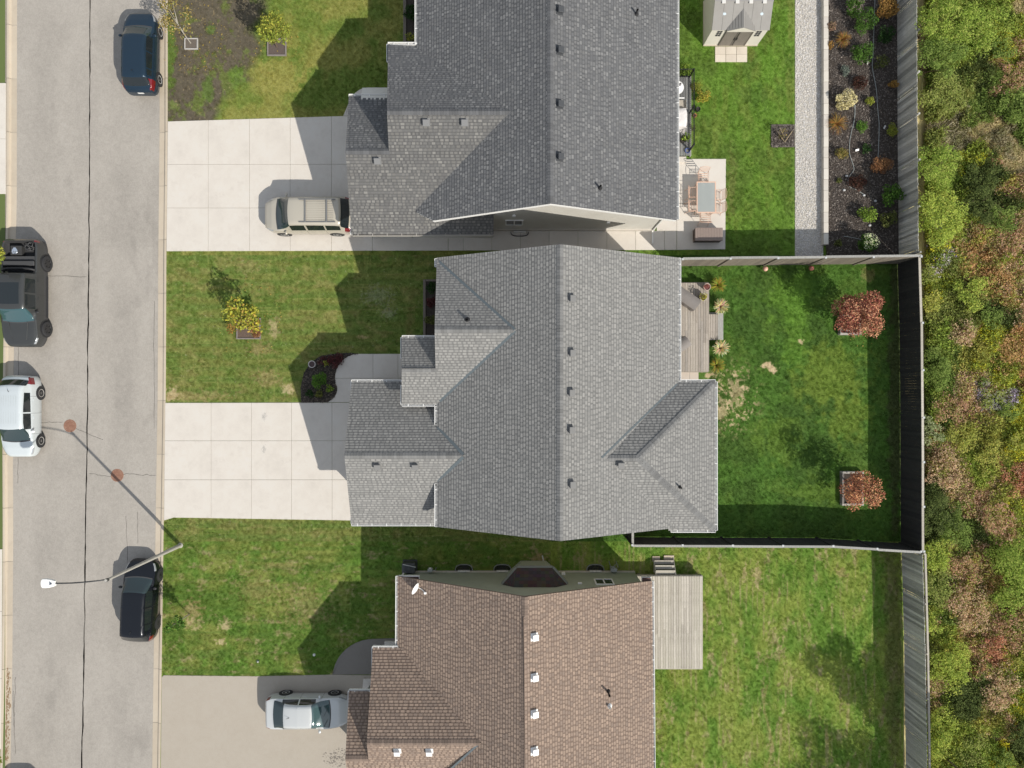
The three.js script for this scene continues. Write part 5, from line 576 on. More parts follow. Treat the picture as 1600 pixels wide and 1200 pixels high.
/* C: L W; hood0 (front edge height), hood1 (at windscreen foot), w0 windscreen foot, w1 roof front, r0 roof rear, r1 rear glass foot (distances from the nose),
   roof (height), belt [front, rear], tail (height behind the rear glass), rw (roof half width share), rake of the nose */
function car(name, label, category, pos, turn, C) {
  const t = thing(name, label, category, pos, turn), { L, W } = C, hw = W / 2, bed = C.bed;
  const top = s => interp([[0, C.hood0 - 0.10], [0.10, C.hood0], [C.w0 * 0.5, lerp(C.hood0, C.hood1, 0.68)], [C.w0, C.hood1], [C.w0 + 0.02, C.hood1 + 0.01], [C.w1, C.roof - 0.05], [C.w1 + 0.25, C.roof - 0.012], [(C.w1 + C.r0) / 2, C.roof], [C.r0 - 0.2, C.roof - 0.03], [C.r0, C.roof - 0.07], [C.r1, C.tail], [Math.max(C.r1 + 0.01, L - 0.12), C.tail - 0.035], [L, C.tail - 0.22]], s);
  const belt = s => Math.min(interp([[0, C.hood0 - 0.16], [0.12, C.hood0 - 0.06], [C.w0, C.belt[0]], [C.r0, C.belt[1]], [L - 0.1, C.belt[1] - 0.03], [L, C.tail - 0.28]], s), top(s) - 0.03);
  const plan = s => hw * (1 - 0.32 * Math.pow(clamp(1 - s / (C.nose ?? 0.75)), 2.6) - 0.20 * Math.pow(clamp(1 - (L - s) / 0.6), 2.8));
  const inBed = s => bed && s > bed[0] && s < bed[1];
  const doors = C.doors ?? [], cuts = new Set([0, 0.03, 0.07, 0.12, 0.2, 0.3, 0.45, 0.6, C.w0 - 0.07, C.w0, C.w0 + 0.02, C.w1, C.r0, C.r0 + 0.05, C.r1 - 0.04, C.r1, L - 0.45, L - 0.3, L - 0.2, L - 0.12, L - 0.07, L - 0.03, L, ...(C.extra ?? [])]);
  for (const d of doors) { cuts.add(d); cuts.add(d + 0.012); } for (const [a, b] of C.side) { cuts.add(a); cuts.add(b); } if (bed) for (const b of bed) { cuts.add(b); cuts.add(b + 0.012); }
  for (let s = 0.1; s < L; s += 0.14) if (![...cuts].some(c => Math.abs(c - s) < 0.05)) cuts.add(s);
  const S = [...cuts].filter(s => s >= 0 && s <= L).sort((a, b) => a - b);
  const section = s => { const w = plan(s), T = top(s), B = belt(s), c = clamp((T - B - 0.03) / (C.roof - C.belt[0]), 0, 1), rw = hw * C.rw, end = Math.min(smooth(0, 0.10, s), smooth(0, 0.1, L - s)), g = 0.19 + 0.08 * (1 - end);
    let q = [[w * 0.84, g], [w * 0.965, g + 0.07], [w, lerp(g, B, 0.42)], [w * 0.995, lerp(g, B, 0.68)], [w * 0.975, B - 0.075], [w * 0.945, B], [lerp(w * 0.90, w * 0.925, c), B + 0.012], [lerp(w * 0.86, rw * 1.035, c), lerp(B + 0.018, T - 0.10, c)], [lerp(w * 0.78, rw * 0.965, c), T - lerp(0.008, 0.035, c)], [lerp(w * 0.55, rw * 0.72, c), T - 0.008], [lerp(w * 0.28, rw * 0.37, c), T], [0, T + 0.004]];
    if (inBed(s)) { const b = B + 0.0, f = C.floor; q = [...q.slice(0, 5), [w * 0.955, b], [w * 0.875, b + 0.004], [w * 0.865, b - 0.03], [w * 0.86, f], [w * 0.6, f], [w * 0.3, f], [0, f]]; }
    return q; };
  const bulge = (s, z) => { const k = 1 - Math.pow(Math.abs(z) / hw, 2); return -0.13 * k * Math.max(0, 1 - Math.abs(s - C.w0) / 0.5) - 0.10 * k * Math.max(0, 1 - Math.abs(s - C.w1) / 0.5) + (bed ? 0 : 0.09 * k * Math.max(0, 1 - Math.abs(s - C.r1) / 0.5) + 0.06 * k * Math.max(0, 1 - Math.abs(s - C.r0) / 0.4)); };
  const rows = S.map(s => { const q = section(s), full = [...q.map(p => [p[0], p[1]]), ...q.slice(0, -1).reverse().map(p => [-p[0], p[1]])]; return full.map(([z, y], j) => { const jj = Math.min(j, 22 - j); const b = jj >= 6 ? bulge(s, z) : 0; return V(L / 2 - s - b, y, z); }); });
  const N = 23, posA = new Float32Array(S.length * N * 3); rows.forEach((r, i) => r.forEach((p, j) => posA.set([p.x, p.y, p.z], (i * N + j) * 3)));
  const quads = {}; const addQ = (k, i, j) => { const a = i * N + j, b = a + 1, c = a + N, d = c + 1; (quads[k] ??= []).push(a, b, d, a, d, c); };
  const all = [];
  for (let i = 0; i + 1 < S.length; i++) for (let j = 0; j + 1 < N; j++) { const a = i * N + j; all.push(a, a + 1, a + N + 1, a, a + N + 1, a + N);
    const s = (S[i] + S[i + 1]) / 2, jj = j < 11 ? j : 21 - j; let k = 'body';
    if (doors.some(d => s > d && s < d + 0.012) && jj >= 1 && jj <= 5) k = 'seam';
    else if (s > C.w0 && s < C.w1 && jj >= 7 && jj <= 10) k = 'windscreen'; else if (s > C.w0 - 0.07 && s < C.w0 && jj >= 7) k = 'cowl';
    else if (!bed && s > C.r0 + 0.05 && s < C.r1 - 0.04 && jj >= 7) k = 'rear_window'; else if (bed && s > C.r0 + 0.0 && s < bed[0] && jj >= 8) k = 'rear_window';
    else if (jj === 6 && C.side.some(([a2, b2]) => s > a2 && s < b2)) k = j < 11 ? 'side_window' : 'side_window2';
    else if (jj >= 4 && jj <= 5 && s > 0.10 && s < (C.lamp ?? 0.5)) k = j < 11 ? 'headlight' : 'headlight2';
    else if (jj >= 3 && jj <= (C.tailHi ?? 5) && s > L - (C.tailLen ?? 0.36) && s < L - 0.07) k = j < 11 ? 'taillight' : 'taillight2';
    else if (C.sunroof && s > C.sunroof[0] && s < C.sunroof[1] && jj >= 9) k = 'sunroof'; else if (bed && inBed(s) && jj >= 6) k = 'bed';
    else if (jj === 0 || jj === 1 && (C.clad ?? false)) k = 'sill';
    addQ(k, i, j); }
  const whole = new THREE.BufferGeometry(); whole.setAttribute('position', new THREE.BufferAttribute(posA, 3)); whole.setIndex(all); whole.computeVertexNormals(); const nor = whole.attributes.normal;
  // end caps
  const mk = (idx) => { const g = new THREE.BufferGeometry(), p = [], n = []; for (const i of idx) { p.push(posA[3 * i], posA[3 * i + 1], posA[3 * i + 2]); n.push(nor.getX(i), nor.getY(i), nor.getZ(i)); } g.setAttribute('position', new THREE.Float32BufferAttribute(p, 3)); g.setAttribute('normal', new THREE.Float32BufferAttribute(n, 3)); g.setAttribute('uv', new THREE.Float32BufferAttribute(new Float32Array(idx.length * 2), 2)); return g; };
  const cap = i => { const p = []; for (let j = 0; j < 11; j++) { const q = k => rows[i][k]; for (const v of [q(j), q(j + 1), q(21 - j), q(j), q(21 - j), q(22 - j)]) p.push(v.x, v.y, v.z); } const g = new THREE.BufferGeometry(); g.setAttribute('position', new THREE.Float32BufferAttribute(p, 3)); g.computeVertexNormals(); return worldUV(g); };
  const mats2 = { body: C.paint, seam: mat.black, windscreen: C.screen ?? screenTint, cowl: mat.dark, rear_window: C.rearGlass ?? winTint, side_window: winTint, headlight: clearLamp, taillight: redLamp, sunroof: winTint, bed: M([0.03, 0.03, 0.032], 0.8), sill: C.clad ? mat.dark : C.paint };
  for (const k of Object.keys(quads)) { const nm = k.replace(/2$/, ''); if (nm !== 'seam' && nm !== 'sill') part(nm === 'seam' ? 'door_gap' : nm, mk(quads[k]), mats2[nm], t); }
  if (quads.seam) part('door_gap', mk(quads.seam), mats2.seam, t); if (quads.sill) part('sill', mk(quads.sill), mats2.sill, t);
  part('front_grille', cap(0), mat.black, t); part('rear_bumper', cap(S.length - 1), C.paint, t); part('underbody', bx(-L / 2 + 0.25, L / 2 - 0.25, 0.2, 0.28, -hw * 0.8, hw * 0.8), mat.black, t);
  // wheels: tyre, rim with spokes, and the dark arch round each
  const R = C.R ?? 0.33, tw = C.tw ?? 0.21, tyre = worldUV(new THREE.LatheGeometry([[R * 0.6, -tw / 2 + 0.01], [R * 0.9, -tw / 2], [R, -tw / 2 + 0.04], [R, tw / 2 - 0.04], [R * 0.9, tw / 2], [R * 0.6, tw / 2 - 0.01]].map(p => new THREE.Vector2(...p)), 30).rotateX(Math.PI / 2));
  const spokes = [worldUV(new THREE.CylinderGeometry(R * 0.2, R * 0.2, 0.03, 14).rotateX(Math.PI / 2).translate(0, 0, tw / 2 - 0.03)), worldUV(new THREE.TorusGeometry(R * 0.62, 0.025, 6, 26).translate(0, 0, tw / 2 - 0.03))]; const ns = C.spokes ?? 5; for (let k = 0; k < ns; k++) { const g = new THREE.BoxGeometry(R * 0.6, R * 0.24, 0.025); g.translate(R * 0.36, 0, tw / 2 - 0.03); g.rotateZ(k * 2 * Math.PI / ns); spokes.push(worldUV(g)); }
  const rimG = merge(spokes), disc = worldUV(new THREE.CylinderGeometry(R * 0.6, R * 0.6, 0.02, 24).rotateX(Math.PI / 2).translate(0, 0, tw / 2 - 0.07)), arch = worldUV(new THREE.CylinderGeometry(R * 1.16, R * 1.16, 0.05, 28).rotateX(Math.PI / 2));
  for (const s of C.axles) for (const sd of [1, -1]) { const w = new THREE.Group(); w.name = 'wheel'; t.add(w); w.position.set(L / 2 - s, R, sd * (plan(s) - tw / 2 + (C.poke ?? 0.022))); if (sd < 0) w.rotation.y = Math.PI; part('tyre', tyre, mat.rubber, w); part('rim', rimG, C.rim ?? alloy, w); part('brake_disc', disc, mat.dark, w); const a = part('wheel_arch', arch, mat.black, t); a.position.set(L / 2 - s, R + 0.02, sd * (plan(s) - 0.018)); }
  // mirrors, handles, plate, wipers
  for (const sd of [1, -1]) { const m = new THREE.SphereGeometry(1, 14, 10); m.scale(0.075, 0.06, 0.11); m.translate(L / 2 - C.w0 - 0.42, C.belt[0] + 0.08, sd * (hw + 0.055)); part('wing_mirror', worldUV(m), C.mirror ?? C.paint, t); for (const h of C.handles ?? []) part('door_handle', rbx(L / 2 - h - 0.09, L / 2 - h + 0.09, belt(h) - 0.15, belt(h) - 0.125, sd * (hw - 0.006) - 0.012, sd * (hw - 0.006) + 0.012, 0.006), C.handleM ?? C.paint, t); }
  part('number_plate', rbx(-L / 2 - 0.012, -L / 2 + 0.03, 0.55, 0.68, -0.16, 0.16, 0.005), M([0.66, 0.66, 0.65], 0.5), t);
  for (const z of [-0.35, 0.25]) part('wiper', worldUV(limb(V(L / 2 - C.w0 + 0.04, C.hood1 + 0.03, z), V(L / 2 - C.w0 - 0.18, C.hood1 + 0.14, z + 0.42), 0.009, 0.007, 5)), mat.black, t);
  { const ay = C.roof + 0.02, ax = L / 2 - C.r0 + 0.25; if (C.fin !== false) part('aerial', worldUV(limb(V(ax, ay - 0.03, 0), V(ax - 0.14, ay + 0.07, 0), 0.018, 0.006, 6)), mat.black, t); }
  t.userData.car = undefined; delete t.userData.car; return { t, plan, top, belt };
}
const heading = (dx, dz) => Math.atan2(-dz, dx);
const hatch = { L: 4.36, W: 1.76, hood0: 0.80, hood1: 0.98, w0: 0.98, w1: 1.62, r0: 3.72, r1: 4.12, roof: 1.52, belt: [0.95, 1.04], tail: 1.02, rw: 0.70, side: [[1.52, 2.35], [2.42, 3.25], [3.32, 3.62]], doors: [1.25, 2.38, 3.3], handles: [2.15, 3.1], axles: [0.84, 3.48], R: 0.335 };
car('parked_hatchback', 'dark blue hatchback parked by the kerb at the top of the road', 'car', V(-20.40, -0.1, -18.47), heading(0.012, -1), { ...hatch, paint: paint([0.014, 0.031, 0.052], 0.3, 0.3), tailHi: 6, tailLen: 0.55, rim: M([0.68, 0.68, 0.67], 0.4, { metal: 0.4 }) });
car('parked_hatchback', 'black hatchback parked beneath the arm of the street lamp', 'car', V(-20.42, -0.1, 11.60), heading(0.045, -1), { ...hatch, L: 4.38, roof: 1.56, r0: 3.86, r1: 4.22, rw: 0.69, paint: paint([0.0075, 0.009, 0.013], 0.2, 0.25), rim: darkAlloy, mirror: mat.black });
{ const { t } = car('parked_hatchback', 'pearl white crossover parked at the left kerb facing down the photo', 'car', V(-27.0, -0.1, 1.50), heading(0, 1), { ...hatch, L: 4.40, W: 1.78, roof: 1.60, rw: 0.71, hood0: 0.84, hood1: 1.02, belt: [0.99, 1.10], tail: 1.10, r0: 3.80, r1: 4.18, side: [[1.55, 2.38], [2.45, 3.5]], tailHi: 6, tailLen: 0.5, paint: paint([0.54, 0.58, 0.595], 0.2, 0.3), rim: M([0.6, 0.58, 0.55], 0.35, { metal: 0.5 }), mirror: mat.white }); for (let k = -3; k <= 3; k++) part('roof_groove', rbx(-1.15, 0.35, 1.497 + 0.1 - Math.abs(k) * 0.003, 1.502 + 0.1 - Math.abs(k) * 0.003, k * 0.13 - 0.007, k * 0.13 + 0.007, 0.002), M([0.42, 0.45, 0.46], 0.4), t); }
{ const c = car('minivan', 'beige minivan with roof rack parked nose out on the upper driveway', 'minivan', V(-11.08, 0.03, -9.50), heading(-1, 0.0), { L: 4.84, W: 1.95, hood0: 0.84, hood1: 1.04, w0: 0.86, w1: 1.62, r0: 4.22, r1: 4.66, roof: 1.72, belt: [1.02, 1.08], tail: 1.12, rw: 0.735, side: [[1.58, 2.36], [2.46, 3.4], [3.48, 4.22]], doors: [1.2, 2.4, 3.44], handles: [2.1, 2.7], axles: [0.95, 3.85], R: 0.34, paint: paint([0.46, 0.42, 0.35], 0.25, 0.34), tailHi: 6, tailLen: 0.42, fin: false, nose: 0.95 });
  const rk = M([0.16, 0.16, 0.16], 0.5), X0 = 2.42; for (const s of [1, -1]) part('roof_rail', rbx(X0 - 4.1, X0 - 2.15, 1.72, 1.76, s * 0.60 - 0.025, s * 0.60 + 0.025, 0.012), rk, c.t); for (const x of [X0 - 2.5, X0 - 3.65]) part('roof_crossbar', rbx(x - 0.035, x + 0.035, 1.765, 1.79, -0.6, 0.6, 0.01), rk, c.t); for (let k = -4; k <= 4; k++) part('roof_groove', rbx(X0 - 4.0, X0 - 2.5, 1.716, 1.727, k * 0.12 - 0.006, k * 0.12 + 0.006, 0.002), M([0.34, 0.31, 0.255], 0.45), c.t); }
car('sedan', 'silver white sedan parked nose in on the brown house driveway', 'car', V(-11.2, 0.022, 17.66), heading(1, 0.0), { L: 4.52, W: 1.76, hood0: 0.74, hood1: 0.95, w0: 1.08, w1: 1.92, r0: 3.28, r1: 3.98, roof: 1.44, belt: [0.93, 0.99], tail: 1.03, rw: 0.665, side: [[1.72, 2.55], [2.62, 3.5]], doors: [1.4, 2.58, 3.45], handles: [2.35, 3.2], axles: [0.86, 3.56], R: 0.32, tailLen: 0.3, paint: paint([0.53, 0.54, 0.535], 0.25, 0.3), screen: new THREE.MeshPhysicalMaterial({ color: lin(0.05, 0.09, 0.095), roughness: 0.05, ior: 1.8, side: THREE.DoubleSide }), rearGlass: screenTint, nose: 1.0 });
car('parked_hatchback', 'dark car just below the lower left corner, its shadow on the road', 'car', V(-26.95, -0.1, 23.7), heading(0, -1), { ...hatch, paint: paint([0.03, 0.03, 0.032], 0.3, 0.3) });
{ // pickup with open bed
  const C = { L: 5.85, W: 2.0, hood0: 1.06, hood1: 1.22, w0: 1.42, w1: 2.02, r0: 3.86, r1: 3.98, roof: 1.90, belt: [1.18, 1.22], tail: 1.20, rw: 0.70, side: [[2.02, 2.75], [2.85, 3.6]], doors: [1.7, 2.8, 3.72], handles: [2.6, 3.55], axles: [1.0, 4.62], R: 0.42, tw: 0.28, poke: 0.09, bed: [4.05, 5.72], floor: 0.74, paint: paint([0.058, 0.060, 0.060], 0.4, 0.36), rim: darkAlloy, spokes: 6, sunroof: [2.25, 3.35], clad: true, nose: 0.8, tailLen: 0.22, extra: [2.25, 3.35], screen: new THREE.MeshPhysicalMaterial({ color: lin(0.03, 0.075, 0.085), roughness: 0.05, ior: 1.8, side: THREE.DoubleSide }), mirror: mat.black, lamp: 0.42 };
  const { t } = car('pickup_truck', 'grey pickup truck with a loaded open bed at the left kerb', 'pickup truck', V(-26.75, -0.1, -5.26), heading(0, 1), C), x = s => 2.925 - s;
  for (const s of [-1, 1]) { part('hood_rib', worldUV(limb(V(x(0.35), 1.105, s * 0.38), V(x(1.3), 1.225, s * 0.52), 0.022, 0.022, 6)), C.paint, t); part('side_step', rbx(x(3.9), x(1.6), 0.32, 0.38, s * 0.98 - 0.06, s * 0.98 + 0.08, 0.02), mat.black, t); }
  part('sport_bar', worldUV(tube([V(x(4.12), 1.2, -0.9), V(x(4.16), 1.34, -0.7), V(x(4.18), 1.36, 0), V(x(4.16), 1.34, 0.7), V(x(4.12), 1.2, 0.9)], 0.06, 8, true, 20)), mat.black, t);
  const wp = pos => t.localToWorld(pos); t.updateMatrixWorld(true);
  { const g = new THREE.CylinderGeometry(0.08, 0.08, 1.62, 12); g.rotateX(Math.PI / 2); single('bed_cover', worldUV(merge([rbx(x(4.62), x(4.36), 1.12, 1.22, -0.85, 0.85, 0.04).applyMatrix4(t.matrixWorld), rbx(x(4.9), x(4.66), 1.0, 1.06, -0.84, 0.84, 0.02).applyMatrix4(t.matrixWorld)])), M([0.05, 0.05, 0.052], 0.75), 'folded dark soft cover lying across the front of the pickup bed', 'bed cover');
    const bag = new THREE.SphereGeometry(0.2, 20, 14), p = bag.attributes.position; for (let i = 0; i < p.count; i++) { const q = 1 + 0.35 * (fbm(p.getX(i) * 9, p.getZ(i) * 9 + p.getY(i) * 4, 12) - 0.5); p.setXYZ(i, p.getX(i) * q * 1.1, p.getY(i) * q * 0.75, p.getZ(i) * q * 1.2); } bag.computeVertexNormals(); single('foil_bag', worldUV(bag), M([0.7, 0.74, 0.8], 0.18, { metal: 0.9 }), 'crumpled shiny silver bag in the pickup bed', 'bag', wp(V(x(5.2), 0.95, 0.33)));
    const crate = [rbx(-0.3, 0.3, 0, 0.3, -0.26, 0.26, 0.03)]; single('tool_case', worldUV(merge(crate)), M([0.03, 0.03, 0.03], 0.7), 'black tool case beneath the silver bag in the pickup bed', 'case', wp(V(x(5.22), 0.75, 0.25)));
    const junk = []; const r = rng(4); for (let k = 0; k < 9; k++) { const g2 = new THREE.TorusGeometry(0.09 + 0.05 * r(), 0.025, 6, 14); g2.rotateX(r() * 3); g2.rotateY(r() * 3); g2.translate((r() - 0.5) * 0.3, 0.12 + r() * 0.2, (r() - 0.5) * 0.35); junk.push(worldUV(g2)); } single('cable_heap', merge(junk), M([0.045, 0.045, 0.047], 0.6), 'heap of black cable loops in the rear corner of the pickup bed', 'cables', wp(V(x(5.35), 0.78, -0.5))); }
}

// ---------------------------------------------------------------- plants
const COL = { green: [[0.075, 0.15, 0.028], [0.10, 0.19, 0.035], [0.055, 0.115, 0.022]], lime: [[0.20, 0.30, 0.045], [0.16, 0.255, 0.04], [0.26, 0.34, 0.06]], bright: [[0.11, 0.225, 0.035], [0.15, 0.27, 0.045], [0.085, 0.18, 0.03]], yellowgreen: [[0.27, 0.30, 0.05], [0.21, 0.255, 0.045], [0.34, 0.33, 0.06]], olive: [[0.125, 0.145, 0.042], [0.16, 0.17, 0.055], [0.10, 0.12, 0.035]], dark: [[0.032, 0.072, 0.022], [0.045, 0.092, 0.026], [0.026, 0.056, 0.018]], gold: [[0.52, 0.37, 0.03], [0.42, 0.31, 0.035], [0.20, 0.21, 0.04], [0.15, 0.18, 0.035]], redbrown: [[0.20, 0.098, 0.065], [0.245, 0.13, 0.085], [0.15, 0.085, 0.055]], pinkbrown: [[0.31, 0.20, 0.135], [0.26, 0.16, 0.11], [0.36, 0.25, 0.17], [0.19, 0.15, 0.07]], rust: [[0.33, 0.165, 0.075], [0.27, 0.13, 0.065], [0.37, 0.21, 0.10]], tan: [[0.40, 0.325, 0.20], [0.33, 0.265, 0.165], [0.27, 0.235, 0.12]], grey: [[0.20, 0.19, 0.15], [0.26, 0.245, 0.19], [0.15, 0.15, 0.10]], purple: [[0.36, 0.28, 0.50], [0.44, 0.36, 0.56], [0.30, 0.26, 0.36], [0.16, 0.19, 0.09]], red: [[0.33, 0.085, 0.06], [0.26, 0.075, 0.05], [0.37, 0.14, 0.09]], maple: [[0.28, 0.085, 0.06], [0.42, 0.18, 0.11], [0.56, 0.32, 0.19], [0.50, 0.25, 0.14], [0.19, 0.06, 0.05]], maple2: [[0.50, 0.24, 0.12], [0.40, 0.16, 0.09], [0.56, 0.32, 0.17], [0.24, 0.085, 0.055]], autumn: [[0.30, 0.235, 0.07], [0.24, 0.19, 0.065], [0.36, 0.28, 0.10], [0.2, 0.2, 0.06]], orange: [[0.34, 0.19, 0.05], [0.27, 0.15, 0.05], [0.40, 0.25, 0.07]], teal: [[0.17, 0.20, 0.165], [0.21, 0.24, 0.20]], darkred: [[0.07, 0.032, 0.026], [0.095, 0.045, 0.03], [0.05, 0.03, 0.022]], pink: [[0.45, 0.27, 0.30], [0.52, 0.36, 0.38], [0.40, 0.30, 0.30]], white: [[0.72, 0.74, 0.48], [0.78, 0.78, 0.60], [0.62, 0.68, 0.38]], wine: [[0.115, 0.040, 0.040], [0.15, 0.05, 0.05], [0.085, 0.035, 0.035]], cream: [[0.68, 0.60, 0.32], [0.60, 0.53, 0.27], [0.74, 0.67, 0.42]], yellow: [[0.42, 0.37, 0.05], [0.35, 0.34, 0.055], [0.26, 0.29, 0.05], [0.42, 0.29, 0.07], [0.30, 0.32, 0.055]] };
Object.assign(COL, { w_bright: [[0.318, 0.428, 0.081], [0.381, 0.486, 0.099], [0.242, 0.346, 0.065], [0.420, 0.474, 0.117]], w_green: [[0.229, 0.320, 0.076], [0.292, 0.372, 0.099], [0.178, 0.256, 0.058]], w_lime: [[0.457, 0.537, 0.105], [0.381, 0.480, 0.094], [0.533, 0.563, 0.129], [0.305, 0.396, 0.081]], w_yellowgreen: [[0.483, 0.493, 0.117], [0.407, 0.441, 0.105], [0.559, 0.512, 0.139], [0.330, 0.359, 0.094]], w_olive: [[0.344, 0.395, 0.104], [0.396, 0.416, 0.135], [0.270, 0.330, 0.088]], w_dark: [[0.135, 0.176, 0.052], [0.177, 0.218, 0.068], [0.104, 0.138, 0.044]], w_gold: [[0.706, 0.661, 0.062], [0.438, 0.512, 0.094], [0.365, 0.458, 0.083], [0.521, 0.533, 0.104], [0.312, 0.395, 0.083]], w_pinkbrown: [[0.667, 0.470, 0.302], [0.542, 0.427, 0.218], [0.706, 0.533, 0.354], [0.417, 0.427, 0.146], [0.604, 0.405, 0.270]], w_redbrown: [[0.573, 0.341, 0.229], [0.479, 0.330, 0.166], [0.646, 0.427, 0.291], [0.375, 0.373, 0.125]], w_rust: [[0.635, 0.384, 0.186], [0.547, 0.359, 0.152], [0.699, 0.461, 0.234], [0.420, 0.372, 0.117]], w_tan: [[0.660, 0.550, 0.327], [0.572, 0.474, 0.269], [0.483, 0.435, 0.198]], w_grey: [[0.483, 0.435, 0.281], [0.559, 0.499, 0.327], [0.381, 0.372, 0.186]], w_purple: [[0.611, 0.525, 0.700], [0.706, 0.627, 0.706], [0.381, 0.409, 0.186]], w_red: [[0.585, 0.243, 0.152], [0.508, 0.256, 0.152], [0.635, 0.359, 0.210]], w_teal: [[0.369, 0.409, 0.210], [0.444, 0.486, 0.269], [0.279, 0.333, 0.139]] });
function cloud() { return { p: [], c: [] }; }
function leaf(o, c, n, d, l, w, col) { // folded diamond
  const s = n.clone().cross(d).normalize(), q = (a, b, up) => [c.x + d.x * a + s.x * b + n.x * up, c.y + d.y * a + s.y * b + n.y * up, c.z + d.z * a + s.z * b + n.z * up];
  const A = q(-l / 2, 0, 0), B = q(0, w / 2, w * 0.16), C = q(l / 2, 0, -l * 0.08), D = q(0, -w / 2, w * 0.16); for (const v of [A, C, B, A, D, C]) { o.p.push(...v); o.c.push(col[0], col[1], col[2]); } }
function done(o) { const g = new THREE.BufferGeometry(); g.setAttribute('position', new THREE.Float32BufferAttribute(o.p, 3)); g.setAttribute('color', new THREE.Float32BufferAttribute(o.c, 3)); g.computeVertexNormals(); return worldUV(g); }
const rdir = r => { const z = 2 * r() - 1, a = r() * 6.2832, k = Math.sqrt(1 - z * z); return V(k * Math.cos(a), z, k * Math.sin(a)); };
function blobLeaves(o, blobs, n, size, cols, r, { inner = 0.45, jit = 0.35, flat = 0.6, rough = 0.28, keep } = {}) { // blobs [x,y,z,rx,ry]
  const wts = blobs.map(b => b[3] * b[3]), sum = wts.reduce((a, b) => a + b, 0);
  for (let k = 0; k < n; k++) { let t = r() * sum, i = 0; while (i < blobs.length - 1 && (t -= wts[i]) > 0) i++; const b = blobs[i], d = rdir(r); if (d.y < -0.3) d.y *= 0.4; const q = lerp(inner, 1, Math.pow(r(), 0.45)) * (1 - rough / 2 + rough * (vnoise(d.x * 2.4 + i * 7, d.z * 2.4 + d.y * 2, 5) * 0.6 + vnoise(d.x * 6 + i * 3, d.z * 6 - d.y * 5, 6) * 0.4)); const c = V(b[0] + d.x * b[3] * q, Math.max(0.02, b[1] + d.y * (b[4] ?? b[3]) * q), b[2] + d.z * b[3] * q);
    if (keep && !keep(c)) continue;
    const nn = d.clone().multiplyScalar(0.5).add(rdir(r).multiplyScalar(0.75)).add(V(0, flat, 0)).normalize(), dd = rdir(r).cross(nn).normalize(), s = size * (0.65 + 0.7 * r()), base = cols[(hash2(i, Math.floor(r() * 3), 3) * cols.length * 0.999 + (r() < 0.45 ? Math.floor(r() * cols.length) : 0)) % cols.length | 0], j = 1 + (r() - 0.5) * 2 * jit; leaf(o, c, nn, dd, s, s * 0.62, base.map(v => v * j)); } }
function blobSet(r, R, h, n, lift = 0.35) { const out = [[0, h * (0.5 + 0.1 * r()), 0, R * (n > 12 ? 0.5 : 0.66), h * 0.46]]; for (let k = 0; k < n; k++) { const a = k * 2.4 + r(), q = R * (n > 12 ? 0.35 + 0.65 * r() : 0.42 + 0.32 * r()), s = R * (n > 12 ? 0.16 + 0.26 * r() : 0.30 + 0.22 * r()); out.push([Math.cos(a) * q, h * (lift + 0.45 * r()), Math.sin(a) * q, s, Math.min(s, h * 0.4)]); } return out; }
let plantSeed = 500;
function stems(t, r, R, h, n, c = [0.10, 0.07, 0.045]) { const gs = []; for (let k = 0; k < n; k++) { const a = k * 2.4 + r(), q = R * 0.55 * (0.4 + r()); gs.push(worldUV(limb(V(Math.cos(a) * 0.03, 0, Math.sin(a) * 0.03), V(Math.cos(a) * q, h * (0.45 + 0.3 * r()), Math.sin(a) * q), 0.014 + 0.008 * h, 0.006, 5))); } part('stem', gs, M(c, 0.9), t); }
function shrub(label, px, py, rpx, h, key, { leafS = 0.085, n, group, category = 'shrub', name = 'shrub', y = 0, flowers, blobs = 7, dens = 1, inner, stemN = 5, flat, rough, tl, keep } = {}) {
  const hc = y + h * 0.55, R = rpx * (CAM_H - hc) / FOCAL, t = thing(name, label, category, V(X(px, hc), y, Z(py, hc)), 0, group), r = rng(plantSeed++ * 31), o = cloud();
  const cnt = n ?? Math.round(clamp(dens * 2.3 * (R * R * 3.1 + R * h * 2) / (leafS * leafS * 0.62), 90, 6000)); blobLeaves(o, blobSet(r, R, h, blobs), cnt, leafS, COL[key], r, { inner, flat, rough, keep: keep && (c => keep(c.x + t.position.x, c.y, c.z + t.position.z)) }); part('foliage', done(o), leafMat(tl), t); stems(t, r, R, h, stemN);
  if (flowers) { const f = cloud(), [fk, fn, fs] = flowers; for (let k = 0; k < fn; k++) { const a = r() * 6.28, q = R * 0.9 * Math.sqrt(r()), c = V(Math.cos(a) * q, h * (1.02 - 0.35 * (q / R) * (q / R)) + 0.02, Math.sin(a) * q); blobLeaves(f, [[c.x, c.y, c.z, fs, fs * 0.75]], Math.round(8 + 320 * fs * fs * 4), fs * 0.42, COL[fk], r, { inner: 0.6, jit: 0.15, flat: 1 }); } part('flower', done(f), leafMat(), t); }
  return t;
}
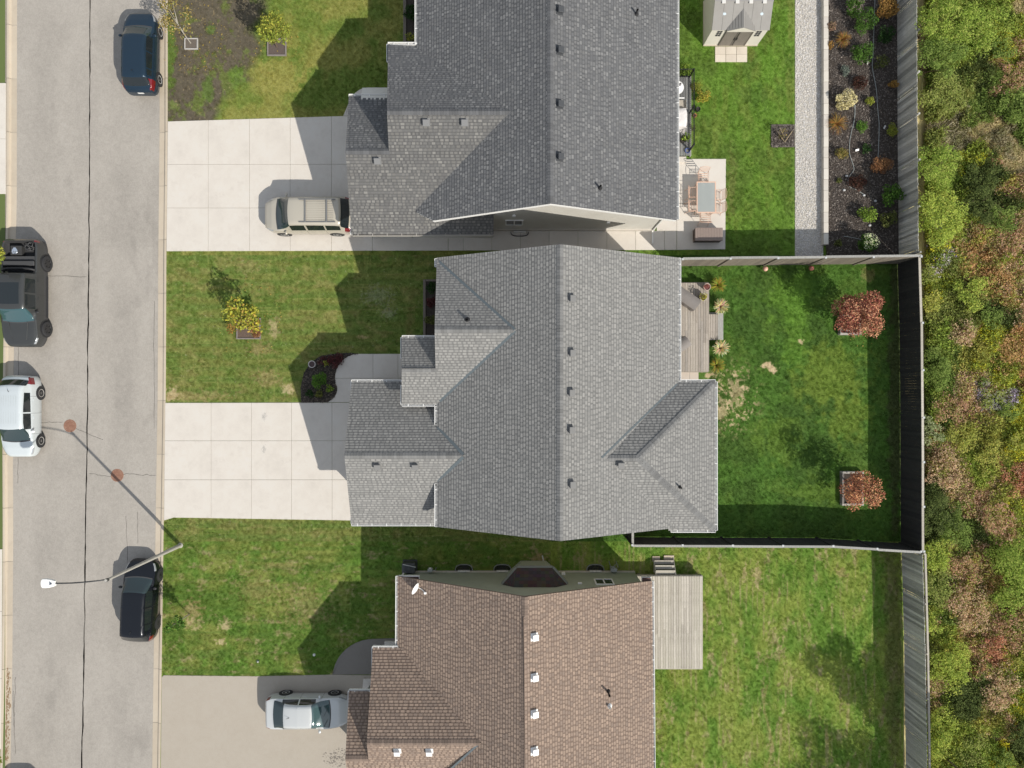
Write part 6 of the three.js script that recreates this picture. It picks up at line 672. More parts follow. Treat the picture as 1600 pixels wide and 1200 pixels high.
function blades(label, px, py, rpx, h, key, { n = 160, w = 0.02, group, category = 'ornamental grass', name = 'ornamental_grass', y = 0, droop = 0.6, tip } = {}) { // arching leaves from one crown
  const hc = y + h * 0.6, R = rpx * (CAM_H - hc) / FOCAL, t = thing(name, label, category, V(X(px, hc), y, Z(py, hc)), 0, group), r = rng(plantSeed++ * 17), o = cloud();
  for (let k = 0; k < n; k++) { const a = r() * 6.283, q = R * (0.25 + 0.8 * Math.sqrt(r())), H = h * (0.7 + 0.5 * r()), dx = Math.cos(a), dz = Math.sin(a), col = COL[key][Math.floor(r() * COL[key].length)].map(v => v * (0.7 + 0.6 * r())); let prev = null; for (let i = 0; i <= 4; i++) { const s = i / 4, x = q * Math.pow(s, 1.2), yy = H * (1.9 * s - (0.9 + droop * (q / R) * 0.9) * s * s), ww = w * (1 - s * 0.85) / 2, A = [dx * x - dz * ww, Math.max(0.01, yy), dz * x + dx * ww], B = [dx * x + dz * ww, Math.max(0.01, yy), dz * x - dx * ww]; if (prev) for (const v of [prev[0], prev[1], B, prev[0], B, A]) { o.p.push(...v); const c = tip && s > 0.6 ? tip : col; o.c.push(c[0], c[1], c[2]); } prev = [A, B]; } }
  part('leaf_blades', done(o), leafMat(), t); return t;
}
function tree(label, bpx, bpy, cpx, cpy, rpx, h, key, { leafS = 0.10, name = 'young_tree', category = 'tree', group, n = 3200, trunk = [0.14, 0.105, 0.075], tr = 0.045, blobs = 9, y = 0, crownLow = 0.35, sparse = 0.4, dens = 1, tl = 0.2 } = {}) {
  const base = V(X(bpx, y), y, Z(bpy, y)), hc = y + h * 0.66, cc = P(cpx, cpy, hc), R = rpx * (CAM_H - hc) / FOCAL, t = thing(name, label, category, base, 0, group), r = rng(plantSeed++ * 13), off = V(cc.x - base.x, 0, cc.z - base.z), top = V(off.x, h * 0.62, off.z), m = M(trunk, 0.9, { map: tile(woodT, 0.8) });
  part('trunk', worldUV(tube([V(0, -0.02, 0), V(off.x * 0.2, h * 0.2, off.z * 0.2), V(off.x * 0.55, h * 0.42, off.z * 0.55), top], tr, 8, true, 12)), m, t);
  const bl = [], limbs = []; for (let k = 0; k < blobs; k++) { const a = k * 2.399 + r() * 0.6, q = R * (k ? 0.36 + 0.36 * r() : 0.05), s = R * (0.30 + 0.22 * r()), yy = h * lerp(crownLow + 0.1, 0.9, k ? r() : 1); bl.push([off.x + Math.cos(a) * q, yy, off.z + Math.sin(a) * q, s, s * 0.85]); const f = V(off.x * 0.6, h * lerp(0.3, 0.5, r()), off.z * 0.6); limbs.push(worldUV(limb(f, V(off.x + Math.cos(a) * q, yy, off.z + Math.sin(a) * q), tr * 0.55, tr * 0.18, 5))); }
  part('limb', limbs, m, t); const o = cloud(); blobLeaves(o, bl, n * dens, leafS, COL[key], r, { inner: sparse, jit: 0.5, rough: 0.5 }); part('crown', done(o), leafMat(tl), t); return t;
}
// --- trees of the front lawns
function edging(label, x0, x1, y0, y1, m, fill, h = 0.09, w = 0.07, category = 'tree surround') { const t = thing('tree_surround', label, category); covered.push([[x0, y0], [x1, y0], [x1, y1], [x0, y1]]); const a = X(x0), b = X(x1), c = Z(y0), d = Z(y1); part('edging_board', rbx(a, b, 0, h, c, c + w, 0.01), m, t); part('edging_board', rbx(a, b, 0, h, d - w, d, 0.01), m, t); part('edging_board', rbx(a, a + w, 0, h, c + w + 0.002, d - w - 0.002, 0.01), m, t); part('edging_board', rbx(b - w, b, 0, h, c + w + 0.002, d - w - 0.002, 0.01), m, t); part('soil', bx(a + w * 0.6, b - w * 0.6, 0, h * 0.5, c + w * 0.6, d - w * 0.6), fill, t); return t; }
const edgeGrey = M([0.21, 0.185, 0.175], 0.95, { map: tile(concreteT, 0.7) }), edgePale = M([0.44, 0.42, 0.40], 0.85, { map: tile(woodT, 0.9) });
edging('square pale edging round the bare sapling on the brown patchy lawn', 289, 310, 60.5, 78, edgePale, M([0.16, 0.14, 0.12], 1, { map: tile(mulchT, 1) }), 0.1, 0.055);
edging('square dark stone edging round the yellow green tree on the upper lawn', 418, 448, 61, 88, edgeGrey, M([0.13, 0.105, 0.095], 1, { map: tile(mulchT, 1) }));
edging('square dark stone edging round the yellow tree on the middle front lawn', 370, 408, 497, 530, edgeGrey, M([0.15, 0.11, 0.09], 1, { map: tile(mulchT, 1) }));
tree('thin pale sapling with sparse yellowing leaves beside the road at the top', 298.5, 68, 271, 26, 30, 3.9, 'autumn', { n: 620, leafS: 0.11, trunk: [0.42, 0.39, 0.34], tr: 0.032, blobs: 11, sparse: 0.1 });
tree('small yellow green tree in a square stone edging on the upper lawn', 433, 74, 425, 46, 27, 2.9, 'yellowgreen', { n: 1500, leafS: 0.12, blobs: 12, sparse: 0.3 });
tree('small bright yellow tree in a square stone edging on the middle front lawn', 389, 514, 382, 496, 29, 2.2, 'yellow', { n: 900, leafS: 0.16, blobs: 10, crownLow: 0.2, sparse: 0.3 });
shrub('orange red leafed low plant at the foot of the bright yellow tree', 400, 520, 8, 0.35, 'rust', { leafS: 0.07 }); shrub('faded yellow orange plant on the left of the bright yellow tree', 362, 511, 10, 0.8, 'orange', { leafS: 0.10, n: 120, flowers: ['yellow', 8, 0.06] });
tree('thin green sapling with a tall shadow on the lower front lawn', 296, 959.5, 270, 977, 17, 2.7, 'green', { n: 420, leafS: 0.12, blobs: 7, tr: 0.022, trunk: [0.36, 0.33, 0.29], sparse: 0.2 });
tree('yellow green street tree whose crown hangs over the grey pickup from the left edge', -26, 404, -16, 398, 27, 4.6, 'yellowgreen', { n: 2600, leafS: 0.12, name: 'street_tree' }); tree('yellow green tree reaching in at the lower left corner', -20, 1170, -14, 1196, 22, 3.6, 'yellowgreen', { n: 1500, leafS: 0.12, name: 'street_tree' });
// --- red trees of the middle yard
const planter = (label, x0, x1, y0, y1, h = 0.3) => { const t = thing('wooden_planter', label, 'planter', V(0, 0, 0), 0, 'square planters under the red trees'), a = X(x0, h), b = X(x1, h), c = Z(y0, h), d = Z(y1, h), w = 0.11, m = M([0.40, 0.375, 0.34], 0.85, { map: tile(woodT, 1.1) }), m2 = M([0.20, 0.18, 0.165], 0.85, { map: tile(woodT, 1.1) }); covered.push([[x0, y0], [x1, y0], [x1, y1], [x0, y1]]); part('timber', rbx(a, b, 0, h, c, c + w, 0.01), m, t); part('timber', rbx(a, b, 0, h, d - w, d, 0.01), m, t); part('timber', rbx(a, a + w, 0, h - 0.004, c + w + 0.003, d - w - 0.003, 0.01), m2, t); part('timber', rbx(b - w, b, 0, h - 0.004, c + w + 0.003, d - w - 0.003, 0.01), m, t); part('soil', bx(a + 0.05, b - 0.05, 0, h * 0.6, c + 0.05, d - 0.05), mulchM, t); };
planter('square timber planter mostly hidden under the fuller red tree', 1313, 1346, 492, 523); planter('square timber planter under the sparser rusty red tree', 1316, 1350, 737, 790);
tree('full round dark red ornamental tree in the upper corner of the middle yard', 1326, 502, 1344, 487, 37, 3.5, 'maple', { tl: 0.12, crownLow: 0.08, n: 8600, leafS: 0.088, name: 'red_tree', blobs: 22, sparse: 0.4 }); tree('sparser rusty red ornamental tree lower down in the middle yard', 1334, 764, 1350, 767, 34, 3.6, 'maple2', { tl: 0.12, crownLow: 0.08, n: 3300, leafS: 0.092, name: 'red_tree', blobs: 12, sparse: 0.35 });
single('landscape_light', worldUV(merge([new THREE.CylinderGeometry(0.05, 0.06, 0.12, 12).translate(0, 0.36, 0), new THREE.BoxGeometry(0.2, 0.02, 0.14).translate(0, 0.31, 0)])), mat.steel, 'small shiny light in the planter under the full red tree', 'garden light', V(X(1321), 0, Z(516)));
tree('slim tall tree standing below the photo whose shadow touches the lower yard lawn', 1471, 1179, 1597, 1286, 74, 8, 'lime', { tl: 0.12, n: 11000, leafS: 0.13, name: 'street_tree' }); tree('second tall tree below the photo with a round shadow on the lower yard lawn', 1440, 1320, 1560, 1453, 98, 8, 'lime', { tl: 0.12, n: 14000, leafS: 0.13, name: 'street_tree' });
// --- beside the deck
const dk = { group: undefined }; blades('spiky yellow green plant at the upper corner of the deck', 1122, 445, 13, 0.6, 'yellow', { n: 110, w: 0.05, droop: 0.3 }); blades('spiky cream plant between the deck corner and the deck step-out', 1126, 479, 13, 0.6, 'cream', { n: 170, w: 0.06, droop: 0.2 }); blades('spiky cream plant below the deck step-out', 1126, 544, 14, 0.6, 'cream', { n: 180, w: 0.06, droop: 0.2 }); blades('spiky yellow plant at the lower corner of the deck', 1120, 571, 13, 0.55, 'yellow', { n: 130, w: 0.045, droop: 0.3 });
shrub('pink flowers filling the terracotta coloured pot', 1105, 447, 4.6, 0.2, 'red', { y: 0.70, leafS: 0.05, n: 70, name: 'pot_plant', category: 'pot plant', flowers: ['pink', 10, 0.035], stemN: 3 }); shrub('yellow foliage spilling from the pale pot by the lounge cover', 1099, 463, 8, 0.42, 'yellow', { y: 0.70, leafS: 0.09, n: 70, name: 'pot_plant', category: 'pot plant', stemN: 3 });
shrub('green leaves in the dark pot on the railed deck', 1072, 214, 8, 0.5, 'lime', { y: 0.62, leafS: 0.11, n: 70, name: 'pot_plant', category: 'pot plant', stemN: 3 });
shrub('light green plant at the upper corner of the black railing', 1070, 110, 13, 0.6, 'lime', { leafS: 0.10 }); shrub('yellow green plant outside the black railing, upper of the pair', 1088, 136, 10, 0.6, 'yellowgreen', { leafS: 0.09 }); shrub('bright yellow plant outside the black railing, lower of the pair', 1098, 151, 11, 0.5, 'yellow', { leafS: 0.09 }); shrub('thin plant growing through the lower railing of the small deck', 1082, 200, 7, 0.5, 'olive', { leafS: 0.08, n: 80 });
// --- front bed of the middle house
covered.push([[661, 437], [684, 437], [684, 527], [661, 527]], [[629, -60], [652, -60], [652, 69], [629, 69]]);
{ const t = thing('bed_edging', 'timber edged narrow bed under the bay of the middle house', 'garden bed'), m = M([0.17, 0.145, 0.12], 0.9, { map: tile(woodT, 1) }); part('timber', rbx(X(661.5), X(665.5), 0, 0.12, Z(437), Z(527), 0.01), m, t); part('timber', rbx(X(666), X(690), 0, 0.12, Z(437), Z(440), 0.01), m, t); part('soil', bx(X(665.5), X(692), 0, 0.06, Z(440), Z(527)), mulchM, t); const u = thing('bed_edging', 'timber edged narrow bed beside the upper house in deep shade', 'garden bed'); part('timber', rbx(X(630.5), X(635), 0, 0.12, Z(-60), Z(69), 0.01), m, u); part('soil', bx(X(635), X(662), 0, 0.06, Z(-60), Z(69)), mulchM, u); }
shrub('dark green shrub at the upper end of the timber edged bed', 676, 449, 10, 0.8, 'dark', { leafS: 0.07 }); shrub('wine red shrub in the middle of the timber edged bed', 674, 472, 9, 0.7, 'wine', { leafS: 0.07 }); shrub('olive shrub at the lower end of the timber edged bed', 674, 500, 10, 0.9, 'olive', { leafS: 0.07 }); shrub('dark shrub against the upper house wall at the top', 643, 18, 13, 1.1, 'dark', { leafS: 0.08 }); shrub('light leafed plant beside the corner gutter of the upper house', 643, 58, 9, 0.7, 'yellowgreen', { leafS: 0.09, n: 150 });
shrub('round green mound in the middle of the mulched front bed', 498, 594, 14, 0.55, 'bright', { y: 0.05, leafS: 0.06 }); shrub('wine red ground plant in the mulched bed nearest the curved walk', 524, 562, 14, 0.4, 'wine', { y: 0.05, leafS: 0.06 }); shrub('wine red ground plant in the mulched bed beside the white pot', 505, 564, 9, 0.35, 'wine', { y: 0.05, leafS: 0.06, n: 260 }); shrub('yellow flowered plant at the bottom of the mulched front bed', 499, 615, 7, 0.4, 'olive', { y: 0.05, leafS: 0.07, flowers: ['yellow', 9, 0.05] }); shrub('pale leafed plant beside the curve of the front walk', 515, 607, 7, 0.4, 'lime', { y: 0.05, leafS: 0.08, n: 160 }); shrub('thin yellow green stalk in the upper part of the mulched bed', 509, 568, 5, 0.5, 'yellowgreen', { y: 0.05, leafS: 0.08, n: 60 }); shrub('small dark green plant low in the mulched front bed', 484, 614, 7, 0.3, 'dark', { y: 0.05, leafS: 0.06 });
// --- garden bed at the upper right
const gb = { y: 0.16 };
for (const [label, px, py, rp, h, key, o] of [
  ['pink flowered bush at the top of the garden bed', 1334, 8, 16, 0.8, 'green', { flowers: ['pink', 34, 0.06] }], ['broad green bush below the pink flowered bush', 1350, 32, 19, 0.9, 'green', {}], ['rounded orange brown bush at the top against the fence', 1386, 12, 19, 1.0, 'orange', {}], ['dark green bush against the fence below the orange brown bush', 1385, 54, 14, 0.8, 'dark', {}], ['light green leafy bush in the upper middle of the bed', 1347, 81, 19, 0.8, 'green', {}], ['dull olive clump against the fence beside the long hose', 1380, 97, 13, 0.4, 'olive', { dens: 0.5 }], ['pale blue grey low plant near the block wall', 1321, 110, 9, 0.25, 'teal', {}], ['dark red brown plant beside the pale blue grey plant', 1342, 128, 13, 0.45, 'darkred', {}], ['rounded tan yellow bush where the forked hose begins', 1320, 157, 18, 0.8, 'cream', { leafS: 0.08 }], ['small yellow green plant beside the long hose', 1359, 157, 8, 0.4, 'yellowgreen', {}], ['neat bright green mound in the middle of the bed', 1347, 197, 10, 0.35, 'bright', { leafS: 0.05 }], ['yellow olive plant against the fence by a white tag', 1394, 205, 11, 0.7, 'yellowgreen', {}], ['tan and orange plant beside the hose near the block wall', 1316, 239, 11, 0.5, 'autumn', {}], ['small dark green plant beside a white tag', 1353, 232, 8, 0.35, 'dark', {}], ['bright orange red bush at the end of the long hose', 1377, 257, 16, 0.7, 'rust', { flowers: ['rust', 12, 0.06] }], ['dark red brown plant inside the hose bend', 1340, 284, 15, 0.4, 'darkred', {}], ['large green leafy bush at the fence in the lower bed', 1392, 303, 18, 1.1, 'green', { leafS: 0.11 }], ['light green big leafed bush in the lower bed', 1356, 334, 15, 0.8, 'lime', { leafS: 0.12 }], ['olive yellow bush at the fence below the large green bush', 1388, 343, 14, 0.8, 'olive', { leafS: 0.10 }], ['bush with round white flower heads at the bottom of the bed', 1355, 381, 15, 1.3, 'green', { flowers: ['white', 16, 0.12], leafS: 0.1 }], ['tiny olive seedling near the block wall below the hose bend', 1311, 282, 5, 0.2, 'olive', {}], ['tiny dark olive plant in the shaded bottom of the bed', 1310, 379, 7, 0.2, 'olive', {}], ['little orange grass against the fence in the upper bed', 1396, 131, 8, 0.6, 'orange', {}], ['pale pinkish plant against the block wall at the top', 1300, 40, 9, 0.3, 'pinkbrown', {}], ['straw coloured plant against the block wall below the golden grass', 1297, 71, 6, 0.3, 'orange', {}]]) shrub(label, px, py, rp, h, key, { ...gb, leafS: 0.075, ...o });
blades('spiky golden orange grass in the upper garden bed near the block wall', 1318, 60, 15, 0.6, 'orange', { y: 0.16, n: 150, w: 0.03 }); blades('arching orange brown grass in the middle of the bed near the block wall', 1309, 192, 19, 0.5, 'orange', { y: 0.16, n: 150, w: 0.022 });
{ const hoseM = M([0.27, 0.285, 0.275], 0.6), hose = (label, pts) => { const r = rng(pts.length), t = single('garden_hose', worldUV(tube(pts.map(([x, y]) => V(X(x, 0.2) + (r() - 0.5) * 0.05, 0.195, Z(y, 0.2))), 0.018, 6, true, pts.length * 8)), hoseM, label, 'hose'); };
  hose('long grey hose running the upper half of the garden bed', [[1368, -20], [1366, 30], [1365, 60], [1364, 85], [1362.5, 103], [1366, 122], [1370, 140], [1371, 165], [1373.5, 195], [1373, 225], [1372, 246]]); hose('grey hose bending between the tan yellow bush and the dark red plant', [[1335, 160], [1336.5, 180], [1331, 203], [1327, 222], [1328, 240], [1332.5, 254], [1334, 265], [1328, 274], [1325, 283], [1327, 291], [1336, 295], [1350, 304]]); hose('second hose strand alongside the bending hose', [[1336, 164], [1336, 182], [1333.5, 200]]); hose('short hose end beside the white flowered bush', [[1318, 369], [1332, 371], [1345, 374]]);
  for (const [px, py, l] of [[1354, 97, 'white plant tag below the light green leafy bush'], [1381, 198, 'white plant tag beside the yellow olive plant at the fence'], [1339, 233, 'white plant tag beside the small dark green plant'], [1323, 275, 'grey stone at the hose bend'], [1319, 297, 'small pale stone below the hose bend'], [1350, 305, 'grey hose nozzle at the end of the bending hose'], [1368, 314, 'small grey ornament beside the large green bush'], [1359, 352, 'pale stone below the light green big leafed bush']]) { const rr = rng(px); const tagLike = l.includes('tag'); const g = tagLike ? rbx(-0.1, 0.1, 0.10, 0.115, -0.055, 0.055, 0.005).rotateX(0.5) : new THREE.IcosahedronGeometry(0.085, 1).scale(1, 0.6, 0.8); if (tagLike) { const t = thing('plant_tag', l, 'plant tag', V(X(px, 0.25), 0.16, Z(py, 0.25)), rr() * 2); part('plate', worldUV(g), mat.white, t); part('stake', worldUV(limb(V(0, -0.1, 0), V(0, 0.1, 0), 0.008, 0.008, 5)), mat.dark, t); } else single(l.includes('stone') ? 'stone' : l.includes('nozzle') ? 'hose_nozzle' : 'garden_ornament', worldUV(g), M([0.42, 0.42, 0.42], 0.7), l, l.includes('stone') ? 'stone' : l.includes('nozzle') ? 'nozzle' : 'ornament', V(X(px, 0.2), 0.2, Z(py, 0.2))); } }
{ // square of bark with stakes on the upper lawn
  const poly = [[1205, 195], [1241, 195], [1241, 230], [1205, 230]]; edging('square bark patch with fallen stakes beside the gravel path', 1205, 1241, 195, 230, M([0.16, 0.14, 0.125], 0.95, { map: tile(woodT, 0.9) }), mulchB, 0.06, 0.05, 'bark patch'); chips('bark_mulch', poly, 0.045, 900, BARKP, 9);
  const st = thing('garden_stakes', 'thin wooden stakes lying crossed on the square bark patch', 'stakes'); for (const [a, b] of [[[1213, 203], [1226, 222]], [[1226, 222], [1238, 205]], [[1219, 200], [1225, 214]]]) part('stake', worldUV(limb(P(...a, 0.16), P(...b, 0.12), 0.018, 0.018, 6)), M([0.36, 0.28, 0.17], 0.9), st); shrub('thin leafless young plant in the square bark patch', 1223, 209, 9, 0.9, 'autumn', { n: 40, leafS: 0.08 }); }

// ---------------------------------------------------------------- wild strip behind the fences
structure('rough_ground', sheet(XR, X(1900), -46, 46, -0.01), M([0.60, 0.53, 0.27], 1, { map: tile(mulchT, 3.1), bumpMap: tile(grainT, 0.5), bumpScale: 0.05 }));
const wild = [ // [px, py, radius, kind]
  [1480, 50, 60, 'bright'], [1540, 40, 40, 'bright'], [1460, 110, 40, 'green'], [1590, 20, 30, 'tan'], [1560, 80, 26, 'gold'], [1525, 110, 26, 'dark'], [1580, 120, 30, 'redbrown'], [1470, 150, 40, 'olive'], [1530, 160, 34, 'green'], [1590, 165, 28, 'green'], [1480, 200, 36, 'grey'], [1440, 195, 20, 'olive'], [1530, 215, 34, 'tan'], [1585, 240, 34, 'tan'], [1570, 225, 20, 'grey'], [1465, 260, 34, 'bright'], [1515, 245, 20, 'gold'], [1530, 280, 34, 'dark'], [1590, 290, 24, 'redbrown'],
  [1470, 340, 40, 'lime'], [1540, 320, 30, 'dark'], [1560, 345, 26, 'green'], [1590, 330, 24, 'pinkbrown'], [1550, 375, 40, 'pinkbrown'], [1590, 385, 30, 'redbrown'], [1520, 400, 30, 'rust'], [1450, 395, 14, 'grey'], [1490, 395, 18, 'gold'], [1468, 405, 14, 'purple'], [1450, 430, 24, 'gold'], [1490, 440, 20, 'olive'], [1590, 412, 12, 'gold'], [1560, 440, 22, 'rust'], [1595, 460, 34, 'pinkbrown'], [1455, 480, 22, 'yellowgreen'], [1490, 490, 24, 'olive'], [1510, 525, 22, 'pinkbrown'], [1550, 490, 20, 'dark'], [1545, 520, 22, 'gold'], [1580, 545, 34, 'rust'], [1460, 530, 26, 'bright'], [1520, 555, 26, 'yellowgreen'], [1550, 575, 22, 'gold'], [1465, 580, 30, 'green'],
  [1455, 615, 22, 'bright'], [1490, 640, 30, 'redbrown'], [1520, 610, 20, 'pinkbrown'], [1550, 625, 20, 'purple'], [1590, 615, 18, 'gold'], [1570, 645, 20, 'gold'], [1500, 675, 30, 'yellowgreen'], [1450, 670, 22, 'green'], [1550, 690, 34, 'yellowgreen'], [1590, 690, 24, 'gold'], [1480, 700, 22, 'pinkbrown'], [1470, 735, 34, 'pinkbrown'], [1540, 715, 26, 'lime'], [1585, 750, 24, 'red'], [1500, 770, 28, 'pinkbrown'], [1560, 770, 26, 'yellowgreen'], [1455, 790, 34, 'dark'], [1490, 820, 30, 'green'], [1540, 810, 26, 'redbrown'], [1590, 800, 20, 'gold'], [1525, 840, 16, 'dark'], [1570, 830, 22, 'redbrown'], [1460, 870, 26, 'lime'], [1505, 885, 28, 'redbrown'], [1575, 880, 40, 'bright'],
  [1460, 915, 28, 'green'], [1510, 945, 36, 'pinkbrown'], [1545, 920, 18, 'rust'], [1580, 940, 26, 'bright'], [1455, 975, 18, 'lime'], [1490, 970, 22, 'rust'], [1580, 985, 30, 'redbrown'], [1530, 1000, 30, 'redbrown'], [1550, 1015, 20, 'red'], [1480, 1020, 24, 'yellowgreen'], [1490, 1055, 30, 'lime'], [1450, 1020, 16, 'olive'], [1520, 1060, 22, 'dark'], [1560, 1060, 26, 'pinkbrown'], [1590, 1065, 24, 'bright'], [1595, 1030, 20, 'gold'], [1455, 1075, 14, 'pinkbrown'], [1500, 1105, 26, 'dark'], [1550, 1110, 26, 'pinkbrown'], [1530, 1130, 20, 'yellowgreen'], [1595, 1100, 20, 'gold'], [1465, 1140, 36, 'lime'], [1520, 1160, 30, 'bright'], [1570, 1185, 20, 'gold'], [1560, 1150, 26, 'tan'], [1600, 1160, 26, 'dark'], [1500, 1195, 26, 'green']];
function wildAt(px, py) { let best = 1e9, k = 'olive'; const jx = px + 44 * (fbm(px * 0.04, py * 0.04, 401) - 0.5) * 2 + 16 * (hash2(Math.round(px * 5), Math.round(py * 5), 1) - 0.5), jy = py + 44 * (fbm(px * 0.04, py * 0.04, 402) - 0.5) * 2 + 16 * (hash2(Math.round(px * 5), Math.round(py * 5), 2) - 0.5); for (const w of wild) { const d = Math.hypot(jx - w[0], jy - w[1]) / w[2]; if (d < best) { best = d; k = w[3]; } } return k; }
{ // low growth too dense to count
  const variants = [0, 1, 2].map(v => { const r = rng(900 + v), o = cloud(); for (let k = 0; k < 34; k++) { const a = r() * 6.28, q = 0.2 * Math.sqrt(r()), y = 0.05 + 0.36 * r(), n = rdir(r).add(V(0, 1.7, 0)).normalize(), j = 0.7 + 0.6 * r(); leaf(o, V(Math.cos(a) * q, y, Math.sin(a) * q), n, rdir(r).cross(n).normalize(), v === 2 ? 0.13 : 0.085, v === 2 ? 0.022 : 0.05, [j, j, j]); } for (let k = 0; k < 12; k++) { const a = r() * 6.28, q = 0.13 * r(), b = V(Math.cos(a) * q, 0, Math.sin(a) * q), tp = V(b.x * 2.2, 0.4 + 0.2 * r(), b.z * 2.2), j = 0.7; leaf(o, b.clone().lerp(tp, 0.5), V(Math.cos(a + 1.5), 0.1, Math.sin(a + 1.5)).normalize(), tp.clone().sub(b).normalize(), 0.42, 0.012, [j, j * 0.9, j * 0.7]); } return done(o); });
  const per = 17000, r = rng(77), obj = new THREE.Object3D();
  variants.forEach((g, v) => { const im = new THREE.InstancedMesh(g, leafMat(0.5), per); let k = 0; while (k < per) { const px = 1446 + r() * 250 * (k % 5 ? 0.72 : 1), py = -40 + r() * 1280; let key = wildAt(px, py); if (/brown|rust|red/.test(key) && r() < 0.3) key = ['yellowgreen', 'yellowgreen', 'pinkbrown', 'lime'][Math.floor(r() * 4)]; const sparse = key === 'tan' || key === 'grey'; if (sparse && r() < 0.25) { k++; obj.scale.setScalar(0); obj.updateMatrix(); im.setMatrixAt(k - 1, obj.matrix); im.setColorAt(k - 1, lin(0, 0, 0)); continue; } const cs = COL['w_' + key] ?? COL[key], c = cs[Math.floor(r() * cs.length)], q = 0.75 + 0.5 * r(); obj.position.set(X(px), 0, Z(py)); obj.rotation.set((r() - 0.5) * 0.4, r() * 6.28, (r() - 0.5) * 0.4); const s = (sparse ? 0.6 : 0.9) * (0.7 + 0.9 * r()); obj.scale.set(s, s * (key === 'tan' ? 0.45 : 0.45 + 0.9 * vnoise(px * 0.05, py * 0.05, 8)), s); obj.updateMatrix(); im.setMatrixAt(k, obj.matrix); im.setColorAt(k, lin(c[0] * q, c[1] * q, c[2] * q)); k++; } im.name = numbered('meadow_growth'); shadows(im); scene.add(im); im.userData.kind = 'stuff'; }); }
const fenceX = z => X(along([[-110, 1400], [200, 1401], [405, 1403], [650, 1407.5], [848, 1408.5], [1000, 1413], [1330, 1418]], toPx(0, z)[1])) + 0.13;
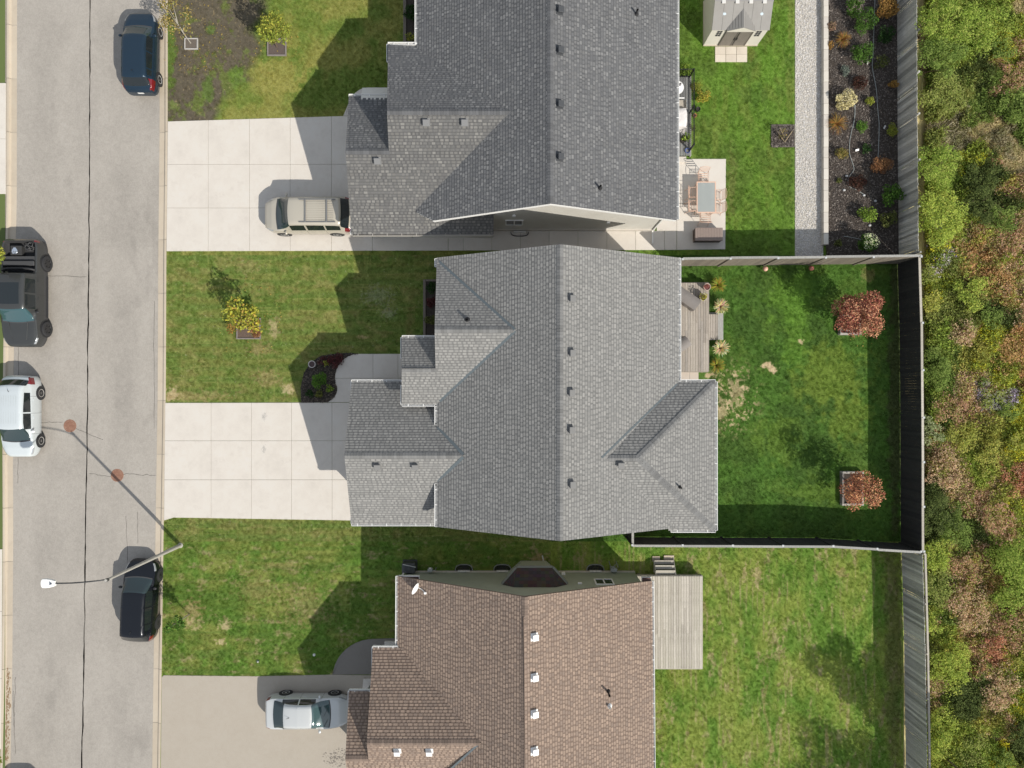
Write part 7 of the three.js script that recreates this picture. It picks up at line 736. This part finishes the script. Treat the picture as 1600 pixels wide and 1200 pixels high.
const wildShrubs = [
  ['big bright green bush at the very top behind the fence', 1468, 30, 36, 2.0, 'bright'], ['bright green bush right of the big one at the top', 1530, 45, 36, 1.9, 'bright'], ['green bush below the big bright one against the fence', 1465, 90, 30, 1.8, 'green'], ['yellow flowered clump at the top right beside the dark hollow', 1565, 78, 16, 1.1, 'green', { flowers: ['gold', 22, 0.07] }], ['reddish brown clump at the top right edge', 1588, 118, 20, 0.8, 'redbrown'], ['olive grassy bush a little below the dark hollow', 1475, 145, 30, 1.2, 'olive'], ['dark green bush at the right edge beside the dry patch', 1585, 170, 24, 1.4, 'green'], ['bright green bush behind the fence beside the orange red garden bush', 1462, 262, 32, 1.9, 'bright'], ['dark bush at the lower end of the bare tan patch', 1532, 282, 24, 1.2, 'dark'], ['large yellow lime bush behind the fence end, above the purple asters', 1466, 335, 36, 2.0, 'lime'], ['dark green bush right of the large yellow lime bush', 1535, 322, 26, 1.7, 'dark'], ['mid green bush right of the dark green bush', 1562, 342, 20, 1.4, 'green'], ['pinkish brown dry clump right of the fence corner', 1575, 375, 28, 0.8, 'redbrown'], ['purple aster clump nearest the fence corner', 1469, 404, 14, 0.9, 'green', { flowers: ['purple', 32, 0.06] }], ['goldenrod clump against the fence just below its corner', 1450, 428, 14, 1.1, 'olive', { flowers: ['gold', 24, 0.06] }], ['round lime green bush alone below the purple asters', 1516, 455, 25, 1.3, 'lime'], ['rust brown clump right of the round lime green bush', 1560, 440, 20, 0.9, 'rust'], ['leafy yellow green clump beside the fence below the goldenrod', 1455, 470, 15, 1.2, 'yellowgreen'], ['brown seeded clump below the round lime green bush', 1506, 520, 20, 0.9, 'pinkbrown'], ['dark leafy plants right of the brown seeded clump', 1548, 495, 18, 1.1, 'green'], ['wide salmon rust drift at the right edge', 1582, 545, 28, 0.8, 'rust'], ['soft green bush against the middle of the dark fence', 1464, 578, 27, 1.6, 'green'], ['small lilac aster tuft above the large purple one', 1536, 597, 7, 0.8, 'green', { flowers: ['purple', 12, 0.06] }], ['red brown clump right of the soft green bush', 1488, 640, 24, 1.0, 'redbrown'], ['largest purple aster clump in the wild strip', 1552, 625, 17, 0.9, 'olive', { flowers: ['purple', 46, 0.06] }], ['goldenrod clump right of the largest purple asters', 1574, 643, 14, 1.0, 'green', { flowers: ['gold', 24, 0.07] }], ['goldenrod drift below the red brown clump', 1500, 680, 20, 1.0, 'yellowgreen', { flowers: ['gold', 30, 0.06] }], ['pale grey green bush against the dark fence', 1453, 672, 18, 1.3, 'teal'], ['lime grass mound in the middle of the wild strip', 1545, 712, 26, 1.0, 'yellowgreen'], ['goldenrod at the right edge beside the lime grass mound', 1590, 692, 16, 1.0, 'yellowgreen', { flowers: ['gold', 20, 0.06] }], ['red leafed shrub at the right edge below the lime grass mound', 1585, 752, 19, 0.9, 'red'], ['pinkish brown drift beside the dark fence', 1475, 738, 28, 0.9, 'pinkbrown'], ['large dark green bush near the lower end of the dark fence', 1462, 800, 34, 1.9, 'dark'], ['grey green bush overlapping the large dark green bush', 1490, 826, 24, 1.6, 'green'], ['brown shrub right of the grey green bush', 1552, 808, 24, 1.0, 'redbrown'], ['lime bush at the corner where the dark fence ends', 1462, 868, 25, 1.5, 'lime'], ['rust red clump right of the corner lime bush', 1508, 884, 22, 0.9, 'redbrown'], ['large bright green bush at the right edge below the brown shrub', 1575, 876, 32, 1.8, 'bright'], ['second bright green bush at the right edge, below the large one', 1582, 935, 25, 1.6, 'bright'], ['dark olive bush behind the start of the grey lower fence', 1462, 915, 24, 1.4, 'olive'], ['wide pinkish brown drift behind the grey lower fence', 1512, 948, 32, 0.9, 'pinkbrown'], ['small lime bush tight against the grey lower fence', 1455, 976, 14, 1.4, 'lime'], ['red purple clump at the right edge of the lower strip', 1582, 985, 24, 0.9, 'redbrown'], ['bright red clump in the middle of the lower strip', 1552, 1012, 17, 1.0, 'red'], ['tall yellow green bush behind the grey lower fence', 1488, 1040, 30, 1.7, 'lime'], ['golden clump at the right edge of the lower strip', 1594, 1034, 14, 1.0, 'yellowgreen', { flowers: ['gold', 16, 0.06] }], ['dark hollow bush below the tall yellow green bush', 1508, 1095, 22, 1.1, 'dark'], ['pinkish tan drift right of the dark hollow bush', 1558, 1085, 30, 0.8, 'pinkbrown'], ['large lime bush at the bottom of the grey lower fence', 1462, 1145, 34, 1.9, 'lime'], ['goldenrod at the bottom edge of the wild strip', 1568, 1186, 16, 1.0, 'green', { flowers: ['gold', 22, 0.07] }], ['dark green bush at the lower right corner', 1600, 1150, 22, 1.5, 'dark'], ['olive clump at the bottom right of the large lime bush', 1518, 1170, 22, 1.0, 'olive']];
for (const [l, px, py, rp, h, key, o] of wildShrubs) shrub(l, px, py, rp * 1.08, h * (px < 1480 && py < 360 ? 1.75 : 1), 'w_' + key, { name: 'wild_bush', category: 'bush', leafS: 0.095, inner: 0.3, flat: 1.5, blobs: 18, rough: 0.8, dens: 0.62, tl: 0.5, keep: (x, y, z) => y > 2.05 || x > fenceX(z), ...o, flowers: o?.flowers && [COL['w_' + o.flowers[0]] ? 'w_' + o.flowers[0] : o.flowers[0], ...o.flowers.slice(1)] });
{ const lg = thing('fallen_branch', 'bare pale branch lying in the dry patch behind the upper fence', 'branch'); part('branch_wood', [worldUV(limb(P(1461, 215, 0.2), P(1488, 191, 0.45), 0.03, 0.015, 6)), worldUV(limb(P(1474, 203, 0.35), P(1492, 205, 0.4), 0.015, 0.008, 5))], M([0.34, 0.29, 0.21], 0.9), lg); }

// ---------------------------------------------------------------- mown grass: real blades over the lawns, uncountable
{
  const r0 = rng(3), o = cloud(); for (let k = 0; k < 9; k++) { const a = r0() * 6.283, q = 0.075 * Math.sqrt(r0()), lean = 0.03 * (r0() - 0.3), h = 0.028 + 0.026 * r0(), w = 0.012, b = r0() * 6.283, bx2 = Math.cos(a) * q, bz = Math.sin(a) * q, j = 0.75 + 0.5 * r0(); const A = [bx2 - Math.cos(b) * w / 2, 0, bz - Math.sin(b) * w / 2], B = [bx2 + Math.cos(b) * w / 2, 0, bz + Math.sin(b) * w / 2], C = [bx2 - Math.sin(b) * lean, h, bz + Math.cos(b) * lean]; for (const v of [A, B, C]) { o.p.push(...v); o.c.push(j, j, j); } }
  const tuft = done(o), obj = new THREE.Object3D(), r = rng(1234), boxes = covered.map(p => [Math.min(...p.map(q => q[0])), Math.max(...p.map(q => q[0])), Math.min(...p.map(q => q[1])), Math.max(...p.map(q => q[1]))]);
  const bare = (x, y) => covered.some((p, i) => x >= boxes[i][0] && x <= boxes[i][1] && y >= boxes[i][2] && y <= boxes[i][3] && inPoly(x, y, p));
  lawnRects.forEach(([x0, x1, z0, z1], k) => {
    const a0 = Math.max(x0, X(-10)) + 0.02, a1 = Math.min(x1, X(1409)), b0 = Math.max(z0, Z(-12)), b1 = Math.min(z1, Z(1212)), n = Math.round((a1 - a0) * (b1 - b0) * 210), mats3 = [], cols = [];
    for (let i = 0; i < n; i++) { const x = lerp(a0, a1, r()), z = lerp(b0, b1, r()), [px, py] = toPx(x, z); if (bare(px, py) || px < along(KR, py) + 1.6) continue; const c = lawnColour[k](px, py); const g = c[1] / (c[0] + 1e-6); if (g < 0.88 && r() < 0.75) continue; const s = 0.65 + 0.7 * r(); obj.position.set(x, 0, z); obj.rotation.y = r() * 6.283; obj.scale.set(s, s * (0.75 + 0.5 * r()), s); obj.updateMatrix(); mats3.push(obj.matrix.clone()); const q = 0.85 + 0.45 * r(); cols.push([c[0] * q * 1.12, c[1] * q * 1.12, c[2] * q]); }
    const im = new THREE.InstancedMesh(tuft, leafMat(0.3), mats3.length); mats3.forEach((m, i) => { im.setMatrixAt(i, m); im.setColorAt(i, lin(...cols[i])); }); im.name = numbered('grass'); shadows(im); scene.add(im); im.userData.kind = 'stuff';
  });
  // fallen leaves under the street trees
  const lf = cloud(); leaf(lf, V(0, 0.02, 0), V(0.1, 1, 0.1).normalize(), V(1, 0, 0), 0.08, 0.055, [1, 1, 1]); const spots = [[300, 60, 55, 130], [389, 500, 60, 70], [432, 80, 40, 40], [1345, 500, 40, 30]], n = spots.reduce((a, s) => a + s[3], 0), im = new THREE.InstancedMesh(done(lf), leafMat(0.3), n); let k = 0; for (const [px, py, R, m] of spots) for (let i = 0; i < m; i++) { const a = r() * 6.28, q = R * Math.sqrt(r()); obj.position.set(Math.max(XK + 0.1, X(px + q * Math.cos(a))), 0.03, Z(py + q * Math.sin(a) * 1.1)); obj.rotation.set((r() - 0.5), r() * 6, (r() - 0.5)); obj.scale.setScalar(0.6 + 0.8 * r()); obj.updateMatrix(); im.setMatrixAt(k, obj.matrix); const c = COL.autumn[i % 3]; im.setColorAt(k++, lin(c[0] * 1.3, c[1] * 1.2, c[2])); } im.name = 'fallen_leaves'; shadows(im); scene.add(im); im.userData.kind = 'stuff';
}

renderer.render(scene, camera);
